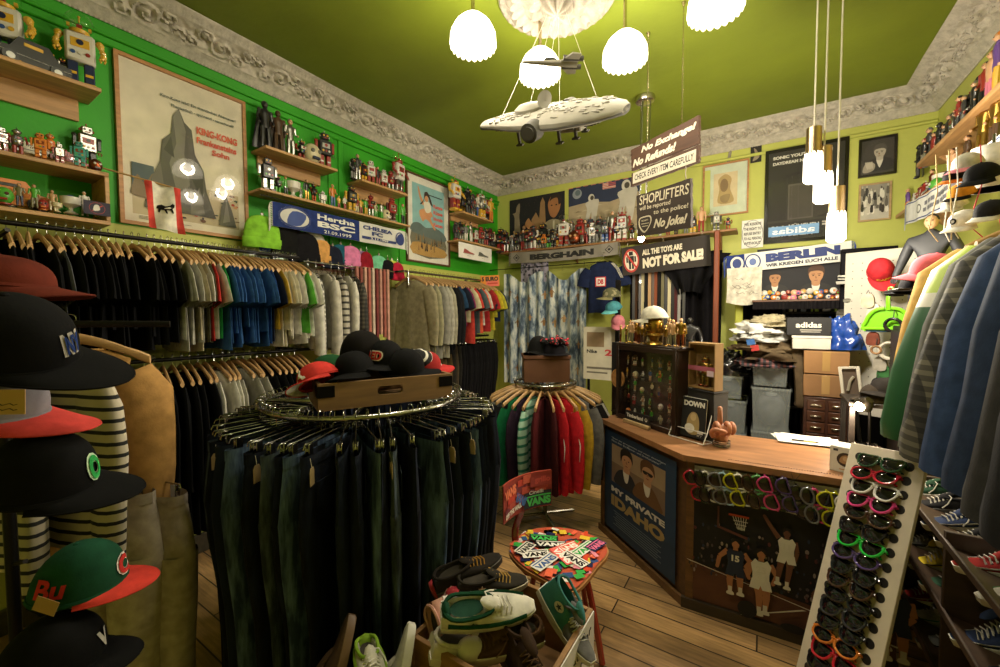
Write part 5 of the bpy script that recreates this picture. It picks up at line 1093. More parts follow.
cap(inc(-.20, .16, .13), X * -.8 + Yc * .2, Vector((-.4, 0, 1)), '#1d4a2c', '#1d4a2c', 'dark green cap at the left end of the crate', g, None, H=.09, s=.85)
cap(inc(-.25, .10, .10), X * -.7 - Yc * .5, Vector((-.55, -.2, .8)), '#b8322c', '#b8322c', 'red and white cap drooping over the left end of the crate', g, ('A', .05, .02, .06), '#d8d4ca', H=.09, s=.95, curve=.2, under='#cfcabd')
cap(inc(.0, .24, .13), Yc, Vector((0, .2, 1)), '#141416', '#141416', 'black cap at the back of the crate', g, None, H=.1, s=1.0)

# brown box of hats on the small round rack
o = thing('cardboard_box', 'plain brown box standing on the small round rack', 'box', (QC.x, QC.y, QZ + .014), math.radians(33)); bw = mat('#5e3a22', 'card')
MB().box((0, 0, .1), (.37, .27, .2), .004).build('carton', bw, o); MB().box((0, 0, .205), (.385, .285, .03), .004).build('lid', bw, o)
Qt = QC + Vector((0, 0, QZ + .235))
cap(Qt + camv(-.05, .02, .0), camv(-.5, -.8, .1), (0, 0, 1), '#141414', '#141414', 'black cap on the brown box beside the red flower hat', 'hats on the brown box', None, H=.13, s=1.15)
o = thing('ruffled_hat', 'black hat with large red and black cloth flower on the brown box', 'hat', Qt + camv(.07, -.06, .0), .5)
MB().lathe([(.13, 0), (.12, .004), (.09, .006), (.085, .05), (.07, .085), (.03, .1), (.001, .102)], n=24).build('crown', mat('#17151a', 'fabric'), o)
r = random.Random(2)
for k in range(16):
    a, e = r.uniform(0, 2 * PI), r.uniform(.02, .09); m = mat('#c23a44', 'leopard', None, '#141214', 40.)
    MB().ball((e * math.cos(a), e * math.sin(a) - .03, .09 + r.uniform(0, .05)), (.035, .03, .012), 8, 5, Matrix.Rotation(r.uniform(-1, 1), 3, 'X') @ Matrix.Rotation(r.uniform(-1, 1), 3, 'Y')).build('petal', m, o)

# shoes
def shoe(p, fr, up, upper, sole, label, group, lace='#c9c2b0', toe=None, high=False, accent=None, s=1.0, name='sneaker', laces=True, star=None, lining='#3a352e', text=None):
    """A shoe: x points to the toe, z up from the middle of the sole."""
    o = thing(name, label, 'shoe', M=Matrix.Translation(Vector(p)) @ axes(fr, up) @ Matrix.Scale(s, 4), group=group)
    hw = lambda x: .040 * math.sqrt(max(.02, 1 - abs((x + .02) / .165) ** 3.2)) * (1 + .12 * math.sin((x + .14) * 11))
    um = mat(upper, 'fabric') if isinstance(upper, str) else upper; xs = [-.138 + .276 * k / 16 for k in range(17)]
    outline = [(x, -hw(x)) for x in xs] + [(x, hw(x)) for x in xs[::-1]]
    sb = MB().use(mat(sole, 'plain')).loft([[(x * k, y * k, z) for x, y in outline] for z, k in ((0, .96), (.004, 1.0), (.026, 1.02), (.028, .98))]); sb.build('sole', None, o)
    hh = .14 if high else .075; rings = []; c0, c1 = (-.125, -.02) if high else (-.125, -.005); n = 18
    for k, x in enumerate(xs):
        w = hw(x) * .97; h = .045 + (hh - .045) / (1 + math.exp((x - (.0 if high else .02)) * 48)) - .012 * max(0, x / .138) ** 2
        if k == len(xs) - 1: h *= .45
        opn = c0 < x < c1; ring = []
        for j in range(n + 1):
            t = PI * j / n; y = w * math.cos(t); z = .026 + (h - .026 if h > .03 else .004) * max(0, math.sin(t)) ** .55
            if opn and abs(y) < w * .62: z = .05; y *= 1.05
            elif high and x < c1: y *= 1 - .12 * (z / hh)
            ring.append((x, y, z))
        rings.append(ring)
    mb = MB().use(um).loft(rings, closed=False); mb.add(rings[0], [tuple(range(n + 1))[::-1]]).add(rings[-1], [tuple(range(n + 1))]); mb.build('upper', None, o, 55)
    zc = hh * .98
    MB().tube(crom([(-.132, 0, zc), (-.11, .031, zc), (-.06, .034, zc - .006), (-.015 if high else 0, .024, zc - .004), (.0 if high else .012, 0, zc), (-.015 if high else 0, -.024, zc - .004), (-.06, -.034, zc - .006), (-.11, -.031, zc)], 3), .006, 6, True).build('collar', mat(accent or upper if isinstance(accent or upper, str) else '#444', 'fabric'), o)
    MB().flat(ell(-.065, 0, .05, .024, 16), .06).build('insole', mat(lining, 'fabric'), o)
    MB().ball((.012, 0, hh * .9), (.045, .022, .012), 10, 6, Matrix.Rotation(.5, 3, 'Y')).build('tongue', um, o)
    if toe: MB().ball((.098, 0, .026), (.046, .0385, .030), 14, 8, None, 0).build('toe_cap', mat(toe, 'plain'), o)
    if laces:
        q = MB()
        for k in range(5):
            x = .005 + .014 * k; z = .075 - .0055 * k + (.02 if high else 0) * (1 - k / 5); q.tube([(x, -.026, z - .012), (x + .006, -.01, z + .003), (x - .002, .01, z + .003), (x, .026, z - .012)], .0026, 5); q.tube([(x, -.026, z - .012), (x + .012, .026, z - .014)], .0024, 5)
        q.tube([(.0, 0, .085), (-.01, .03, .075), (.01, .045, .05), (.03, .05, .035)], .0025, 5); q.build('laces', mat(lace, 'fabric'), o)
    if accent:
        for sy in (-1, 1):
            q = MB(); q.tube([(-.12, sy * (hw(-.12) + .001), .05), (-.06, sy * (hw(-.06) + .001), .045), (.0, sy * (hw(0) + .0015), .042), (.06, sy * (hw(.06) * .98), .036), (.11, sy * hw(.11) * .95, .034)], .006, 6, False, .3); q.build('stripe', mat(accent, 'fabric'), o)
        MB().ball((-.125, 0, .055), (.014, .028, .03), 10, 6).build('heel_patch', mat(accent, 'fabric'), o)
    if star:
        for sy in (-1, 1):
            M = frame_at((-.05, sy * (hw(-.05) * .9 + .003), .085 if high else .05), (sy * -1, 0, 0), (0, 0, 1)); q = MB()
            if high: q.use(mat('#c8c4b8', 'plain')).flat(ell(0, 0, .022, .022, 18), 0, M)
            q.use(mat(star, 'plain')).flat([((.016 if k % 2 == 0 else .007) * math.sin(PI * k / 5), (.016 if k % 2 == 0 else .007) * math.cos(PI * k / 5)) for k in range(10)], .001, M); q.build('star_emblem', None, o, smooth=0)
    return o
# box of shoes by the chair
ZB = .70; BX0, BX1, BY0, BY1 = -.915, -.472, .885, 1.306
o = thing('shoe_box', 'tall wooden box full of shoes with white outer side, in front of the chair', 'box', ((BX0 + BX1) / 2, (BY0 + BY1) / 2, 0)); w, d = BX1 - BX0, BY1 - BY0; BOXW = mat('#8a6232', 'wood', .6); WHT = mat('#cfcac2', 'paint')
for nm, c, sz in (('side_panel', (w / 2 - .008, 0, ZB / 2), (.016, d, ZB)), ('side_panel', (-w / 2 + .008, 0, ZB / 2), (.016, d, ZB)), ('back_panel', (0, d / 2 - .008, ZB / 2), (w - .033, .016, ZB)), ('front_panel', (0, -d / 2 + .008, ZB / 2), (w - .033, .016, ZB)), ('floor_board', (0, 0, ZB - .2), (w - .034, d - .034, .012))): MB().box(c, sz, .0015).build(nm, BOXW, o)
q = MB().box((w / 2 + .0025, 0, ZB / 2 - .002), (.004, d - .002, ZB - .006), .001).build('white_facing', WHT, o)
mb = MB(); r = random.Random(5)
for ln in range(2):
    for k in range(13):
        y0 = -d * .36 + k * .026; z0 = ZB - .10 - .05 * ln + .004 * k; mb.tube([(w / 2 + .0055, y0 + .004 * j, z0 + .012 * math.sin(j * r.uniform(1.5, 3) + k)) for j in range(5)], .0016, 4)
mb.build('handwriting', mat('#232020'), o)
g = 'shoes in the white-sided box'
zf = lambda px, py, z: az(px, py, z + .10)
shoe(zf(488, 615, .655), camv(.93, .15, .02), camv(-.05, -.55, .85), '#cdc8bd', '#c9c4b8', 'white leather sneaker with dark green trim on top of the shoe box', g, '#d4cfc2', None, False, '#16402c', 1.06, 'sneaker', True, '#18402c', '#24463a')
shoe(zf(492, 590, .60), camv(.95, .25, 0), camv(0, -.2, 1), '#2a2620', '#b5ac94', 'black canvas shoe with cream sole at the back of the shoe box', g, '#b8924c', None, False, None, .95, 'canvas_shoe', True, '#cfc8b6')
shoe(zf(470, 577, .63), camv(.9, .4, .25), camv(-.2, -.2, 1), '#231e1a', '#3a332b', 'dark leather shoe behind the black canvas shoe', g, '#a87a34', None, False, None, .95, 'leather_shoe')
shoe(zf(560, 622, .58), camv(.55, -.45, -.70), camv(.55, -.5, .67), '#3d7474', '#c3beb2', 'teal high-top canvas shoe standing at the right of the shoe box', g, '#c4c0b4', '#c3beb2', True, None, .82, 'high_top_shoe', True, '#1d2c3a')
shoe(zf(500, 648, .56), camv(-.94, -.3, 0), camv(0, -.3, 1), '#4a3320', '#c5bfb0', 'brown canvas shoe with white toe in the middle of the shoe box', g, '#5a4028', '#c5bfb0', False, None, .98, 'canvas_shoe')
shoe(zf(524, 676, .52), camv(.55, -.8, -.1), camv(0, 0, 1), '#33241a', '#2a1e16', 'dark brown suede boot at the front of the shoe box', g, '#5c452e', None, True, None, .95, 'suede_boot')
shoe(zf(455, 640, .56), camv(.35, -.5, -.75), camv(-.75, -.5, .3), '#b98a7a', '#b8aca2', 'pale pink shoe at the left side of the shoe box', g, '#c8b8ac', '#bfb6aa', False, None, .9, 'canvas_shoe')
shoe(zf(568, 634, .555), camv(.5, -.75, -.3), camv(.2, -.3, .9), '#5c5a58', '#c3beb2', 'grey high-top shoe with star patch below the teal one', g, '#b8b4aa', None, True, None, .8, 'high_top_shoe', True, '#2a2a2c')
shoe(zf(455, 603, .58), camv(-.7, .5, .2), camv(-.2, -.3, 1), '#b03a44', '#a8433f', 'red shoe behind the white sneaker', g, '#c9a0a0', None, False, None, .85)
shoe(zf(470, 655, .53), camv(.8, .3, -.2), camv(0, -.2, 1), '#c1b9aa', '#c1b9aa', 'cream shoe at the bottom of the shoe box', g, None, None, False, None, 1.0, 'canvas_shoe', False)
o = thing('shoe_box', 'dark wooden box of shoes at the bottom edge left of the white-sided box', 'box', M=frame_at((-.98, .70, 0), (.85, .52, 0), (-.52, .85, 0))); DKW = mat('#4a3620', 'wood', .6)
for nm, c, sz in (('side_panel', (.21, 0, .26), (.014, .34, .52)), ('side_panel', (-.21, 0, .26), (.014, .34, .52)), ('back_panel', (0, .163, .26), (.405, .014, .52)), ('front_panel', (0, -.163, .26), (.405, .014, .52)), ('floor_board', (0, 0, .36), (.40, .31, .012))): MB().box(c, sz, .0015).build(nm, DKW, o)
g = 'shoes in the dark wooden box'
shoe(zf(345, 668, .50), camv(.1, .5, .9), camv(-.9, -.3, .2), '#3a2a1c', '#5a4228', 'brown woven shoe standing on end in the dark box', g, '#5a4228', None, False, None, 1.0, 'woven_shoe', False)
shoe(zf(371, 678, .52), camv(.4, -.8, .2), camv(.1, -.2, 1), '#b8b4a4', '#a8b84a', 'white and lime sneaker in the dark box', g, '#d4d0c4', None, False, '#7fa032', .9)
shoe(zf(408, 676, .52), camv(.1, .4, .85), camv(-.95, -.2, .1), '#8c887c', '#b5b1a6', 'pale grey shoe with white label in the dark box', g, None, None, False, None, .95, 'canvas_shoe', False)

# sticker-covered chair
ZS = .45; out = [az(px, py, ZS) for px, py in ((509, 552), (513, 541), (529, 531), (552, 528), (577, 531), (600, 540), (608, 549), (607, 557), (598, 567), (587, 581), (574, 592), (560, 588), (539, 578), (520, 566))]
cc = sum(out, Vector()) / len(out); o = thing('chair', 'plywood chair covered in bright skate stickers beside the jeans rack', 'chair', (cc.x, cc.y, 0)); RED = mat('#8a2a1e', 'gloss')
pl = [(q.x - cc.x, q.y - cc.y) for q in out]; pl = [(q.x, q.y) for q in crom([(a, b, 0) for a, b in pl], 4)]
MB().use(mat('#a8733c', 'wood')).prism(pl, ZS - .018, ZS).build('seat', None, o)
st = MB(); zz = ZS + .0004; sk = random.Random(8)
u1 = (out[5] - out[1]).to_2d().normalized(); u2 = Vector((-u1.y, u1.x))
def inside(p):
    c = False
    for i in range(len(pl)):
        a, b = pl[i], pl[i - 1]
        if (a[1] > p[1]) != (b[1] > p[1]) and p[0] < (b[0] - a[0]) * (p[1] - a[1]) / (b[1] - a[1]) + a[0]: c = not c
    return c
SC = ['#e0664a', '#3aa24a', '#d8d4ca', '#2a2a2c', '#34507c', '#e08a9a', '#d8b43a', '#20264a', '#d0482e', '#c8c2b0']
def sticker(cx, cy, w, h, rot, bg, txt=None, tc='#f0ece2'):
    global zz
    if not all(inside((cx + .47 * (a * w * math.cos(rot) - b * h * math.sin(rot)), cy + .47 * (a * w * math.sin(rot) + b * h * math.cos(rot)))) for a in (-1, 1) for b in (-1, 1)): return
    zz += .00012; M = Matrix.Translation((cx, cy, 0)) @ Matrix.Rotation(rot, 4, 'Z')
    st.use(mat(bg, 'gloss')).flat([(-w / 2, -h / 2), (w / 2, -h / 2), (w / 2, h / 2), (-w / 2, h / 2)], zz, M)
    if txt:
        zz += .00012; st.use(mat(tc, 'gloss')).text(txt, 0, -h * .38, h * .56, zz, w * .9, .05, 0, 'c', M).flat([(-w * .45, h * .27), (w * .47, h * .27), (w * .47, h * .38), (-w * .45, h * .38)], zz, M)
zz += .0003
for k in range(150): sticker(sk.uniform(-.26, .26), sk.uniform(-.26, .26), sk.uniform(.05, .10), sk.uniform(.03, .06), math.atan2(u1.y, u1.x) + sk.choice([0, .5, -.6, .9, 1.3]), sk.choice(SC))
st.use(mat('#b8543c', 'gloss')).flat([(x * .97, y * .97) for x, y in pl], zz)
zz += .0002
for k in range(190): sticker(sk.uniform(-.27, .27), sk.uniform(-.27, .27), sk.uniform(.035, .06), sk.uniform(.02, .04), sk.uniform(0, 3), sk.choice(SC))
for (a, b, w, r_, bg, tc) in ((-.08, .13, .16, -.15, '#2a2a2c', '#4ac05c'), (-.05, .07, .17, -.1, '#1e1e20', '#e6e2d8'), (.02, .03, .17, .5, '#d85a48', '#f0e8dc'), (.12, .02, .17, .75, '#dcd8ce', '#2f9a48'), (-.14, -.02, .14, .1, '#e2ded4', '#1c1c1e'), (-.1, -.09, .16, .8, '#d8d4ca', '#3a5a8c'), (0, -.04, .15, -1.1, '#e86a62', '#f4ece4'), (.05, -.07, .15, -.9, '#e4e0d6', '#1e1e22'), (.1, -.13, .18, .75, '#dcd6ca', '#d8553c'), (.17, -.09, .17, .8, '#1f2226', '#44b858'), (-.19, .03, .12, .9, '#ded8cc', '#222'), (.19, .05, .12, .75, '#232a50', '#d86a8a')):
    q = u1 * a + u2 * b; sticker(q.x, q.y, w, .066, math.atan2(u1.y, u1.x) + r_, bg, 'VANS', tc)
st.build('stickers', None, o, smooth=0)
bl, br = ad(503, 507, 2.06), ad(551, 486, 2.28); bw_ = (br - bl).length; X = (br - bl).normalized(); X = Vector((X.x, X.y, 0)).normalized(); N = Vector((X.y, -X.x, 0))
BMX = frame_at((bl + br) / 2, X, (0, 0, 1)); o_inv = Matrix.Translation((-cc.x, -cc.y, 0))
bend = lambda a, b, c: (a, b, c - .045 * (1 - (2 * a / bw_) ** 2))
hb = .20; A = Art(bw_, hb, '#8c2c1e', .0045, None, .0003)
for k in range(26): A.r(*(lambda x, y: (x, y, min(1, x + sk.uniform(.1, .25)), min(1, y + sk.uniform(.12, .3))))(sk.uniform(0, .85), sk.uniform(0, .8)), sk.choice(['#b83a28', '#9c3424', '#7a2a30', '#c2543c', '#a8402e', '#6a2430']))
A.r(.5, .05, .98, .48, '#17171a').t('VANS', .55, .1, .22, '#3fae52', .42, .06).r(.55, .34, .97, .38, '#3fae52').t('Cinelli', .6, .42, .1, '#c8c4ba', .25, .01).t('VANS', .03, .58, .26, '#e0744e', .3, .06, rot=.1).t('VANS', .28, .42, .24, '#3c62a0', .26, .06, rot=-.6).t('OFF THE WALL', .05, .08, .14, '#d8d0c4', .4, .05, rot=.15).r(.62, .62, .98, .9, '#8f2f26').t('grillo', .7, .68, .2, '#b8443a', .26, .04)
mb = MB().use(mat('#9c3522', 'wood')); mb.loft([[(x, y, z) for x, y in [(sx * bw_ / 2 * k, sy * hb / 2) for sx, sy, k in ((-1, -1, .96), (1, -1, .96), (1, 1, 1), (-1, 1, 1))]] for z in (-.005, .004)]); mb.cut(bw_, 16); A.mb.cut(bw_, 16)
gg = lambda x: (lambda k: (lambda x0, x1: (1 - (x - x0) / (x1 - x0)) * -.045 * (1 - (2 * x0 / bw_) ** 2) + ((x - x0) / (x1 - x0)) * -.045 * (1 - (2 * x1 / bw_) ** 2))(-bw_ / 2 + bw_ * k / 16, -bw_ / 2 + bw_ * (k + 1) / 16))(min(15, max(0, math.floor((x + bw_ / 2) / bw_ * 16))))
for q, nm in ((mb, 'backrest'), (A.mb, 'backrest_stickers')):
    q.v = [(x, y, z + gg(x)) for x, y, z in q.v]; t = q.build(nm, None, None, smooth=0); t.parent = o; t.matrix_local = o_inv @ BMX
bc = (bl + br) / 2 - Vector((cc.x, cc.y, 0)) - N * .055
e = out[1] - Vector((cc.x, cc.y, 0)); e.z = ZS - .02
MB().tube(crom([bc + Vector((0, 0, .02)), bc + Vector((0, 0, -.1)), e.lerp(bc, .25) + Vector((0, 0, -.02)), e * .7, Vector((0, 0, ZS - .035))], 5, False), .02, 8, False, .6).build('back_support', RED, o)
for k in range(4):
    t = math.atan2(u1.y, u1.x) + PI / 4 + PI / 2 * k; d = Vector((math.cos(t), math.sin(t), 0)); MB().tube(crom([Vector((0, 0, ZS - .03)) + d * .03, Vector((0, 0, ZS - .05)) + d * .14, Vector((0, 0, .2)) + d * .2, Vector((0, 0, .012)) + d * .24], 5, False), .016, 8).build('leg', RED, o)
# ------------------------------------------------------------------ the counter and what stands on it
ZT = .90
P1, P0, PR = Vector((-1.09, 3.10, 0)), Vector((-.377, 2.507, 0)), Vector((.56, 2.555, 0))
o = thing('shop_counter', 'wooden shop counter with an angled end, film poster and basketball poster on its front', 'counter', (0, 0, 0))
CTW = mat('#9c6e4a', 'wood', .4, None, (4, 18, 18)); CBW = mat('#5c4024', 'wood', .6)
nA = Vector((-(P0 - P1).y, (P0 - P1).x, 0)).normalized(); nA = -nA if nA.y > 0 else nA        # outward normals of the two front faces
nB = Vector((-(PR - P0).y, (PR - P0).x, 0)).normalized(); nB = -nB if nB.y > 0 else nB
top = [(P1.x, P1.y), (P0.x, P0.y), (PR.x, PR.y), (PR.x, 3.15), (-.25, 3.12), (-.80, 3.56)]
MB().prism(top, ZT - .035, ZT).build('worktop', CTW, o)
MB().prism([(P1.x - nA.x * .03 + .02, P1.y - nA.y * .03), (P0.x - nA.x * .03, P0.y + .035), (PR.x - .03, PR.y + .035), (PR.x - .03, 3.10), (-.28, 3.08), (-.80, 3.50)], 0, ZT - .036).build('carcass', CBW, o)
mb = MB(); r = random.Random(4)
for k in range(46): a = Vector((-.15, 2.56, 0)).lerp(Vector((.36, 2.60, 0)), k / 45); mb.cyl((a.x, a.y + r.uniform(-.002, .002), ZT), (a.x, a.y, ZT + .0012), .0035, n=6)
mb.build('drilled_dots', mat('#3a2414'), o)
for a, b, n in ((P1, P0, nA), (P0, PR, nB)):
    d = (b - a).normalized(); MB().prism([(-.02, 0), (.02, 0), (.02, .86), (-.02, .86)], 0, .012, frame_at(a + d * .04 - n * .03, d, (0, 0, 1))).build('corner_strip', mat('#6b4a28', 'wood'), o)
MB().prism([(0, 0), ((P0 - P1).length, 0), ((P0 - P1).length, .05), (0, .05)], 0, .02, frame_at(P1 - nA * .03, P0 - P1, (0, 0, 1))).build('plinth', mat('#6b4c2c', 'wood'), o)
MB().prism([(0, 0), ((PR - P0).length, 0), ((PR - P0).length, .06), (0, .06)], 0, .025, frame_at(P0 - nB * .03, PR - P0, (0, 0, 1))).build('plinth', mat('#3c3022', 'wood'), o)
# film poster on the angled end
d = (P0 - P1); L = d.length; A = Art(L * .84, .75, '#1d3450'); A.r(0, 0, .04, 1, '#16283e')
A.r(.12, .5, .88, .88, '#7a6450'); A.r(.12, .7, .88, .88, '#9a8468')
def two(cx, skin, hair, coat, shade):
    q = .84 * L / .75 * .72
    f = lambda pts, c: A.p([(cx + a * .88, .5 + b * q) for a, b in pts], c, 4)
    f([(-.2, 0), (-.2, .12), (-.1, .22), (.06, .22), (.16, .12), (.2, 0)], coat); f([(-.06, .24), (.04, .24), (.02, .1), (-.03, .1)], '#cfc8ba'); f([(-.05, .22), (.05, .22), (.04, .3), (-.04, .3)], skin)
    f([(-.08, .42), (-.08, .34), (-.04, .27), (.03, .27), (.08, .34), (.08, .42), (0, .46)], skin); f([(-.1, .33), (-.11, .46), (-.04, .52), (.06, .51), (.1, .44), (.1, .36), (.07, .42), (0, .44), (-.07, .41)], hair)
    if shade: f([(-.07, .38), (.07, .38), (.06, .345), (.02, .345), (0, .365), (-.02, .345), (-.06, .345)], '#141214')
    else:
        for e_ in (-.035, .035): f(ell(e_, .375, .014, .007, 8), '#20150f')
    f([(-.025, .305), (.025, .305), (0, .295)], '#7a3f34'); f([(-.005, .37), (.014, .335), (-.012, .335)], '#96694a')
two(.36, '#b98a64', '#1e1612', '#2b2a2c', False); two(.66, '#b58a66', '#5a3d22', '#6a4a2a', True); A.r(.12, .47, .88, .5, '#1d3450').r(0, .3, .12, .95, '#1a3049').r(.88, .3, 1, .95, '#1f3a58')
A.t('"Einer der gewagtesten und einen einmaligen', .12, .93, .018, '#b8c0c8', .76, .01).t('Filme über die Männer- und Stricherszene."', .12, .905, .018, '#b8c0c8', .7, .01)
A.t('MY PRIVATE', .12, .40, .055, '#cdc9c0', .76, .05).t('IDAHO', .12, .26, .11, '#a08a5a', .76, .06)
for k in range(7): A.r(.16 + .02 * (k % 3), .21 - .022 * k, .84 - .04 * (k % 2), .217 - .022 * k, '#6c7c8c')
picture('film_poster', 'dark blue film poster of two people on the angled counter end', 'poster', frame_at(P1.lerp(P0, .5) - nA * .028 + Vector((0, 0, .455)), d, (0, 0, 1)), A, None, fd=.006)
# basketball poster on the long front
d = PR - P0; L = d.length - .03; A = Art(L, .78, '#0f0e10'); C0 = '#cfc9bf'
A.r(0, 0, 1, .18, '#4a2c1e').p([(0, .3), (.1, .27), (1, .14), (1, 0), (0, 0)], '#5a3524').p([(0, .86), (.3, .81), (.7, .76), (1, .72), (1, 1), (0, 1)], '#c2bdb8')
rr = random.Random(12)
for k in range(420):
    x, y = rr.random(), rr.uniform(.22, .62)
    if rr.random() < .72 - (y - .2): A.e(x, y, rr.uniform(.004, .010), rr.uniform(.008, .018), rr.choice(['#3a3236', '#504448', '#2a2428', '#6a5a58', '#8a7c78', '#22304a', '#5a2c2c']), 7)
for pts in ([(0, .3), (.02, .29), (1, .1), (1, .09)], [(.3, .0), (.31, .0), (.62, .16), (.6, .16)]): A.p(pts, C0)
A.p([(.17, .74), (.18, .74), (.18, .6), (.33, .56), (.33, .54), (.17, .585)], '#5a3028').r(.23, .69, .335, .705, '#b0402c')
for k in range(6): A.p([(.25 + .014 * k, .69), (.253 + .014 * k, .69), (.283 + .006 * k, .60), (.28 + .006 * k, .60)], C0)
for k in range(3): A.r(.255 + .008 * k, .66 - .025 * k, .33 - .008 * k, .664 - .025 * k, C0)
def player(x, y, k, shirt, short, skin, sock='#cfc8bc', num=None, arms=None, legs=None, sh='#d2ccc0'):
    f = lambda pts, c, n=3: A.p([(x + a * k, y + b * k * 1.25) for a, b in pts], c, n)
    for lg in legs or ([(-.08, 0), (-.1, -.2), (-.09, -.44)], [(.08, 0), (.09, -.2), (.1, -.42)]):
        for i in range(2): (a, b), (c, e) = lg[i], lg[i + 1]; u, v = ((.085, .055), (.062, .036))[i]; f([(a - u, b + .02), (a + u, b + .02), (c + v, e), (c - v, e)], skin, 0)
        a, b = lg[2]; f([(a - .035, b + .12), (a + .035, b + .12), (a + .035, b), (a - .035, b)], sock, 0); f([(a - .05, b + .01), (a + .05, b + .02), (a + .07, b - .05), (a - .06, b - .05)], sh)
    for ar in arms or ([(-.15, .4), (-.26, .22), (-.2, .06)], [(.15, .4), (.26, .22), (.2, .06)]):
        for i in range(2): (a, b), (c, e) = ar[i], ar[i + 1]; n = Vector((-(e - b), c - a)).normalized() * (.052 if i == 0 else .042); f([(a + n.x, b + n.y), (a - n.x, b - n.y), (c - n.x * .8, e - n.y * .8), (c + n.x * .8, e + n.y * .8)], skin, 0)
        f(ell(ar[2][0], ar[2][1], .035, .035, 8), skin, 0)
    f([(-.17, .36), (-.10, .46), (-.05, .42), (.05, .42), (.10, .46), (.17, .36), (.14, .2), (.14, .06), (-.14, .06), (-.14, .2)], shirt, 0); f([(-.05, .43), (.05, .43), (.04, .5), (-.04, .5)], skin, 0); f([(-.15, .09), (.15, .09), (.19, -.10), (.03, -.11), (0, -.03), (-.03, -.11), (-.19, -.10)], short, 0)
    f(ell(0, .55, .07, .085, 12), skin, 0); f([(-.075, .56), (-.06, .66), (.06, .66), (.075, .56), (0, .62)], '#1a1310')
    if num: A.t(num, x, y + .2 * k * 1.25, .16 * k, '#d6d1c6' if shirt != C0 else '#8a2a24', None, .04, 'c')
W2 = '#dcd7cd'; DK = '#6a4230'; LT = '#a8704c'
player(.70, .22, 0.215, W2, W2, DK, legs=([(-.08, 0), (-.14, -.2), (-.08, -.4)], [(.08, 0), (.12, -.2), (.08, -.4)]))
player(.93, .23, 0.282, W2, W2, DK)
player(.27, .30, 0.282, '#1d2942', '#1d2942', LT, '#cfc8bc', '15', ([(-.15, .4), (-.3, .24), (-.34, .02)], [(.15, .4), (.3, .22), (.24, .02)]))
player(.40, .26, 0.298, W2, W2, LT, num='23', legs=([(-.06, 0), (-.02, -.24), (-.02, -.55)], [(.08, 0), (.1, -.24), (.08, -.5)]))
player(.52, .48, 0.248, W2, W2, DK, num='11', arms=([(-.15, .42), (-.3, .62), (-.44, .84)], [(.15, .4), (.2, .18), (.16, 0)]), legs=([(-.08, 0), (-.12, -.24), (-.16, -.56)], [(.08, 0), (.06, -.24), (.02, -.62)]))
player(.985, .22, 0.347, '#1d2942', '#1d2942', LT, arms=([(-.15, .4), (-.28, .2), (-.34, .02)], [(.15, .4), (.2, .2), (.1, .06)]))
A.e(.335, .06, .05, .06, '#0c0b0c').e(.56, .02, .06, .03, '#0c0b0c')
picture('basketball_poster', 'wide dark poster of a basketball game on the long front of the counter', 'poster', frame_at(P0.lerp(PR, .5) - nB * .028 + Vector((.01, 0, .455)), d, (0, 0, 1)), A, None, fd=.006)

# sunglasses
LENS = mat('#0c0c0e', 'gloss', .06)
_SG = {}
def sunglasses(M, fc, label, group, style=0, fold=True, s=1.0, name='sunglasses'):
    """A pair of glasses: x across, y up, z towards the viewer; the arms run back along -z."""
    o = thing(name, label, 'sunglasses', M=M @ Matrix.Scale(s, 4), group=group); fm = mat(fc, 'gloss')
    def get(nm, fn, m):
        k = (nm, style, fc if m is fm else '')
        if k not in _SG: mb = MB(); fn(mb); _SG[k] = mb.build(nm, m, o).data
        else: q = bpy.data.objects.new(nm, _SG[k]); COL.objects.link(q); q.parent = o
    shp = [[(-.028, .014), (-.01, .018), (.016, .019), (.027, .013), (.026, -.004), (.014, -.02), (-.006, -.021), (-.022, -.012)], [(-.026, .012), (0, .019), (.026, .012), (.026, -.008), (.0, -.019), (-.026, -.008)], [(-.027, .016), (.0, .017), (.027, .016), (.024, -.008), (.008, -.02), (-.012, -.018), (-.025, -.006)]][style % 3]
    for sx in (-1, 1):
        pts = [(p.x, p.y) for p in crom([(a, b, 0) for a, b in shp], 3)]
        def lens(mb, sx=sx):
            P = [(sx * (.034 + x), y) for x, y in pts]; c = Vector((sx * .034, 0, .002)); n = len(P); ring = lambda k, z: [Vector((c.x + (x - c.x) * k, y * k, z)) for x, y in P]
            R = [ring(1, -.001), ring(1, 0), ring(.7, .0022), ring(.35, .003)]
            if sx < 0: R = [q[::-1] for q in R]
            mb.loft(R)
        get('lens%+d' % sx, lens, LENS)
        def temple(mb, sx=sx):
            x = sx * .067; e = [(x, .011, 0), (x, .01, -.04), (x * .98, .008, -.085), (x * .97, -.016, -.125)] if not fold else [(x, .011, 0), (x, .010, -.008), (x * .6, .008, -.014), (-x * .6, .002, -.014 - .003 * (sx > 0)), (-x * .85, -.012, -.014 - .003 * (sx > 0))]
            mb.tube(e, .0028, 6, False, 1.6)
        get('temple%+d' % sx, temple, fm)
    def front(mb):
        for sx in (-1, 1): mb.tube([(sx * (.034 + x * 1.04), y * 1.06, .0005) for x, y in [(p.x, p.y) for p in crom([(a, b, 0) for a, b in shp], 3)]], .003, 6, True, 1.2)
        mb.tube([(-.009, .008, .001), (0, .010, .003), (.009, .008, .001)], .0028, 6)
        for sx in (-1, 1): mb.tube([(sx * .058, .012, 0), (sx * .068, .011, -.002)], .0034, 6)
    get('front_frame', front, fm)
    for ch in o.children: ch.name = ch.name.replace('-1', '').replace('+1', '')
    return o
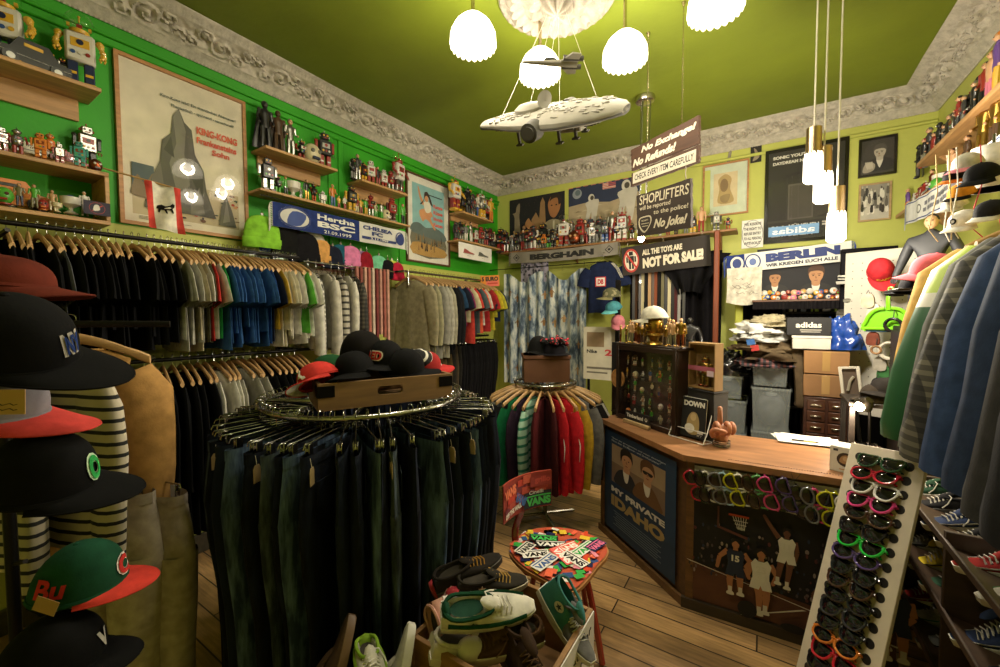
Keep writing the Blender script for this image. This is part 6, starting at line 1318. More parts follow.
GN = {'charcoal': '#2a2a2e', 'dark green': '#1f3a28', 'red': '#b02438', 'black': '#141416', 'white': '#d8d4cc', 'grey': '#6a6a6e', 'pale blue': '#9ab8cc', 'yellow': '#b8b422', 'green': '#5a9a5c', 'pink': '#c8407c', 'orange': '#c8702c', 'brown': '#3a2418', 'neon green': '#1fae3c', 'purple': '#4a3a6a', 'dark red': '#b82030', 'white speckled': '#c8c4be'}
def string_of(px0, py0, px1, py1, cols, where, tilt):
    a, b = apl(px0, py0, P0 + nB * .012, nB), apl(px1, py1, P0 + nB * .012, nB); dX = (PR - P0).normalized(); cnt = {}
    for i, c in enumerate(cols):
        p = a.lerp(b, i / (len(cols) - 1)) + nB * (.012 + .007 * (i % 2)); t = tilt + random.Random(i).uniform(-.12, .12)
        X = Vector((0, 0, -1)) * math.cos(t) + dX * math.sin(t); Y = dX * math.cos(t) + Vector((0, 0, 1)) * math.sin(t); cnt[c] = cnt.get(c, 0) + 1
        sunglasses(frame_at(p, X, Y), GN[c], '%s sunglasses, %s along the %s string on the basketball poster' % (c, nth(i), where), 'sunglasses strung on the basketball poster', i, True, 1.35)
    mb = MB(); q = [a + Vector((-.04, 0, .14)), a + Vector((0, 0, .06)), a.lerp(b, .5) + Vector((0, 0, .035)), b + Vector((0, 0, .06)), b + Vector((.06, 0, .12))]; mb.tube(crom([v + nB * .004 for v in q], 6, False), .0012, 5)
    tag(mb.build('string', mat('#2a2a2a')), '%s thin black string of sunglasses on the basketball poster' % where, 'string')
string_of(694, 485, 786, 494, ['red', 'black', 'white', 'grey', 'pale blue', 'yellow', 'white', 'brown', 'green', 'pink', 'black', 'purple'], 'longer', .35)
string_of(800, 502, 856, 514, ['black', 'grey', 'pink', 'yellow', 'yellow', 'white', 'neon green'], 'shorter', .3)
# leaning board of sunglasses
BLp, TLp = ay(800, 667, 2.20), ay(868, 446, 2.485)
ed = (TLp - BLp); Pl = BLp + ed * .56; dr_ = ray(905, 571); q_ = CAM - Pl        # the right end of a row lies on the board .27 m nearer
bq, cq = dr_.dot(q_), q_.dot(q_) - .075; s_ = (-bq - math.sqrt(max(0, bq * bq - dr_.dot(dr_) * cq))) / dr_.dot(dr_)
bX = (CAM + dr_ * s_ - Pl).normalized(); bY = (ed - bX * ed.dot(bX)).normalized(); BW = .32
BLp = BLp - ed.normalized() * (BLp.z / ed.normalized().z); BLN = (TLp - BLp).length
BM = frame_at(BLp + bX * (BW / 2 - .01), bX, bY)
o = thing('sunglasses_board', 'pale leaning board with pairs of round holes holding rows of sunglasses', 'display board', M=BM)
hol = []; NR = 17; rows = [.15 + (BLN - .22) * k / (NR - 1) for k in range(NR)]
CORK = mat('#cbbfae', 'card'); mb = MB().use(CORK).box((0, BLN / 2, -.008), (BW, BLN, .016), .002); mb.build('board', None, o)
mb = MB()
for yy in rows:
    for sx in (-1, 1): mb.cyl((sx * .105, yy + .012, .0004), (sx * .105, yy + .012, .0012), .019, n=16)
mb.build('hole_dots', mat('#17130f'), o)
cs = ['brown', 'black', 'dark red', 'orange', 'black', 'charcoal', 'black', 'brown', 'black', 'purple', 'neon green', 'black', 'brown', 'pink', 'white speckled', 'red', 'dark green']; cnt = {}
for i, (yy, c) in enumerate(zip(rows, cs)):
    r = random.Random(i + 40); M = BM @ Matrix.Translation((r.uniform(-.008, .008), yy, .024)) @ Matrix.Rotation(r.uniform(-.06, .06), 4, 'Z') @ Matrix.Rotation(-.35, 4, 'X')
    sunglasses(M, GN[c], '%s framed sunglasses, %s row from the top of the leaning board' % (c, nth(16 - i)), 'sunglasses on the leaning board', i + 1, True, 1.5, 'sunglasses')

# display cabinet on the counter
dA = (P0 - P1).normalized(); ca, cb = az(617, 417, ZT), az(676, 437, ZT); cX = (cb - ca); cX.z = 0; CWD = cX.length; cX.normalize(); cN = Vector((cX.y, -cX.x, 0)); CH = .58; CD = .13
CMx = frame_at(ca.lerp(cb, .5) - cN * .0 + Vector((0, 0, .002)), cX, (0, 0, 1))
o = thing('display_cabinet', 'dark wooden glass-fronted cabinet of small figures on the counter', 'cabinet', M=CMx); DKC = mat('#2a1b12', 'wood', .4)
MB().box((0, CH / 2, -CD + .006), (CWD, CH, .012), .002).build('back_panel', mat('#4a443c', 'card'), o)
for sx in (-1, 1): MB().box((sx * (CWD / 2 - .009), CH / 2, -CD / 2), (.018, CH, CD - .014), .002).build('side_panel', DKC, o)
MB().box((0, .012, -CD / 2), (CWD - .038, .022, CD - .014), .002).build('base_board', DKC, o); MB().box((0, CH - .004, -CD / 2), (CWD + .02, .022, CD + .02), .003).build('top_board', DKC, o)
SHF = [.024, .125, .225, .325, .425]
for yy in SHF[1:]: MB().box((0, yy - .004, -CD / 2), (CWD - .04, .005, CD - .03), .001).build('shelf', PANE, o)
q = MB()
for sx in (-1, 1): q.box((sx * (CWD / 2 - .014), CH / 2, .006), (.03, CH - .012, .014), .002)
q.box((0, .02, .006), (CWD - .056, .036, .0135), .002).box((0, CH - .026, .006), (CWD - .056, .036, .0135), .002); q.build('door_frame', DKC, o)
MB().flat([(-CWD / 2 + .03, .038), (CWD / 2 - .03, .038), (CWD / 2 - .03, CH - .044), (-CWD / 2 + .03, CH - .044)], .004).build('pane', PANE, o, smooth=0)
rz0 = math.atan2(cX.y, cX.x); NC = list(CN); r = random.Random(21)
for si, yy in enumerate(SHF):
    for k in range(7):
        px = -CWD / 2 + .045 + (CWD - .09) * k / 6; loc = CMx @ Vector((px, yy, -CD * .5 + r.uniform(-.012, .012))); kd = r.choice(['figure', 'figure', 'round', 'bust', 'box']); c = [r.choice(['white', 'red', 'white', 'yellow', 'blue', 'copper', 'green', 'cream', 'cream', 'flesh', 'orange', 'silver', 'black', 'silver', 'tan']) for _ in range(3)]
        h = r.uniform(.06, .088) * (.6 if kd == 'bust' else 1)
        toy(loc, rz0 + r.uniform(-.4, .4), kd, h, c, 'tiny %s and %s %s, %s along the cabinet\'s %s shelf' % (c[0], c[1], {'figure': 'figure', 'round': 'robot', 'box': 'boxy robot', 'bust': 'bust'}[kd], nth(k), ['bottom', 'second', 'middle', 'fourth', 'top'][si]), 'tiny figures in the display cabinet', False, k + si * 9)
o = thing('brand_sign', 'small black sign with white lettering on a wooden block before the cabinet', 'sign', M=CMx @ Matrix.Translation((-.03, .0, .034)))
MB().box((0, .012, .01), (.26, .024, .03), .003).build('block', mat('#b09468', 'wood'), o); A = Art(.25, .065, '#151416'); A.t('Timberland', .06, .3, .42, '#d8d4ca', .68, .04).e(.86, .5, .05, .2, '#d8d4ca', 14).e(.86, .54, .03, .12, '#151416', 10)
MB().box((0, .058, .0), (.25, .068, .006), .001).build('panel', mat('#151416'), o); q = A.mb.build('lettering', None, o, smooth=0); q.location = (0, .058, .0034)
# figures on top of the cabinet
TOPZ = CH + .008; r = random.Random(31); gold = ['gold', 'copper', 'tan', 'khaki', 'gold', 'brown']
for k in range(19):
    px = -CWD / 2 + .0 + CWD * (k / 18) * 1.0; back = k % 2
    if .02 < px < .13 and not back: continue
    loc = CMx @ Vector((px, TOPZ, -.03 - .065 * back)); c = [gold[(k * 2 + j) % 6] for j in range(3)]
    toy(loc, rz0 + r.uniform(-.6, .6), 'figure', r.uniform(.13, .19), c, 'small %s and %s warrior figure, %s along the cabinet top' % (c[0], c[1], nth(k)), 'figures on top of the display cabinet', True, k + 70)
p = CMx @ Vector((.04, TOPZ, -.05)); o = thing('bust', 'shiny gold bust on the cabinet wearing a white cap', 'bust', p, rz0); GM = mat('#a8843c', 'metal', .3)
MB().lathe([(.055, 0), (.06, .006), (.05, .02), (.03, .03), (.035, .05), (.055, .07), (.05, .085)], n=20).build('foot', GM, o)
mb = MB().ball((0, 0, .14), (.058, .066, .082), 18, 12).ball((0, -.064, .135), (.011, .016, .018), 8, 6)
for sx in (-1, 1): mb.ball((sx * .058, .005, .135), (.008, .016, .022), 8, 6).ball((sx * .022, -.058, .152), (.011, .008, .007), 8, 5).tube([(sx * .01, -.062, .168), (sx * .035, -.056, .168)], .005, 5)
mb.tube([(-.02, -.058, .105), (0, -.064, .103), (.02, -.058, .105)], .005, 5).cyl((0, 0, .05), (0, 0, .1), .035, n=14); mb.build('head', GM, o)
cap(p + Vector((0, 0, .185)), Vector((cN.x, cN.y, -.15)) * .6 - cX * 1.0, (0, 0, 1), '#c9c3b4', '#c2bba9', 'white cap on the gold bust above the cabinet', None, ('CAPS', .016, .03, .05), '#8a8272', H=.10, s=.95)
# boxed figure, magazine rack, hand sculpture, paper, small box
ba, bb = az(682, 400, 1.13), az(712, 402, 1.13)
p = az(697, 438, ZT); MG = frame_at(Vector((p.x, p.y, ZT + .002)), cX + Vector((.25, 0, 0)), (0, 0, 1)) @ Matrix.Scale(1.12, 4)
o = thing('magazine_rack', 'white wire magazine rack standing on the counter', 'rack', M=MG); WIRE = mat('#cfcac0', 'gloss')
for sx in (-1, 1): MB().tube([(sx * .11, .004, .11), (sx * .11, .004, -.07), (sx * .085, .30, -.07), (sx * .11, .06, .075), (sx * .11, .004, .11)], .003, 6).build('side_wire', WIRE, o)
q = MB()
for yy, z in ((.004, .105), (.004, -.07), (.06, .075), (.30, -.07), (.004, .02)): q.tube([(-.11 if yy < .2 else -.085, yy, z), (.11 if yy < .2 else .085, yy, z)], .0028, 6)
q.build('cross_wire', WIRE, o)
for k in range(4):
    A = Art(.155, .225, ['#191817', '#c9c4b8', '#5a4a3a', '#d0ccc2'][k]); lab = ['black magazine with white masthead in front of the wire rack', 'white magazine second in the wire rack', 'brown magazine third in the wire rack', 'pale magazine at the back of the wire rack'][k]
    A.t('DOWN', .08, .78, .14, '#d8d4ca', .84, .06).p([(.3, .1), (.25, .4), (.4, .62), (.62, .62), (.75, .4), (.7, .1)], '#a08a5c', 4).e(.5, .52, .12, .1, '#c2a878').e(.38, .22, .2, .12, '#d6cfc0').r(.7, .12, .92, .2, '#c8c4ba').t('N° 7', .7, .05, .05, '#d8d4ca')
    M = MG @ Matrix.Translation((.005 - .012 * k, .125, .045 - .013 * k)) @ Matrix.Rotation(-.10, 4, 'X'); o = thing('magazine', lab, 'magazine', M=M, group='magazines in the wire rack'); MB().box((0, 0, -.003), (.155, .225, .005), .0005).build('pages', mat('#cfcac0', 'card'), o); A.mb.build('cover', None, o, smooth=0)
p2 = CMx @ Vector((CWD / 2 + .10, 0, -.10)); o = thing('toy_package', 'clear-windowed gold toy package above the magazine rack', 'package', M=frame_at(Vector((p2.x, p2.y, 1.225)), cX, (0, 0, 1)))
PK = mat('#8a6a3c', 'card'); MB().box((0, .15, -.07), (.2, .30, .01), .001).box((-.096, .15, -.035), (.008, .30, .07), .001).box((.096, .15, -.035), (.008, .30, .07), .001).box((0, .008, -.035), (.184, .012, .07), .001).box((0, .292, -.035), (.184, .014, .07), .001).build('carton', PK, o)
A = Art(.2, .3, '#8a6a3c'); A.mb.f.pop(); A.mb.m.pop(); A.r(0, .9, 1, 1, '#a8586a').r(0, 0, 1, .1, '#b8707c').r(.72, .8, .96, .92, '#d0b8c4').r(.04, .3, .18, .5, '#d8d4ca').e(.5, .06, .18, .03, '#d8d0c4'); A.mb.build('print', None, o, smooth=0)
MB().flat([(-.09, .03), (.09, .03), (.09, .27), (-.09, .27)], -.002).build('window', PANE, o, smooth=0)
toy(Vector((p2.x, p2.y, 1.242)) - cN * .038, rz0, 'box', .2, ['gold', 'gold', 'copper'], 'gold toy robot inside the clear-windowed package', None, True, 5)
o2 = thing('black_box', 'black shoe carton behind the magazine rack, under the toy package', 'box', M=frame_at(Vector((p2.x, p2.y, ZT + .001)), cX, (0, 0, 1))); MB().box((0, .155, -.062), (.2, .31, .13), .003).build('carton', mat('#1f1a16', 'card'), o2); MB().box((0, .315, -.062), (.206, .012, .136), .003).build('lid', mat('#17130f', 'card'), o2)
# hand sculpture on a spring foot
hp = az(721, 446, ZT); o = thing('hand_sculpture', 'flesh-coloured hand sculpture with raised middle finger on a spring foot', 'sculpture', M=frame_at(Vector((hp.x, hp.y, ZT)), RI.to_2d().to_3d(), (0, 0, 1)) @ Matrix.Scale(1.2, 4)); HK = mat('#a86e50', 'plain', .45)
MB().tube([(.04 * math.cos(t), .004 + .0013 * t, .04 * math.sin(t)) for t in [.35 * k for k in range(70)]], .003, 5).build('spring', CHROME, o)
mb = MB().ball((0, .078, 0), (.05, .042, .03), 16, 10).tube([(.0, .03, -.004), (.0, .06, -.002)], .032, 14)
def finger(pts, r0, r1): mb.tube(crom(pts, 4, False), lambda t: r0 + (r1 - r0) * t, 10); mb.ball(pts[-1], r1 * 1.02, 10, 6)
finger([(-.008, .10, 0), (-.010, .135, .004), (-.010, .165, .004), (-.009, .195, .0)], .0145, .0108)
for x, sc in ((-.036, .95), (.018, .95), (.041, .8)): finger([(x, .10, .004), (x, .122 * (1 - .02 * (1 - sc)), .018), (x, .112, .040), (x * .95, .088, .046), (x * .9, .074, .034)], .0138 * sc, .0105 * sc)
finger([(-.045, .055, .01), (-.06, .078, .022), (-.05, .096, .042), (-.028, .092, .053), (-.012, .088, .054)], .0145, .0105); mb.build('hand', HK, o, 60)
MB().ball((-.009, .188, .0098), (.0065, .009, .003), 8, 5).build('nail', mat('#c9a08c', 'gloss'), o)
o = thing('paper_stack', 'loose white papers lying on the counter with a pen', 'papers', tuple(az(806, 441, ZT)), .15)
for k in range(5): r = random.Random(k); q = MB().grid(lambda u, v, k=k: ((u - .5) * .30, (v - .5) * .21, .001 + .0025 * k + .004 * (u ** 3) * (k == 4)), 6, 4); q.build('sheet', mat('#d6d2ca', 'card'), o, loc=(r.uniform(-.02, .02), r.uniform(-.015, .015), 0), rot=(0, 0, r.uniform(-.22, .22)))
q0 = az(806, 444, ZT); o = thing('pen', 'black and yellow pen lying on the white papers', 'pen', (q0.x, q0.y, ZT + .018), .1); MB().cyl((-.07, 0, 0), (.05, 0, 0), .0045, n=8).build('barrel', mat('#b89a3c', 'gloss'), o); MB().cyl((.05, 0, 0), (.072, 0, 0), .0046, .001, 8).cyl((-.074, 0, 0), (-.01, 0, 0), .005, n=8).build('grip', mat('#161616', 'gloss'), o)
q0 = az(850, 474, ZT); o = thing('figure_box', 'small white carton with a round window on the counter end', 'box', (q0.x, q0.y + .05, ZT), -.35); mb = MB().box((0, 0, .065), (.13, .11, .13), .002); mb.build('carton', mat('#c9c5bd', 'card'), o)
A = Art(.12, .12, '#cfcbc4'); A.e(.5, .52, .3, .3, '#3a2c22').p([(.3, .4), (.36, .64), (.56, .72), (.7, .5), (.6, .34)], '#a07c58', 3).e(.5, .56, .1, .1, '#c0a07a', 10).r(.08, .84, .24, .94, '#3a3a44').r(.3, .08, .8, .12, '#b8864a'); q = A.mb.build('print', None, o, smooth=0); q.matrix_local = frame_at((0, -.0553, .065), (1, 0, 0), (0, 0, 1))
# left of the cabinet: black cartons, jars, wooden disc
p = CMx @ Vector((-CWD / 2 - .10, 0, -.10)); o = thing('black_box', 'black carton with white circle left of the display cabinet', 'box', M=frame_at(Vector((p.x, p.y, 1.20)), cX, (0, 0, 1))); MB().box((0, .14, -.05), (.19, .28, .1), .002).build('carton', mat('#131215', 'card'), o)
A = Art(.18, .26, '#131215'); A.e(.86, .62, .26, .18, '#d0cdc4').t('carhartt', .2, .1, .08, '#d8d4ca', .6, .05); q = A.mb.build('print', None, o, smooth=0); q.location = (0, .14, .0006)
o = thing('glass_case', 'clear case with small silver figure beside the cabinet', 'case', M=frame_at(Vector((p.x, p.y, ZT + .001)), cX, (0, 0, 1))); MB().box((0, .006, -.05), (.16, .012, .13), .002).build('base', DKC, o)
MB().box((0, .29, -.05), (.16, .012, .13), .002).build('lid', DKC, o)
for sx in (-1, 1): MB().box((sx * .075, .148, -.05), (.008, .27, .12), .001).build('post', DKC, o)
MB().flat([(-.071, .012), (.071, .012), (.071, .284), (-.071, .284)], .008).build('pane', PANE, o, smooth=0)
toy(frame_at(Vector((p.x, p.y, ZT + .014)), cX, (0, 0, 1)) @ Vector((0, 0, -.05)), rz0, 'figure', .19, ['silver', 'white', 'silver'], 'silver figure inside the clear case left of the cabinet', None, True, 9)
o = thing('wooden_disc', 'round pale wooden disc leaning at the left of the cabinet', 'disc', M=CMx @ Matrix.Translation((-CWD / 2 - .03, .30, -.03))); MB().cyl((0, 0, -.006), (0, 0, .006), .075, n=28).build('disc', mat('#c08a50', 'wood'), o); MB().tube([(.06 * math.cos(t), .06 * math.sin(t), .006) for t in [2 * PI * k / 24 for k in range(24)]], .002, 5, True).build('groove', mat('#8a5c30', 'wood'), o)
# ------------------------------------------------------------------ behind the counter and along the back wall
def strip(name, label, cat, p, w, h, d, m, part='panel', rot=0, group=None):
    o = thing(name, label, cat, p, rot, group); MB().box((0, 0, 0), (w, d, h), min(w, d, h) * .2).build(part, m, o); return o
# thin rail and painted denim curtain
a, b = ay(482, 271, 4.95), ay(604, 270, 4.95); rail('curtain_rail', 'thin rail across the back corner carrying the painted denim hanging', [(-3.38, 4.95, a.z), (b.x + .03, 4.95, a.z)], .006, BLKMET, [((b.x, 4.95, a.z), (b.x, YB, a.z))])
xa, xb, zt, zb = ay(504, 282, 4.93).x, ay(586, 282, 4.93).x, a.z - .07, .75
def dn():
    m = bpy.data.materials.new('painted_denim'); m.use_nodes = True; nt = m.node_tree; N = nt.nodes; K = nt.links; b = N['Principled BSDF']; b.inputs['Roughness'].default_value = .9
    tc = N.new('ShaderNodeTexCoord'); mp = N.new('ShaderNodeMapping'); mp.inputs['Scale'].default_value = (9, 1, 2.2); K.new(tc.outputs['Object'], mp.inputs[0])
    n = N.new('ShaderNodeTexNoise'); n.inputs['Scale'].default_value = 1.6; n.inputs['Detail'].default_value = 9; n.inputs['Roughness'].default_value = .62; K.new(mp.outputs[0], n.inputs['Vector'])
    r = N.new('ShaderNodeValToRGB'); e = r.color_ramp.elements; st = [(.3, '#252c38'), (.42, '#46566a'), (.48, '#7c8c9a'), (.54, '#b4bcbc'), (.62, '#d4d5cc'), (.72, '#7c8a94')]
    while len(e) < len(st): e.new(.5)
    for i, (p, c) in enumerate(st): e[i].position = p; e[i].color = lin(c) + (1,)
    K.new(n.outputs['Fac'], r.inputs[0]); K.new(r.outputs[0], b.inputs['Base Color']); return m
o = thing('denim_hanging', 'tall hanging of painted blue and white denim with figures, in the back corner', 'hanging', ((xa + xb) / 2, 4.93, 0)); Wd = xb - xa
def wav(x): return .022 * math.sin(x * 42) + .012 * math.sin(x * 19 + 1)
def cl(u, v):
    x = (u - .5) * Wd; sc = .0; t = (u * 2.0) % 1.0; sc = .13 * max(0, math.sin(PI * min(1, max(0, (t - .16) / .68)))) ** 1.3
    return (x, wav(x), zt - sc * (1 - v) - (zt - zb) * v)
MB().grid(cl, 90, 40, True).build('cloth', dn(), o, 70)
q = MB(); r = random.Random(6)
for row in range(4):
    for k in range(7):
        x = (k + .5 + r.uniform(-.3, .3)) / 7 * Wd - Wd / 2; z = zt - .36 - .34 * row + r.uniform(-.06, .06); h = r.uniform(.08, .15); q.use(mat(r.choice(['#a8845c', '#b8946a', '#8a6844', '#c0a074']), 'fabric'))
        for pts in ([(-.012, 0), (.012, 0), (.016, .4), (.01, .75), (-.01, .75), (-.016, .4)], [(-.03, .35), (-.01, .6), (-.012, .7), (-.038, .42)], [(.012, .7), (.034, .45), (.028, .4), (.01, .6)], ell(0, .86, .009, .09, 8)):
            q.add([(x + a, wav(x + a) - .004, z + b_ * h) for a, b_ in pts], [tuple(range(len(pts)))])
q.build('painted_pattern', None, o, smooth=0)
for k in range(5): MB().tube([(Wd * (k / 4 - .5) * .96, 0, zt + .075 + .01 * math.sin(t)) if False else (Wd * (k / 4 - .5) * .96, .018 * math.sin(t), zt + .07 + .018 * math.cos(t)) for t in [2 * PI * j / 12 for j in range(12)]] , .002, 4, True).tube([(Wd * (k / 4 - .5) * .96, 0, zt + .05), (Wd * (k / 4 - .5) * .96, wav(Wd * (k / 4 - .5) * .96), zt - .01)], .002, 4).build('ring', CHROME, o)
p = ay(552, 268, 5.0); o = thing('scarf', 'dark printed cloth hanging behind the thin rail below the grey scarf', 'cloth', ((ay(530, 268, 5.05).x + ay(545, 268, 5.05).x) / 2, 4.958, p.z)); MB().grid(lambda u, v: ((u - .5) * .42, .01 * math.sin(u * 20), .12 - .3 * v), 20, 4).build('cloth', mat('#3a3a44', 'leopard', None, '#8a8494', 20.), o)
# orange price card
p = ax(490, 281, -2.95); A = Art(.24, .14, '#d8862c'); A.r(.3, .0, .95, .5, '#d86a5a').t('5 EURO', .06, .48, .4, '#1c1a1a', .88, .06).r(.36, .2, .9, .34, '#b8402c')
picture('price_card', 'orange and red price card reading 5 Euro at the end of the corner rail', 'card', frame_at((p.x, p.y, p.z), (.8, .55, .05), (0, 0, 1)), A, None, fd=.004)
# navy jersey and hats on the post beside it
pj = ay(603, 262, 4.88); o = thing('wall_hook', 'small metal hook under the back shelf holding the navy jersey', 'hook', (pj.x, 4.90, pj.z + .11)); MB().tube([(0, 0, 0), (0, .03, .02), (0, .04, 2.58 - pj.z - .11)], .003, 6).build('hook', CHROME, o); MB().cyl((0, .04, 2.573 - pj.z - .11), (0, .04, 2.579 - pj.z - .11), .012, n=10).build('plate', CHROME, o); garment((pj.x, 4.90, pj.z + .10), .12, '#1a2340', 'navy sports jersey with red and white square emblem hanging on the back wall', 'jersey', 'sports_jersey', None, 61, .62, .19, 'short', .03, 'wire', 'wire hanger of the navy jersey', None)
A = Art(.13, .12, '#b02a30'); A.r(.1, .1, .9, .9, '#d8d4cc').r(.16, .16, .84, .84, '#d8d4cc').t('DB', .22, .24, .52, '#b02a30', .56, .06); q = picture('jersey_emblem', 'red and white emblem on the navy jersey', 'emblem', frame_at((pj.x - .02, 4.858, pj.z - .24), (1, .1, 0), (0, 0, 1)), A, None, fd=.003)
jer = [o for o in COL.objects if o.name.startswith('sports_jersey')][0]
for ch in list(q.children): mw = q.matrix_world.copy() @ ch.matrix_basis; ch.parent = jer; ch.matrix_local = Matrix.Translation(jer.location).__class__(Matrix.LocRotScale(jer.location, jer.rotation_euler, None)).inverted() @ mw; ch.name = 'emblem'
LABELS.pop('red and white emblem on the navy jersey', None); bpy.data.objects.remove(q)
st = MB()
for j in range(3): st.tube([(.10 + .012 * j, -.036, -.12), (.16 + .014 * j, -.04, -.19), (.215 + .012 * j, -.036, -.30)], .004, 5)
st.build('sleeve_stripes', mat('#b8b4aa', 'fabric'), jer)
gc = 'caps hung beside the belts'
cap(ay(612, 297, 4.45), Vector((-.8, -.6, -.1)), (0, -.1, 1), mat('#7a7458', 'leopard', None, '#4a4a32', 22.), '#6c6848', 'camouflage cap hung beside the navy jersey', gc, None, H=.1, s=1.05)
cap(ay(614, 309, 4.45), Vector((-.5, -.8, -.3)), (0, -.2, 1), '#3f7a84', '#5aa0a4', 'teal cap under the camouflage cap', gc, None, H=.09, s=1.0)
cap(ay(618, 322, 4.47), Vector((.3, -.9, -.6)), (0, -.2, 1), '#b8707a', '#b06a74', 'dusty pink cap under the teal cap', gc, None, H=.09, s=.9)
o = thing('hat_post', 'narrow dark post carrying the caps beside the belts', 'post', (ay(618, 300, 4.6).x, 4.6, 0)); MB().box((0, 0, 1.05), (.05, .05, 2.1), .004).build('post', BLKMET, o)
for k in range(3): MB().tube([(0, -.02, 1.66 + .1 * k), (0, -.1, 1.68 + .1 * k)], .006, 6).build('peg', BLKMET, o)
p = ay(600, 345, 4.6)
o = thing('poster_board', 'white board with red and black lettering low on the back wall behind the cabinet', 'board', M=MBk(p.x, p.z - .1, 4.62)); A = Art(.42, .62, '#c4bda8'); A.r(.1, .62, .6, .9, '#8a7458').t('Nike', .1, .5, .07, '#2a2a2a', .3, .04).t('2', .62, .46, .12, '#c23a40', .2, .04).r(.1, .2, .9, .24, '#6a6458').r(.1, .12, .7, .15, '#6a6458'); A.mb.build('print', None, o, smooth=0); MB().box((0, 0, -.006), (.42, .62, .01), .001).build('backing', mat('#8a8474', 'card'), o); MB().box((-.15, -.58, -.02), (.03, .6, .02), .002).box((.15, -.58, -.02), (.03, .6, .02), .002).build('leg', BLKMET, o)
# belts
bc_ = ['black', 'brown', 'charcoal', 'cream', 'black', 'tan', 'brown', 'copper', 'black', 'khaki', 'charcoal', 'cream', 'black', 'maroon', 'silver', 'black']; a, b = ay(634, 262, 5.02), ay(684, 258, 5.02); cnt = {}
rail('belt_rail', 'dark wooden bar carrying the hanging belts under the not for sale sign', [(a.x - .06, 5.02, a.z), (b.x + .16, 5.02, a.z)], .012, BROWNF, [((a.x - .04, 5.02, a.z), (a.x - .04, YB, a.z)), ((b.x + .14, 5.02, a.z), (b.x + .14, YB, a.z))])
for k, c in enumerate(bc_):
    x = a.x + (b.x - a.x) * k / 15; cnt[c] = cnt.get(c, 0) + 1; L = random.Random(k).uniform(.75, .95)
    o = thing('belt', '%s leather belt, %s from the left on the belt bar' % (c, nth(k)), 'belt', (x, 5.02, a.z), random.Random(k).uniform(-.5, .5), 'belts on the belt bar'); w = .017
    MB().loft([[(w * sx, .0155 * math.sin(t) + .002 * sy, .0155 * math.cos(t) if False else z) for sx, sy in ((-1, -1), (1, -1), (1, 1), (-1, 1))] for z, t in ((-L, -1.2), (-L * .5, -1.1), (-.02, -1.3), (.008, -.8), (.0145, 0), (.008, .8), (-.02, 1.3), (-L * .6, 1.2))]).build('strap', mat(CN[c], 'gloss', .5), o)
    MB().tube([(-.024, -.02, -L), (.024, -.02, -L), (.024, -.02, -L - .04), (-.024, -.02, -L - .04)], .003, 5, True).tube([(0, -.02, -L), (0, -.022, -L - .042)], .0022, 5).build('buckle', mat('#a89a78', 'metal'), o)
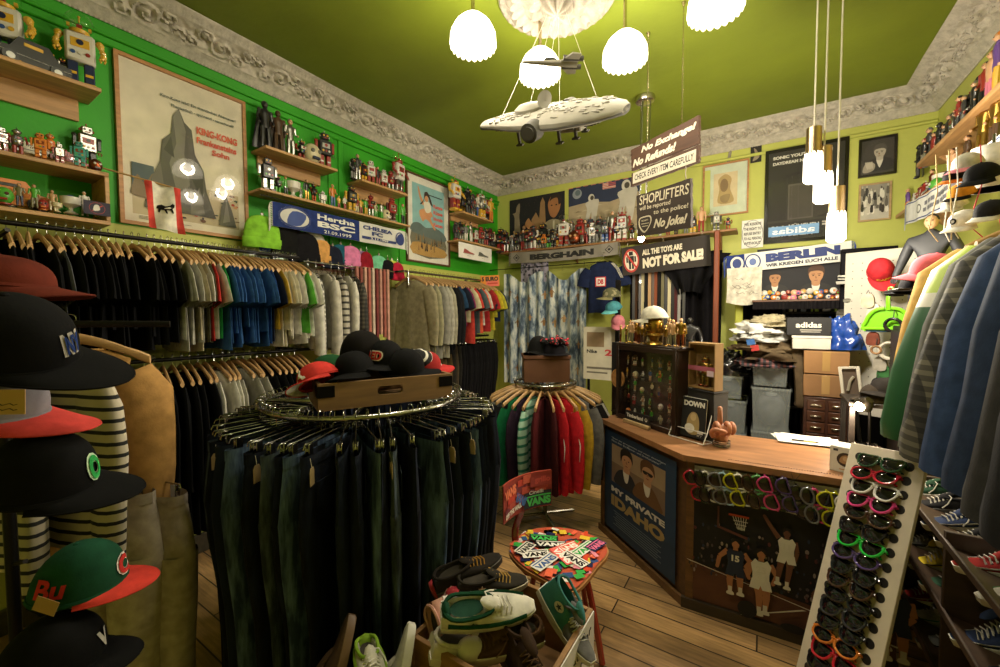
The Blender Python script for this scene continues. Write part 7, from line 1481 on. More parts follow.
# black t-shirt spread under the sign, dark costume figure
pt = ay(690, 258, 4.95); o = thing('black_cloth', 'black cloth draped in a funnel under the not for sale sign', 'cloth', (pt.x, 4.97, pt.z + .02))
def fun(u, v):
    w = .30 * (1 - v) ** 1.3 + .10 + .02 * v; x = (u - .5) * 2 * w; return (x, .05 * math.sin(u * 16) * v - .04 * (1 - abs(2 * u - 1)), -.42 * v + .03 * math.sin(u * 3))
MB().grid(fun, 40, 20, True).build('cloth', mat('#121113', 'fabric'), o, 70)
def mannequin(label, M, H, base, belt, skin=None, boots=None, name='action_figure', group=None):
    """A large toy figure of a broad-shouldered person with a belt, standing with arms a little away."""
    o = thing(name, label, 'figurine', M=M); P = lambda x, y, z: (x * H, y * H, z * H); V = []; E = []
    J = {'pel': (0, 0, .52, .075), 'waist': (0, 0, .60, .07), 'chest': (0, -.01, .72, .098), 'neck': (0, 0, .83, .045), 'hd': (0, -.01, .87, .03)}
    for s_, q in (('l', -1), ('r', 1)): J.update({s_ + 'hip': (q * .065, 0, .48, .075), s_ + 'kn': (q * .09, -.015, .27, .052), s_ + 'an': (q * .10, 0, .06, .036), s_ + 'to': (q * .11, -.07, .025, .03), s_ + 'sh': (q * .13, 0, .77, .052), s_ + 'el': (q * .185, .01, .62, .04), s_ + 'wr': (q * .21, -.04, .49, .029), s_ + 'ha': (q * .222, -.055, .445, .03)})
    ks = list(J); ed = [('pel', 'waist'), ('waist', 'chest'), ('chest', 'neck'), ('neck', 'hd')]
    for s_ in 'lr': ed += [('pel', s_ + 'hip'), (s_ + 'hip', s_ + 'kn'), (s_ + 'kn', s_ + 'an'), (s_ + 'an', s_ + 'to'), ('chest', s_ + 'sh'), (s_ + 'sh', s_ + 'el'), (s_ + 'el', s_ + 'wr'), (s_ + 'wr', s_ + 'ha')]
    me = bpy.data.meshes.new('body'); me.from_pydata([P(*J[k][:3]) for k in ks], [(ks.index(a), ks.index(b)) for a, b in ed], []); ob = bpy.data.objects.new('body', me); COL.objects.link(ob); ob.parent = o; me.materials.append(base)
    md = ob.modifiers.new('skin', 'SKIN'); md.use_smooth_shade = True
    for k, v in zip(ks, me.skin_vertices[0].data): v.radius = (J[k][3] * H,) * 2; v.use_root = k == 'pel'
    ob.modifiers.new('sub', 'SUBSURF').levels = 2; ob.modifiers['sub'].render_levels = 2
    if belt: MB().lathe([(.078 * H, -.014 * H), (.088 * H, -.012 * H), (.088 * H, .012 * H), (.078 * H, .014 * H)], (0, 0, .565 * H), 20).box((0, -.09 * H, .565 * H), (.05 * H, .02 * H, .035 * H)).build('belt', belt, o)
    hm = MB().use(skin or base).ball((0, -.012 * H, .925 * H), (.045 * H, .052 * H, .062 * H), 16, 10).ball((0, -.062 * H, .918 * H), (.008 * H, .012 * H, .012 * H), 7, 5)
    for q in (-1, 1): hm.ball((q * .045 * H, 0, .925 * H), (.007 * H, .012 * H, .015 * H), 7, 5)
    if skin:
        hm.use(mat('#1a1613')).ball((0, .004 * H, .94 * H), (.048 * H, .05 * H, .058 * H), 14, 8, None, .0)
        for q in (-1, 1): hm.ball((q * .018 * H, -.058 * H, .933 * H), .006 * H, 6, 4)
        hm.use(mat('#8a4a40')).ball((0, -.06 * H, .893 * H), (.014 * H, .006 * H, .004 * H), 8, 4)
    hm.build('head', None, o)
    for q in (-1, 1):
        mb = MB()
        for f in range(4): mb.tube([P(q * .222 + (f - 1.5) * .012, -.06, .435), P(q * .222 + (f - 1.5) * .013, -.072, .41), P(q * .222 + (f - 1.5) * .012, -.068, .388 + .004 * abs(f - 1.5))], .0065 * H, 6)
        mb.tube([P(q * .205, -.065, .445), P(q * .19, -.085, .425), P(q * .192, -.09, .405)], .0072 * H, 6); mb.build('fingers', boots or base, o)
    return o
fp = ay(690, 336, 4.35); mannequin('black costumed toy figure standing behind the gold figures', Matrix.Translation((fp.x, 4.35, 1.17)), .52, mat('#19181a', 'gloss', .4), mat('#4a4a48', 'metal', .4))
o = thing('tall_stool', 'dark tall pedestal under the black costumed figure behind the cabinet', 'pedestal', (fp.x, 4.35, 0)); MB().box((0, 0, .585), (.3, .24, 1.17), .006).build('plinth', mat('#1d1814', 'wood'), o)
# wooden posts
p = ay(716, 300, 4.70); strip('wooden_post', 'reddish brown wooden post beside the black cloth', 'post', (p.x, 4.70, 1.28), .05, 2.56, .04, mat('#7a3a1c', 'wood', None, None, (30, 30, 3)))
p = ay(738, 330, 4.75); strip('green_post', 'yellow green painted post beside the plastic boxes', 'post', (p.x, 4.88, 1.1), .07, 2.2, .05, mat('#a8aa3a', 'paint'))
# handwritten white cloth bag
p = ay(744, 285, 4.70); o = thing('cloth_bag', 'white cloth bag with black handwriting hanging under the Berlin scarf end', 'bag', (p.x, 4.69, p.z)); mb = MB().grid(lambda u, v: ((u - .5) * .30 * (1 - .08 * v * (1 - v)), .018 * math.sin(u * 11 + v * 3), .17 - .34 * v - .03 * math.sin(u * 3) * v), 20, 14, True); mb.build('cloth', mat('#c9c3b4', 'fabric'), o, 70)
q = MB(); r = random.Random(9)
for k in range(9): x0, z0 = r.uniform(-.10, .06), r.uniform(-.10, .08); q.tube([(x0 + .018 * j, -.022 + .018 * math.sin(((x0 + .018 * j) / .3 + .5) * 11 + (.17 - z0) / .34 * 3) - .0, z0 + .012 * math.sin(j * 2.3 + k)) for j in range(5)], .0018, 4)
q.build('handwriting', mat('#2a2a2a'), o)
# double portrait textile with badges, black valance below
x, z, w, h = quadB((757, 262), (846, 296), 4.80); A = Art(w, h + .14, '#141216')
A.portrait(.22, .40, .17, '#a87850', '#1c1613', '#23211f'); A.portrait(.68, .42, .20, '#b08058', '#4a2f1c', '#23211f')
picture('portrait_textile', 'black velvet textile showing two people in suits below the Berlin scarf', 'textile', frame_at((x, 4.80, z + .05), (1, 0, 0), (0, 0, 1)), A, None, fd=.01)
zs = z - h / 2 - .035; o = thing('valance_shelf', 'narrow shelf with black pleated valance beneath the portrait textile', 'shelf', (x, 4.70, zs)); MB().box((0, .03, 0), (w + .06, .2, .02), .003).build('board', BROWNF, o)
MB().grid(lambda u, v: ((u - .5) * (w + .05), -.075 + .008 * math.sin(u * 150), -.01 - .07 * v), 150, 3, True).build('valance', mat('#1a1719', 'fabric'), o)
for q in (-1, 1): MB().box((q * (w / 2), .24, -.02), (.03, .50, .03), .003).build('bracket', BROWNF, o)
r = random.Random(14); bcol = ['white', 'pink', 'red', 'cream', 'orange', 'yellow', 'tan', 'silver', 'flesh', 'white', 'blue', 'green']
for k in range(34):
    u = (k % 17 + .5) / 17; c = bcol[(k * 5 + k // 3) % 12]; p = (x - w / 2 + w * u + r.uniform(-.01, .01), 4.765 - .035 * (k < 17) + r.uniform(-.006, .006), zs + .032 + (.045 if k >= 17 else 0) + r.uniform(-.008, .012)); R_ = r.uniform(.017, .030)
    o = thing('badge', '%s round badge, %s of the %s row below the two portraits' % (c, nth(k % 17), 'upper' if k >= 17 else 'lower'), 'badge', p, (PI / 2 + r.uniform(-.3, .3), r.uniform(-.3, .3), 0), 'badges below the portrait textile'); MB().lathe([(R_, -.004), (R_ * 1.02, 0), (R_ * .85, .005), (R_ * .4, .007), (.0005, .0075)], n=18).build('disc', cm(c), o)
    MB().cyl((R_ * .1, 0, .006), (R_ * .1, 0, .0085), R_ * .42, n=10).build('motif', cm(bcol[(k * 7 + 3) % 12]), o)
# black curtain recess, white/green panels behind
o = thing('black_curtain', 'black curtain hanging in the recess below the valance', 'curtain', (x - .1, 4.86, 0)); MB().grid(lambda u, v: ((u - .5) * (w - .1), .015 * math.sin(u * 70), zs - .06 - (zs - .2) * v), 90, 6, True).build('cloth', mat('#0d0c0e', 'fabric'), o, 70)
# plastic boxes, clothes pile
MILK = mat('#8f9694', 'clearplastic'); 
def bin_(label, px0, px1, pt, pb, y, lid=True, group=None, fill='#3a3c40', dp=.36):
    a, b = ay(px0, pb, y), ay(px1, pb, y); zt_, zb_ = ay((px0 + px1) / 2, pt, y).z, ay((px0 + px1) / 2, pb, y).z; w = b.x - a.x; h = zt_ - zb_
    o = thing('storage_box', label, 'storage box', ((a.x + b.x) / 2, y + dp / 2, zb_), 0, group); sq = lambda k, z, dd=0: [(sx * w / 2 * k, sy * dp / 2 * k, z) for sx, sy in ((-1, -1), (1, -1), (1, 1), (-1, 1))]
    MB().loft([sq(.9, .004), sq(.9, 0), sq(1, h), sq(.985, h), sq(.885, .006)], False, True).build('tub', MILK, o, 20)
    MB().loft([sq(1.05, h - .02), sq(1.05, h), sq(.985, h), sq(.985, h - .02)], False, False).build('rim', MILK, o, 20)
    MB().ball((0, 0, h * .45), (w * .40, dp * .40, h * .42), 14, 8).build('folded_clothes', mat(fill, 'fabric'), o)
    MB().box((0, -dp / 2 - .002, h * .86), (w * .3, .014, .03), .004).build('handle', MILK, o)
    return o, zb_, zt_, w
gb = 'storage boxes behind the counter'
o1, z0, z1, w1 = bin_('large clear storage box under the heap of clothes', 751, 790, 388, 432, 4.05, True, gb, '#5a5c60')
def stack_under(o, w, dp, label, y):
    b = o.location; q = thing('storage_box', label, 'storage box', (b.x, b.y, 0), 0, gb); h = b.z - .003; sq = lambda k, z: [(sx * w / 2 * k, sy * dp / 2 * k, z) for sx, sy in ((-1, -1), (1, -1), (1, 1), (-1, 1))]
    MB().loft([sq(.95, .004), sq(.95, 0), sq(1, h), sq(.985, h), sq(.93, .006)], False, True).build('tub', MILK, q, 20); MB().box((0, 0, h - .012), (w * 1.03, dp * 1.03, .02), .004).build('lid', MILK, q); MB().ball((0, 0, h * .45), (w * .4, dp * .4, h * .4), 12, 8).build('folded_clothes', mat('#44464a', 'fabric'), q)
stack_under(o1, w1, .36, 'clear storage box on the floor under the large one', 4.05)
o2, z2, z3, w2 = bin_('dark clear storage box holding plaid clothes on the large clear box', 752, 788, 366, 386.5, 4.06, True, gb, '#3a3034', .34)
o3, z4, z5, w3 = bin_('grey storage box left of the large clear box', 712, 746, 400, 432, 4.15, True, gb, '#2e3034', .34); stack_under(o3, w3, .34, 'grey storage box on the floor at the left of the stack', 4.15)
o4, z6, z7, w4 = bin_('grey storage box under the black plastic bag', 712, 742, 376, 398.5, 4.16, True, gb, '#2a2c30', .33)
def heap(name, label, cat, p, rx, ry, rz, m, seed, part='cloth', sc=6, group=None, amp=.25):
    o = thing(name, label, cat, p, 0, group); r = random.Random(seed); off = r.uniform(0, 50)
    def f(u, v):
        a = 2 * PI * u; t = PI / 2 * v; d = Vector((math.cos(a) * math.cos(t), math.sin(a) * math.cos(t), math.sin(t))); k = 1 + amp * noise.noise(d * sc * .35 + Vector((off, 0, 0))) + amp * .6 * noise.noise(d * sc + Vector((0, off, 0))) + .25 * amp * math.sin(9 * d.z + 5 * noise.noise(d * 2 + Vector((off, 1, 1))))
        return (d.x * rx * k, d.y * ry * k, max(0, d.z * rz * k))
    MB().grid(f, 48, 20).build(part, m, o, 80); return o
c0 = Vector((o2.location.x, o2.location.y, z3))
gh = 'clothes heaped on the storage boxes'
def layer(label, dx, dz, rx, rz, c, seed, nm='folded_garment', cat='garment', kind='fabric'): 
    return heap(nm, label, cat, c0 + Vector((dx, -.04, dz)), rx * 1.18, .19, rz * 1.1, mat(c, kind) if isinstance(c, str) else c, seed, 'cloth', 7, gh, .32)
layer('dark plaid garment spilling over the storage box', .0, -.01, .22, .09, mat('#2a2a30', 'plaid', None, '#6a4040', 8), 1)
layer('brown jacket draped over the side of the storage boxes', .07, .05, .21, .15, '#4a3d2c', 2)
layer('khaki brown trousers in the middle of the clothes heap', -.03, .12, .22, .10, '#5a4c38', 3)
layer('grey white tops folded in the clothes heap', -.06, .20, .19, .11, '#a8a8a4', 4)
layer('white top on the upper left of the clothes heap', -.08, .27, .16, .10, '#c4c2bc', 5)
layer('beige garment crowning the clothes heap', .0, .33, .15, .08, '#8f866c', 6)
p = c0 + Vector((.17, -.16, .0)); o = thing('hanging_sleeve', 'brown jacket sleeve hanging down the side of the clear boxes', 'sleeve', p); MB().tube(crom([(0, .04, .16), (.03, 0, .05), (.05, -.02, -.1), (.06, -.02, -.26), (.05, -.01, -.30)], 5, False), lambda t: .055 + .02 * math.sin(t * 2), 12, False, .6).build('cloth', mat('#4a3d2c', 'fabric'), o)
for k, (dx, dz, c, nm) in enumerate(((-.17, .15, '#b83a38', 'red'), (-.20, .20, '#3a68a8', 'blue'))):
    o = thing('garment_tag', '%s cardboard tag hanging on the clothes heap' % nm, 'tag', c0 + Vector((dx + .06, -.235, dz)), (.2, 0, -.2)); MB().prism([(-.03, -.024), (.03, -.024), (.03, .024), (-.03, .024)], 0, .002, frame_at((0, 0, 0), (1, 0, .2), (0, 0, 1))).build('card', mat(c, 'card'), o); MB().tube([(0, 0, .02), (.01, .02, .06)], .0012, 4).build('string', mat('#d0c8b8'), o)
heap('plastic_bag', 'crumpled black plastic bag on the grey boxes', 'bag', (o4.location.x, o4.location.y, z7 + .002), .20, .16, .2, mat('#131316', 'gloss', .25), 8, 'film', 9)
# drawer chest, cardboard boxes, bags
a, b = ay(804, 398, 3.98), ay(851, 398, 3.98); zt_ = ay(826, 398, 3.98).z; w = b.x - a.x; o = thing('drawer_chest', 'dark wooden chest of small drawers behind the counter', 'chest of drawers', ((a.x + b.x) / 2, 4.15, 0)); CHW = mat('#3a1f14', 'wood', .4)
MB().box((0, 0, zt_ / 2), (w, .34, zt_), .004).build('carcass', CHW, o)
for cc_ in range(2):
    for rr_ in range(6):
        dw = w / 2 - .03; q = MB().box(((cc_ - .5) * (w / 2 - .01), -.175, zt_ - .06 - .088 * rr_), (dw, .016, .078), .003).build('drawer', mat('#4a2a1a', 'wood', .4), o); MB().box(((cc_ - .5) * (w / 2 - .01), -.188, zt_ - .06 - .088 * rr_), (.07, .012, .014), .003).build('handle', mat('#b8b0a0', 'metal'), q)
for k, (pt, pb, lab) in enumerate(((375, 397.5, 'lower tan cardboard box on the drawer chest'), (351, 374.5, 'upper tan cardboard box on the drawer chest'))):
    za, zb_ = ay(826, pt, 3.96).z, ay(826, pb, 3.96).z; za = za - .004; o = thing('cardboard_box', lab, 'box', ((a.x + b.x) / 2 - .01, 4.14, zb_), 0, 'cardboard boxes on the drawer chest'); MB().box((0, 0, (za - zb_) / 2), (w * .98, .32, za - zb_), .004).build('carton', mat('#8a643c' if k else '#7d5a36', 'card'), o); MB().box((0, -.1605, (za - zb_) * .55), (.05, .002, (za - zb_) * .86), .0005).build('tape', mat('#9a7a4c', 'gloss'), o)
zc_ = ay(826, 350, 3.96).z
heap('blue_bag', 'crumpled shiny blue bag on the upper cardboard box', 'bag', ((ay(840, 340, 4.1)).x, 4.12, zc_), .13, .12, .25, mat('#1d3f8a', 'gloss', .25), 12, 'film', 8)
p = ay(808, 342, 4.0); o = thing('shoe_carton', 'white shoe carton left of the blue bag', 'box', (p.x + .02, 4.14, zc_)); MB().box((0, 0, .045), (.24, .3, .09), .003).build('carton', mat('#b5b1a8', 'card'), o); MB().box((0, 0, .095), (.25, .31, .02), .003).build('lid', mat('#c0bcb2', 'card'), o)
o = thing('brand_box', 'black box with white lettering on the white shoe carton', 'box', (p.x, 4.14, zc_ + .108)); MB().box((0, 0, .07), (.28, .3, .14), .003).build('carton', mat('#141315', 'card'), o); A = Art(.27, .12, '#141315'); A.t('adidas', .5, .42, .36, '#c9c5ba', .6, .03, 'c').r(.3, .24, .8, .3, '#a09c92').r(.32, .12, .78, .17, '#a09c92'); q = A.mb.build('lettering', None, o, smooth=0); q.matrix_local = frame_at((0, -.1505, .07), (1, 0, 0), (0, 0, 1))
# shelf tower behind with pale folders
p = ay(826, 305, 4.75); o = thing('shelf_unit', 'dark shelf unit with pale folders behind the black lettered box', 'shelf', (p.x, 4.98, 0)); w = .62
for sx in (-1, 1): MB().box((sx * w / 2, 0, 1.12), (.025, .3, 2.24), .003).build('side_panel', mat('#1c1714', 'wood'), o)
for zz_ in (.3, .8, 1.35, 1.72, 2.1): MB().box((0, 0, zz_), (w - .03, .28, .022), .003).build('shelf_board', mat('#1c1714', 'wood'), o)
for k, (c, nm) in enumerate((('#b8b4a4', 'white'), ('#8a8f94', 'grey'), ('#9ab43a', 'lime'), ('#c4c0b2', 'cream'), ('#a4b84a', 'pale green'), ('#6a7076', 'dark grey'))):
    q = thing('folder', '%s folder standing on the dark shelf unit behind the counter' % nm, 'folder', (p.x - .24 + .085 * k, 4.96, 1.732), 0, 'folders on the dark shelf unit'); MB().box((0, 0, .14), (.06, .22, .28), .004).build('cover', mat(c, 'card'), q); MB().box((0, -.111, .19), (.03, .002, .09), 0).build('spine_label', mat('#cfcabf', 'card'), q)

for lab, xa_, xb_, zt_, yy in (('wide black curtain behind the belts and the black cloth', ay(630, 270, 5.1).x, ay(722, 270, 5.1).x, 2.42, 5.12), ('black curtain in the recess behind the storage boxes', ay(740, 300, 5.1).x, ay(880, 300, 5.1).x, 2.2, 5.13)):
    o = thing('black_curtain', lab, 'curtain', ((xa_ + xb_) / 2, yy, 0)); wc = xb_ - xa_; MB().grid(lambda u, v: ((u - .5) * wc, .018 * math.sin(u * wc * 60), zt_ - (zt_ - .16) * v), 120, 4, True).build('cloth', mat('#121013', 'fabric'), o, 70); MB().tube([(-wc / 2, 0, zt_ - .01), (wc / 2, 0, zt_ - .01)], .008, 6).build('rod', BLKMET, o)
# ------------------------------------------------------------------ right side of the shop
# pegboard tower with shoes, white pegboard with odds and ends
p = ay(868, 300, 4.55); o = thing('display_tower', 'tall black steel display tower beside the portrait textile', 'tower', (p.x, 4.62, 0)); BM_ = mat('#161517', 'metal', .5)
for sx in (-1, 1): MB().box((sx * .16, 0, 1.12), (.035, .05, 2.24), .003).build('upright', BM_, o)
MB().box((0, .04, 1.2), (.30, .012, 1.9), .002).build('back_panel', mat('#1c1b1e', 'metal', .6), o); MB().box((0, 0, 2.25), (.36, .09, .03), .003).build('cap', BM_, o)
MB().tube(crom([(.10, -.05, 1.95), (.16, -.06, 1.96), (.17, -.06, 1.9), (.165, -.06, 1.3)], 5, False), .01, 8).build('tube', mat('#b8a888', 'metal'), o)
for k in range(2):
    q = thing('dice_panel', ['small black tile with five white pips on the tower', 'small black tile with four white pips on the tower'][k], 'tile', (p.x - .06 + .13 * k * .2, 4.56, 2.10 - .12 * k)); MB().box((0, 0, 0), (.12, .02, .09), .004).build('tile', mat('#141416', 'gloss'), q); m = MB()
    for (u, v) in ([(-1, -1), (1, 1), (-1, 1), (1, -1), (0, 0)] if k == 0 else [(-1, -1), (1, 1), (-1, 1), (1, -1)]): m.cyl((u * .03, -.0102, v * .025), (u * .03, -.0112, v * .025), .009, n=12)
    m.build('pips', mat('#d8d4cc'), q)
g = 'shoes on the black display tower'
for k, (px, py, c, lab) in enumerate(((856, 283, '#1c1c20', 'black and white sneaker, top of the tower shoes'), (858, 301, '#59574f', 'grey sneaker, second of the tower shoes'), (856, 318, '#4a473f', 'olive grey sneaker, third of the tower shoes'), (860, 331, '#1a1918', 'dark sneaker, lowest of the tower shoes'))):
    q = ay(px, py, 4.42); shoe(q, Vector((-.75, -.65, -.1)) if k % 2 else Vector((.85, -.5, 0)), (0, -.15, 1), c, '#8a877c' if k else '#c0bdb4', lab, g, '#8a867a', None, False, '#c8c4ba' if k == 0 else None, .9); MB().box((0, .035, 0), (.11, .2, .006), .001).build('ledge', BM_, o).location = (q.x - p.x, q.y - 4.62 + .06, q.z - .006)
pw = ay(886, 345, 4.05); o = thing('pegboard', 'white pegboard with hanging odds and ends by the right wall', 'board', M=frame_at((pw.x, 4.25, 1.55), (.9, -.42, 0), (0, 0, 1))); MB().box((0, 0, -.012), (.46, 1.3, .02), .003).build('panel', mat('#b4afa4', 'paint'), o)
m = MB()
for i in range(7):
    for j in range(20): m.cyl((-.18 + .06 * i, -.58 + .06 * j, -.0025), (-.18 + .06 * i, -.58 + .06 * j, -.0012), .004, n=6)
q = m.build('peg_holes', mat('#3a362e'), o); q['kind'] = 'stuff'
for sx in (-1, 1): MB().box((sx * .2, -.76, -.02), (.03, 1.6, .02), .003).build('leg', BM_, o)
PM = o.matrix_world.copy() if False else frame_at((pw.x, 4.25, 1.55), (.9, -.42, 0), (0, 0, 1))
# red bag-like cap, dustpan, tape rings
q = ay(881, 272, 4.0); cap(q, Vector((.1, -.5, -.85)), Vector((-.2, -.85, .45)), '#a8242a', '#a8242a', 'red cap hanging above the green dustpan', None, ('CAFE', .02, .03, .08), '#c9962c', H=.14, s=.95, curve=.2)
o = thing('dustpan', 'bright green plastic dustpan hanging on the pegboard', 'dustpan', M=frame_at(ay(888, 322, 3.85), (.9, -.42, 0), (0, 0, 1))); LG = mat('#6fb81c', 'gloss', .35); k_ = .115
sh = [(-1.08, -.55), (1.08, -.55), (1.02, 0), (.8, .5), (.4, .8), (-.4, .8), (-.8, .5), (-1.02, 0)]; sm = [(v.x * k_, v.y * k_) for v in crom([(a, b, 0) for a, b in sh], 3)]
MB().prism(sm, -.006, 0).build('pan', LG, o); mb = MB()
wl = [v for v in sm if v[1] > -.5 * k_]; mb.tube([(a, b, .012) for a, b in sorted(sm, key=lambda t: math.atan2(t[0], -t[1] - .2)) if b > -.6 * k_], .012, 8); mb.build('rim', LG, o)
MB().tube(crom([(0, .75 * k_, 0), (0, 1.1 * k_, .01), (0, 1.5 * k_, .012), (.01, 1.9 * k_, .008)], 4, False), lambda t: .02 - .006 * t, 10, False, .6).tube([(.01 + .012 * math.cos(t), 1.98 * k_ + .014 * math.sin(t), .008) for t in [2 * PI * j / 12 for j in range(12)]], .005, 6, True).build('handle', LG, o); MB().box((0, -.56 * k_, .002), (2.2 * k_, .012, .01), .003).build('lip', mat('#3a6a8a', 'gloss'), o)
def ring(label, px, py, y, R, r_, c, nm='ring'):
    o = thing(nm, label, 'ring', M=frame_at(ay(px, py, y), (.9, -.42, 0), (0, 0, 1))); MB().tube([(R * math.cos(t), R * math.sin(t), 0) for t in [2 * PI * j / 28 for j in range(28)]], r_, 8, True, .8).build('hoop', mat(c, 'gloss'), o); MB().tube([(0, R, 0), (.004, R + .05, 0), (0, R + .06, -.02)], .003, 5).build('loop', mat('#2a2624'), o)
ring('black ring hanging in front of the green dustpan', 893, 325, 3.80, .042, .012, '#1c1a1c'); ring('white ring hanging below the green dustpan', 890, 351, 3.85, .055, .014, '#b8b2a4')
ring('small tan tape ring beside the white ring', 876, 350, 3.87, .026, .009, '#8a6a4c')
# small clutter hung on the pegboard
r = random.Random(44)
for k, (px, py, c, nm) in enumerate(((873, 338, '#6a3a2c', 'brown'), (880, 363, '#9a9488', 'grey'), (884, 372, '#3a6a3c', 'green'), (890, 378, '#b8a488', 'beige'), (896, 372, '#b84a44', 'red'), (878, 384, '#2c2a2c', 'black'), (868, 300, '#a89884', 'pale'), (874, 310, '#b8b4a8', 'white'))):
    o = thing('key_pouch', '%s small pouch hanging on the pegboard below the dustpan' % nm if k < 6 else '%s small glove-like pouch hanging above the dustpan' % nm, 'pouch', M=frame_at(ay(px, py, 3.9), (.9, -.42, 0), (0, 0, 1))); MB().prism([(v.x, v.y) for v in crom([(-.03, -.05, 0), (.03, -.05, 0), (.036, .0, 0), (.02, .04, 0), (-.02, .04, 0), (-.036, 0, 0)], 3)], -.012, .012).build('pouch', mat(c, 'fabric'), o); MB().tube([(-.012, .04, 0), (0, .07, 0), (.012, .04, 0)], .003, 5).build('loop', mat('#2a2624'), o)
for k, (px, py, c, lab) in enumerate(((888, 392, '#2a2624', 'dark cap lying on the small table under the pegboard'), (878, 398, '#3a322a', 'brown black cap lying beside the desk lamp'))): cap(ay(px, py, 3.45), Vector((-.8, -.6, 0)), (0, 0, 1), c, c, lab, None, None, H=.09, s=1.0)
o = thing('side_table', 'narrow dark side table by the pegboard carrying the desk lamp', 'table', (ay(880, 405, 3.45).x, 3.5, 0)); zt2 = ay(882, 402, 3.42).z; MB().box((0, 0, zt2 - .015), (.34, .36, .025), .003).build('top', mat('#2a221c', 'wood'), o)
for sx in (-1, 1):
    for sy in (-1, 1): MB().box((sx * .15, sy * .16, (zt2 - .03) / 2), (.03, .03, zt2 - .03), .003).build('leg', mat('#2a221c', 'wood'), o)
# desk lamp: lit bulb in a small shade
LP = ay(863, 406, 3.30); lamp('desk_lamp_bulb', LP + Vector((-.03, -.07, -.02)), 12, (1, .82, .6), .02)
o = thing('desk_lamp', 'small lit desk lamp shining at the end of the counter', 'lamp', (LP.x, LP.y, ZT if False else 0)); z = LP.z
MB().ball((-.02, -.03, z), .028, 14, 10).build('bulb', mat('#ffe2b0', 'emit', None, None, 40), o); MB().lathe([(.02, .06), (.03, .05), (.05, 0), (.048, 0), (.026, .048)], (0, 0, z + .005), 20, Matrix.Rotation(.7, 3, 'X') @ Matrix.Rotation(.4, 3, 'Y')).build('shade', mat('#3a342c', 'metal', .4), o)
MB().tube(crom([(.01, .03, z + .05), (.04, .08, z + .02), (.05, .1, z - .2), (.05, .1, z - .5), (.05, .1, .02)], 4, False), .008, 8).build('stem', BLKMET, o); MB().cyl((.05, .1, 0), (.05, .1, .02), .1, n=20).build('base', BLKMET, o)
# small white frame on the counter back, glass cup under the lamp
o = thing('white_frame', 'small white tilted frame beside the cardboard boxes', 'frame', M=frame_at(ay(851, 385, 3.75), (.8, -.3, .1), (-.05, 0, 1))); m = MB()
for c, sz in (((-.05, 0, 0), (.018, .26, .02)), ((.05, 0, 0), (.018, .26, .02)), ((0, .122, 0), (.08, .016, .02)), ((0, -.122, 0), (.08, .016, .02))): m.box(c, sz, .002)
m.build('frame', mat('#b8b2a4', 'paint'), o); MB().box((0, 0, -.006), (.082, .228, .004), .0005).build('backing', mat('#4a3c30', 'card'), o); MB().tube([(-.02, -.04, 0), (.0, .03, .004), (.02, .06, .002)], .01, 7).build('relief', mat('#8a8474', 'plain'), o); MB().box((0, -.64, -.05), (.02, 1.02, .02), .002).build('stand', BLKMET, o)
o = thing('clear_box', 'clear plastic cup-like box on the counter under the desk lamp', 'box', (ay(868, 445, 2.95).x, 2.95, ZT)); MB().box((0, 0, .045), (.10, .10, .09), .004).build('box', mat('#d8dcda', 'glass'), o)
# batman-free action figure: plain dark grey muscular figure with yellow belt, on the wardrobe rail box
FB = ay(928, 326, 3.62); FH = ay(928, 214, 3.62).z - FB.z; fz = FB.z - .002; o = thing('tall_cabinet', 'dark tall cabinet against the right wall under the large grey figure', 'cabinet', (FB.x + .02, 3.64, 0)); MB().box((0, 0, fz / 2), (.30, .3, fz), .005).build('carcass', mat('#1b1613', 'wood'), o); MB().box((-.156, 0, fz / 2), (.012, .27, fz - .06), .003).build('door', mat('#241c17', 'wood'), o); MB().ball((-.168, -.09, 1.1), .014, 8, 6).build('knob', CHROME, o)
mannequin('large dark grey toy figure with yellow belt standing by the right shelves', Matrix.Translation(FB) @ Matrix.Rotation(-.5, 4, 'Z'), FH, mat('#26272b', 'plain', .6), mat('#c09a2c', 'gloss'), mat('#b8906c', 'plain'), mat('#1a1a1c'))
# hats hung below the right shelf
gh2 = 'caps hanging under the right shelf'
for px, py, y, cr, br, lab, k in ((957, 178, 2.9, '#161618', '#c8742a', 'black cap with orange brim hanging under the right shelf', .9), (968, 166, 2.85, '#b8b4aa', '#d08090', 'white cap with pink brim under the lampshade', 1.0), (962, 195, 2.85, '#c8872c', '#141416', 'orange cap with black brim in the hanging row', .9), (955, 206, 2.9, '#c9c4b8', '#c9c4b8', 'off white cap below the orange cap', .85), (966, 224, 2.8, '#cfcac0', '#c4bfb4', 'white cap with black emblem at the bottom of the hanging row', 1.1), (983, 178, 2.7, '#141416', '#141416', 'black cap at the far right of the hanging row', 1.1), (992, 214, 2.65, '#1a1a1c', '#b8b4aa', 'black and white cap beside the white strings', 1.0)):
    cap(ay(px, py, y), Vector((-.75, -.55, -.35)), Vector((-.25, -.35, .9)), cr, br, lab, gh2, (('O', .04, .03, .04) if 'emblem' in lab else None), '#1a1a1c', H=.1, s=k * .62)
r = random.Random(3); q = ay(985, 160, 2.75); mb = MB(); o = thing('cord_bundle', 'bundle of white and red cords hanging with the caps at the right', 'cord', q)
for k in range(6): x = r.uniform(-.14, .08); y = r.uniform(-.12, .12); m = MB().tube([(x, y, .08), (x + .01, y, -.1), (x + r.uniform(-.03, .03), y, -.28), (x + .02, y, -.34)], .0025, 5); m.build('cord', mat(['#c8c4ba', '#b84a54', '#b09a70'][k % 3], 'fabric'), o)
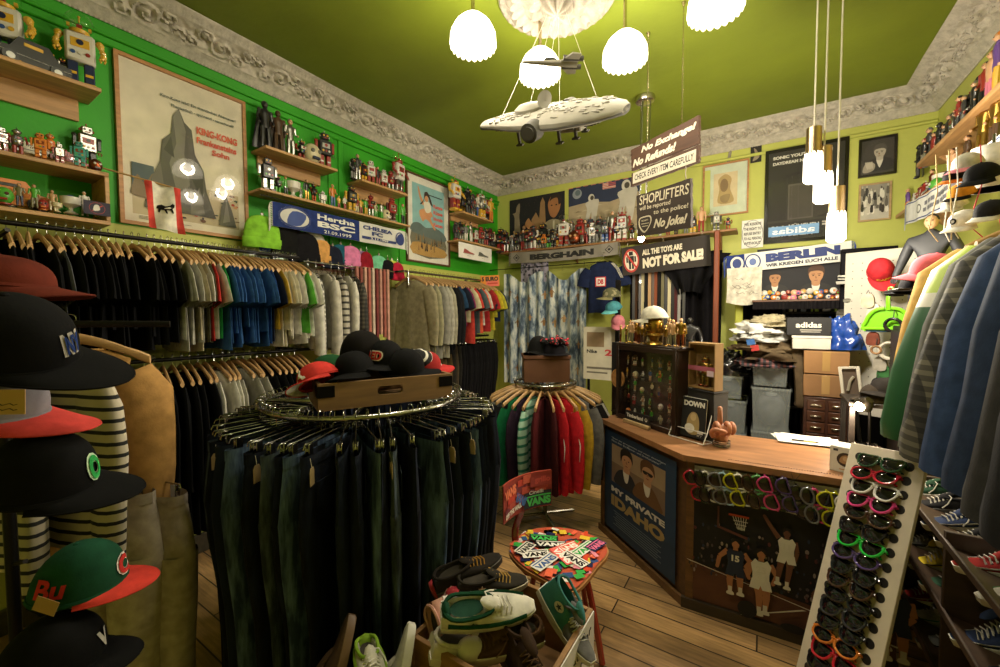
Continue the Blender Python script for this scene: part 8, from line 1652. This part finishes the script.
q = ay(993, 168, 2.95); o = thing('lamp_shade', 'plain white lampshade standing on the right shelf edge', 'lampshade', (q.x, q.y, 2.602) if False else q); MB().lathe([(.09, -.1), (.075, .1), (.07, .1), (.086, -.1)], n=28).build('shade', mat('#cfcbc2', 'fabric'), o); MB().tube([(0, 0, .1), (0, 0, .16)], .006, 6).tube([(-.07, 0, .1), (.07, 0, .1)], .003, 5).build('fitting', CHROME, o)
q = ay(935, 274, 2.95); cap(q, Vector((-.9, -.4, -.1)), Vector((-.1, -.3, 1)), '#c8606a', '#c8606a', 'coral pink cap in front of the large grey figure', None, None, H=.1, s=1.05, curve=.25); q = ay(922, 290, 3.05); cap(q, Vector((-.9, -.45, -.1)), (0, 0, 1), '#17161a', '#17161a', 'black cap below the coral pink cap', None, None, H=.09, s=1.0)
o = thing('cap_ledge', 'thin dark ledge holding the coral pink and black caps', 'shelf', (ay(930, 284, 3.0).x, 3.0, ay(930, 284, 3.0).z - .03)); MB().box((.05, 0, 0), (.4, .3, .014), .003).build('board', BLKMET, o); MB().tube([(.2, 0, -.01), (.2, 0, -1.9 + .3)], .012, 8).build('stand', BLKMET, o)
MB().box((.2, 0, -1.56), (.3, .3, .02), .003).build('foot', BLKMET, o)
# jackets along the right side, seen from the front
JR = [(2.50, 0, '#b8924a', 'mustard yellow jacket, farthest on the right rail', .70, .27, None), (2.37, 0, 'bands', 'lime and green jacket with a white band on the right rail', .68, .26, None), (2.21, 0, '#55554e', 'plain grey jacket on the right rail', .74, .27, None), (2.07, 0, 'plaid', 'dark plaid jacket between the grey and blue ones', .76, .27, None), (1.92, 0, '#2a3a58', 'quilted navy blue jacket on the right rail', .76, .27, None), (1.76, 0, '#222e44', 'second quilted dark blue jacket on the right rail', .80, .27, None), (1.58, 0, '#2c2b2a', 'dark grey wool coat beside the black coat on the right rail', .84, .28, None), (1.42, 0, '#1c1c1e', 'black coat nearest on the right rail', .84, .28, None)]
ZRR = 2.10; rail('clothes_rail', 'dark rail of jackets along the right wall', [(.88, 1.0, ZRR), (.88, 2.70, ZRR)], .0125, BLKMET, [((.88, 1.1, ZRR), (XR, 1.1, ZRR)), ((.88, 2.65, ZRR), (XR, 2.65, ZRR))])
for k, (y, x, c, lab, L, W_, ex) in enumerate(JR):
    m = mat('#2c2a24', 'plaid', None, '#5a5648', 9) if c == 'plaid' else mat('#a2b83c', 'bands') if c == 'bands' else mat(c, 'fabric'); rz_ = PI + random.Random(k).uniform(.22, .34)
    o = garment((.88, y, ZRR + .0125), rz_, m, lab, 'jacket', 'jacket', 'jackets on the right rail', k + 1200, L, W_ - .065, 'long', .085, 'wood', 'wooden hanger of the ' + lab.split(',')[0].split(' beside')[0].split(' behind')[0].split(' between')[0].split(' on the')[0] + ' on the right rail', 'wooden hangers on the right rail', extra='collar', flare=.16, sl=1.24)
    st = MB().tube([(.0, -.092, -.15 - .06 * j) for j in range(int(L / .06))], .004, 5); st.build('zip', mat('#8a8478', 'metal'), o)
    if ex: MB().loft([[((W_ * 1.03) * math.cos(t), .068 * math.sin(t), z) for t in [2 * PI * j / 28 for j in range(28)]] for z in (-.36, -.44)], False, False).build('white_band', mat('#c9c6bc', 'fabric'), o)
# shoe rack under the jackets
o = thing('shoe_rack', 'sloping wooden shoe rack on the floor under the right jackets', 'rack', (.80, 2.30, 0)); SW = mat('#3c2a1a', 'wood')
for k, zz_ in enumerate((.18, .46, .74)): MB().box((0, 0, zz_), (.36, 1.5, .02), .003, Matrix.Rotation(.22, 3, 'Y')).build('shelf_board', SW, o); MB().box((-.18, 0, zz_ + .055), (.012, 1.5, .03), .003).build('lip', SW, o)
for q in (-.74, 0, .74): MB().box((.0, q, .42), (.36, .02, .84), .003).build('side_panel', SW, o)
SC2 = [('#1d1d20', '#c8c4ba', 'black and white', None), ('#24402e', '#c8c4ba', 'dark green', None), ('#b8b4aa', '#9a968a', 'pale grey', '#2f7a44'), ('#2a3550', '#c0bcb0', 'navy blue', '#b8b4aa'), ('#c0a82c', '#b8b4aa', 'yellow', '#1d2a50'), ('#8a2420', '#c4c0b6', 'red', '#d0ccc2'), ('#1a1a1c', '#4a4a48', 'plain black', None), ('#6a6a66', '#b4b0a6', 'mid grey', '#1d1d20')]
n = 0
for k, zz_ in enumerate((.18, .46, .74)):
    for j in range(8):
        c = SC2[(j * 3 + k * 2) % 8]; y = 1.62 + .19 * j
        if abs(y - 2.30) < .05: y += .07
        shoe((.765, y, zz_ + .022), Vector((-1, random.Random(n).uniform(-.15, .15), -.22)), Vector((-.22, 0, 1)), c[0], c[1], '%s sneaker, %s from the near end of the %s rack board' % (c[2], nth(j), ['bottom', 'middle', 'top'][k]), 'sneakers on the shoe rack', '#b8b4aa', None, k == 1 and j % 3 == 0, c[3], 1.05); n += 1
# ------------------------------------------------------------------ lamps and model ships under the ceiling
GL = mat('#fff0d0', 'glow', None, None, 7.0)
def shade_bowl(p, label, i):
    o = thing('chandelier_lamp', label, 'lamp', p, 0, 'lamps round the ceiling rosette'); rings = []
    for r_, z in ((.03, .0), (.06, -.01), (.10, -.05), (.125, -.10), (.13, -.15), (.126, -.165)): rings.append([Vector((r_ * (1 + .035 * abs(math.sin(11 * t)) * min(1, r_ / .1)) * math.cos(t), r_ * (1 + .035 * abs(math.sin(11 * t)) * min(1, r_ / .1)) * math.sin(t), z - (.014 * abs(math.sin(11 * t)) if z < -.12 else 0))) for t in [2 * PI * k / 88 for k in range(88)]])
    MB().loft(rings, False, False).build('glass_shade', GL, o, 60); MB().lathe([(.035, .012), (.04, -.004), (.03, -.02)], n=20).build('holder', mat('#c9bfa0', 'metal'), o)
    MB().ball((0, 0, -.09), (.045, .045, .055), 16, 10).build('bulb', mat('#fff2d8', 'emit', None, None, 14.), o)
    MB().tube([(0, 0, .01), (0, 0, ZC - p[2] - .01)], .011, 8).lathe([(.05, ZC - p[2]), (.05, ZC - p[2] - .02), (.015, ZC - p[2] - .035)], n=20).build('stem', mat('#b8ac88', 'metal'), o)
for i, p in enumerate(SHADES): shade_bowl(p, ['scalloped glass lamp left of the ceiling rosette', 'scalloped glass lamp behind the small model ship', 'scalloped glass lamp right of the ceiling rosette', 'scalloped glass lamp at the upper edge right of the rosette', 'scalloped glass lamp on the near side of the rosette, left', 'scalloped glass lamp on the near side of the rosette, right'][i], i)
# canopy with three chrome rods carrying the little bulb beside the warning sign
cp = az(645, 98, ZC - .01); o = thing('pendant_light', 'round ceiling canopy with chrome rods and a small bare bulb by the signs', 'lamp', (cp.x, cp.y, ZC)); MB().lathe([(.005, 0), (.085, 0), (.09, -.02), (.08, -.045), (.07, -.05), (.005, -.05)], n=32).build('canopy', mat('#c8c2b4', 'metal', .2), o)
zb_ = ay(641, 240, cp.y).z
for k in range(3): t = 2 * PI * k / 3 + .4; MB().tube([(.05 * math.cos(t), .05 * math.sin(t), -.05), (.03 * math.cos(t) - .02, .03 * math.sin(t), zb_ + .12 - ZC + .16 * k)], .006, 8).build('rod', CHROME, o)
MB().tube([(.03 * math.cos(.4) - .02, .03 * math.sin(.4), zb_ + .12 - ZC), (-.02, 0, zb_ + .06 - ZC)], .012, 8).build('socket', CHROME, o); MB().ball((-.02, 0, zb_ + .02 - ZC), (.03, .03, .04), 14, 10).build('bulb', mat('#ffe9c4', 'emit', None, None, 45.), o)
lamp('pendant_bulb', Vector((cp.x - .02, cp.y - .09, zb_)), 14, (1, .84, .62), .03)
# three pendant lamps
for i, (q, pt, pb) in enumerate(zip(PENDS, (128, 147, 187), (183, 203, 242))):
    px = (813 if i == 0 else 823 if i == 1 else 836); c = ay(px, pb - 10, q.y); zt2, zb2 = ay(px, pt, q.y).z, ay(px, pb, q.y).z; X = c.x; H = zt2 - zb2
    o = thing('pendant_lamp', ['leftmost and highest of the three glass pendant lamps', 'middle of the three glass pendant lamps', 'lowest and rightmost of the three glass pendant lamps'][i], 'lamp', (X, q.y, zt2), 0, 'three pendant lamps over the counter')
    MB().cyl((0, 0, 0), (0, 0, ZC - zt2), .005, n=6).build('cable', mat('#d0cabc'), o); MB().cyl((0, 0, ZC - zt2 - .03), (0, 0, ZC - zt2), .05, n=20).build('ceiling_rose', CHROME, o)
    MB().lathe([(.006, .0), (.039, -.002), (.041, -H * .5), (.037, -H * .5), (.035, -.01)], n=24, caps=False).build('metal_sleeve', mat('#b49a78', 'metal', .3), o)
    n = 12; m = MB(); m.loft([[(rr_ * (1 + .09 * math.cos(12 * t)) * math.cos(t), rr_ * (1 + .09 * math.cos(12 * t)) * math.sin(t), z) for t in [2 * PI * k / 96 for k in range(96)]] for rr_, z in ((.04, -H * .46), (.045, -H * .6), (.045, -H * .96), (.032, -H), (.002, -H))], False, True); m.build('crystal_shade', mat('#fff1d6', 'glow', None, None, 12.), o, 50)
    lamp('pendant_lamp_bulb', Vector((X, q.y, zb2 - .06)), 40, (1, .9, .72), .05)
# model space ships hanging on threads from the rosette
HUL, HUD = mat('#8f8a7e', 'plain', .8), mat('#4c4942', 'plain', .8)
sa, sb = ay(487, 110, 2.15), ay(622, 126, 2.15); sc_ = (sa + sb) / 2; sX = Vector((sb.x - sa.x, 0, 0)).normalized(); SL = (sb - sa).length
o = thing('model_spaceship', 'large grey model spaceship hanging on threads under the ceiling rosette', 'model', M=Matrix.Translation((sc_.x, sc_.y, sc_.z)) @ Matrix.Rotation(.16, 4, 'Y') @ Matrix.Rotation(.62, 4, 'X')); a_ = SL / 2
sec = [(-1.0, .05, .02), (-.96, .16, .05), (-.7, .26, .075), (-.35, .42, .10), (0, .52, .115), (.35, .56, .115), (.7, .46, .10), (.92, .28, .07), (1.0, .14, .04)]
MB().loft([[(x * a_, w_ * a_ * math.cos(t), h_ * a_ * (1.0 if math.sin(t) > 0 else .8) * math.copysign(abs(math.sin(t)) ** .75, math.sin(t))) for t in [2 * PI * k / 28 for k in range(28)]] for x, w_, h_ in sec]).build('hull', HUL, o, 35)
MB().loft([[(x * a_, w_ * 1.012 * a_ * math.copysign(abs(math.cos(t)) ** .6, math.cos(t)), (-.012 + .042 * math.sin(t)) * a_) for t in [2 * PI * k / 20 for k in range(20)]] for x, w_, h_ in sec]).build('side_band', HUD, o, 35)
m = MB(); r = random.Random(17)  # raised panels scattered over the hull
for k in range(200):
    x = r.uniform(-.75, .8); i = max(j for j in range(len(sec) - 1) if sec[j][0] <= x); t = (x - sec[i][0]) / (sec[i + 1][0] - sec[i][0]); w_, h_ = sec[i][1] + t * (sec[i + 1][1] - sec[i][1]), sec[i][2] + t * (sec[i + 1][2] - sec[i][2]); v = r.uniform(-.8, .8); sg = 1 if k % 3 else -.8
    m.use(HUL if k % 3 else HUD).box((x * a_, v * w_ * a_, sg * h_ * a_ * (1 - v * v) ** .375), (r.uniform(.02, .09) * a_, r.uniform(.02, .06) * a_, .018 * a_), .001)
m.build('surface_panels', None, o); MB().lathe([(.2 * a_, 0), (.19 * a_, .05 * a_), (.13 * a_, .09 * a_), (.02 * a_, .1 * a_)], (-.25 * a_, .0, .09 * a_), 22).build('dorsal_dome', HUL, o)
q = MB().cyl((.0, 0, .10 * a_), (.0, 0, .2 * a_), .02 * a_, n=8); q.lathe([(.005 * a_, 0), (.09 * a_, .02 * a_), (.10 * a_, .035 * a_), (.085 * a_, .03 * a_), (.005 * a_, .012 * a_)], (0, 0, .2 * a_), 20, Matrix.Rotation(1.2, 3, 'X')); q.build('dish', HUL, o)
for sy in (-1, 1): MB().cyl((.05 * a_, sy * .45 * a_, -.01), (.05 * a_, sy * .62 * a_, -.01), .12 * a_, .11 * a_, 18).cyl((.05 * a_, sy * .6 * a_, -.01), (.05 * a_, sy * .64 * a_, -.01), .075 * a_, n=14).build('side_pod', HUD, o)
for x, y in ((-.35, -.2), (-.3, .22), (.25, -.25), (.4, .2), (.4, -.1)): q = MB().cyl((x * a_, y * a_, -.07 * a_), (x * a_, y * a_, -.24 * a_), .022 * a_, n=8); q.box((x * a_, y * a_, -.25 * a_), (.09 * a_, .07 * a_, .022 * a_), .002).build('landing_leg', HUD, o)
MB().box((.32 * a_, 0, -.13 * a_), (.3 * a_, .22 * a_, .1 * a_), .006).build('belly_bay', HUL, o)
R0 = [sc_ + sX * (k * a_) + Vector((0, dy * a_, .0)) for k, dy in ((-.55, -.22), (-.5, .25), (.05, .25), (.62, .1))]; R1 = [ROSE + Vector((-.06, 0, -.09)), ROSE + Vector((-.04, .03, -.09)), ROSE + Vector((0, .02, -.12)), ROSE + Vector((.05, 0, -.1))]
for k in range(4): q = MB().tube([R0[k] + Vector((0, 0, .03)), R1[k]], .0014, 4).build('thread', mat('#d8d2c0', 'plain'), None); tag(q, ['white thread from the rosette to the pointed end of the large model ship', 'white thread from the rosette to the dome of the large model ship', 'white thread from the rosette to the middle of the large model ship', 'white thread from the rosette to the wide end of the large model ship'][k], 'thread')
da, db = ad(521, 62, 2.05), ad(582, 64, 2.05); o = thing('model_fighter', 'small pale dart-shaped model ship hanging above the large one', 'model', M=frame_at((da + db) / 2, db - da, (db - da).cross(Vector((0, 0, 1))) * -1)); L = (db - da).length
MB().loft([[(x * L, w_ * L * math.cos(t), w_ * .7 * L * math.sin(t)) for t in [2 * PI * k / 14 for k in range(14)]] for x, w_ in ((-.5, .008), (-.45, .022), (-.2, .045), (.1, .062), (.3, .07), (.42, .06))]).build('fuselage', HUL, o)
for sy in (-1, 1): MB().prism([(.1, 0), (.42, 0), (.44, .26), (.3, .28)], -.012 * L, .012 * L, Matrix.Scale(L, 4) @ Matrix.Scale(sy, 4, (0, 1, 0)) if False else Matrix.Diagonal((L, L * sy, 1, 1))).build('wing', HUL, o); MB().cyl((.18 * L, sy * .11 * L, .02 * L), (.5 * L, sy * .11 * L, .02 * L), .045 * L, .04 * L, 12).build('engine', HUD, o)
MB().ball((-.02 * L, 0, .055 * L), (.11 * L, .035 * L, .03 * L), 12, 8).build('canopy', mat('#2a2a2c', 'gloss'), o)
c = (da + db) / 2; tag(MB().tube([c + Vector((0, 0, .04)), ROSE + Vector((.02, -.02, -.1))], .0014, 4).build('thread', mat('#d8d2c0', 'plain')), 'white thread holding the small dart-shaped model ship', 'thread')
dup_l = {k: v for k, v in LABELS.items() if len(v) > 1}
print('REPEATED LABELS', {k: len(v) for k, v in dup_l.items()})
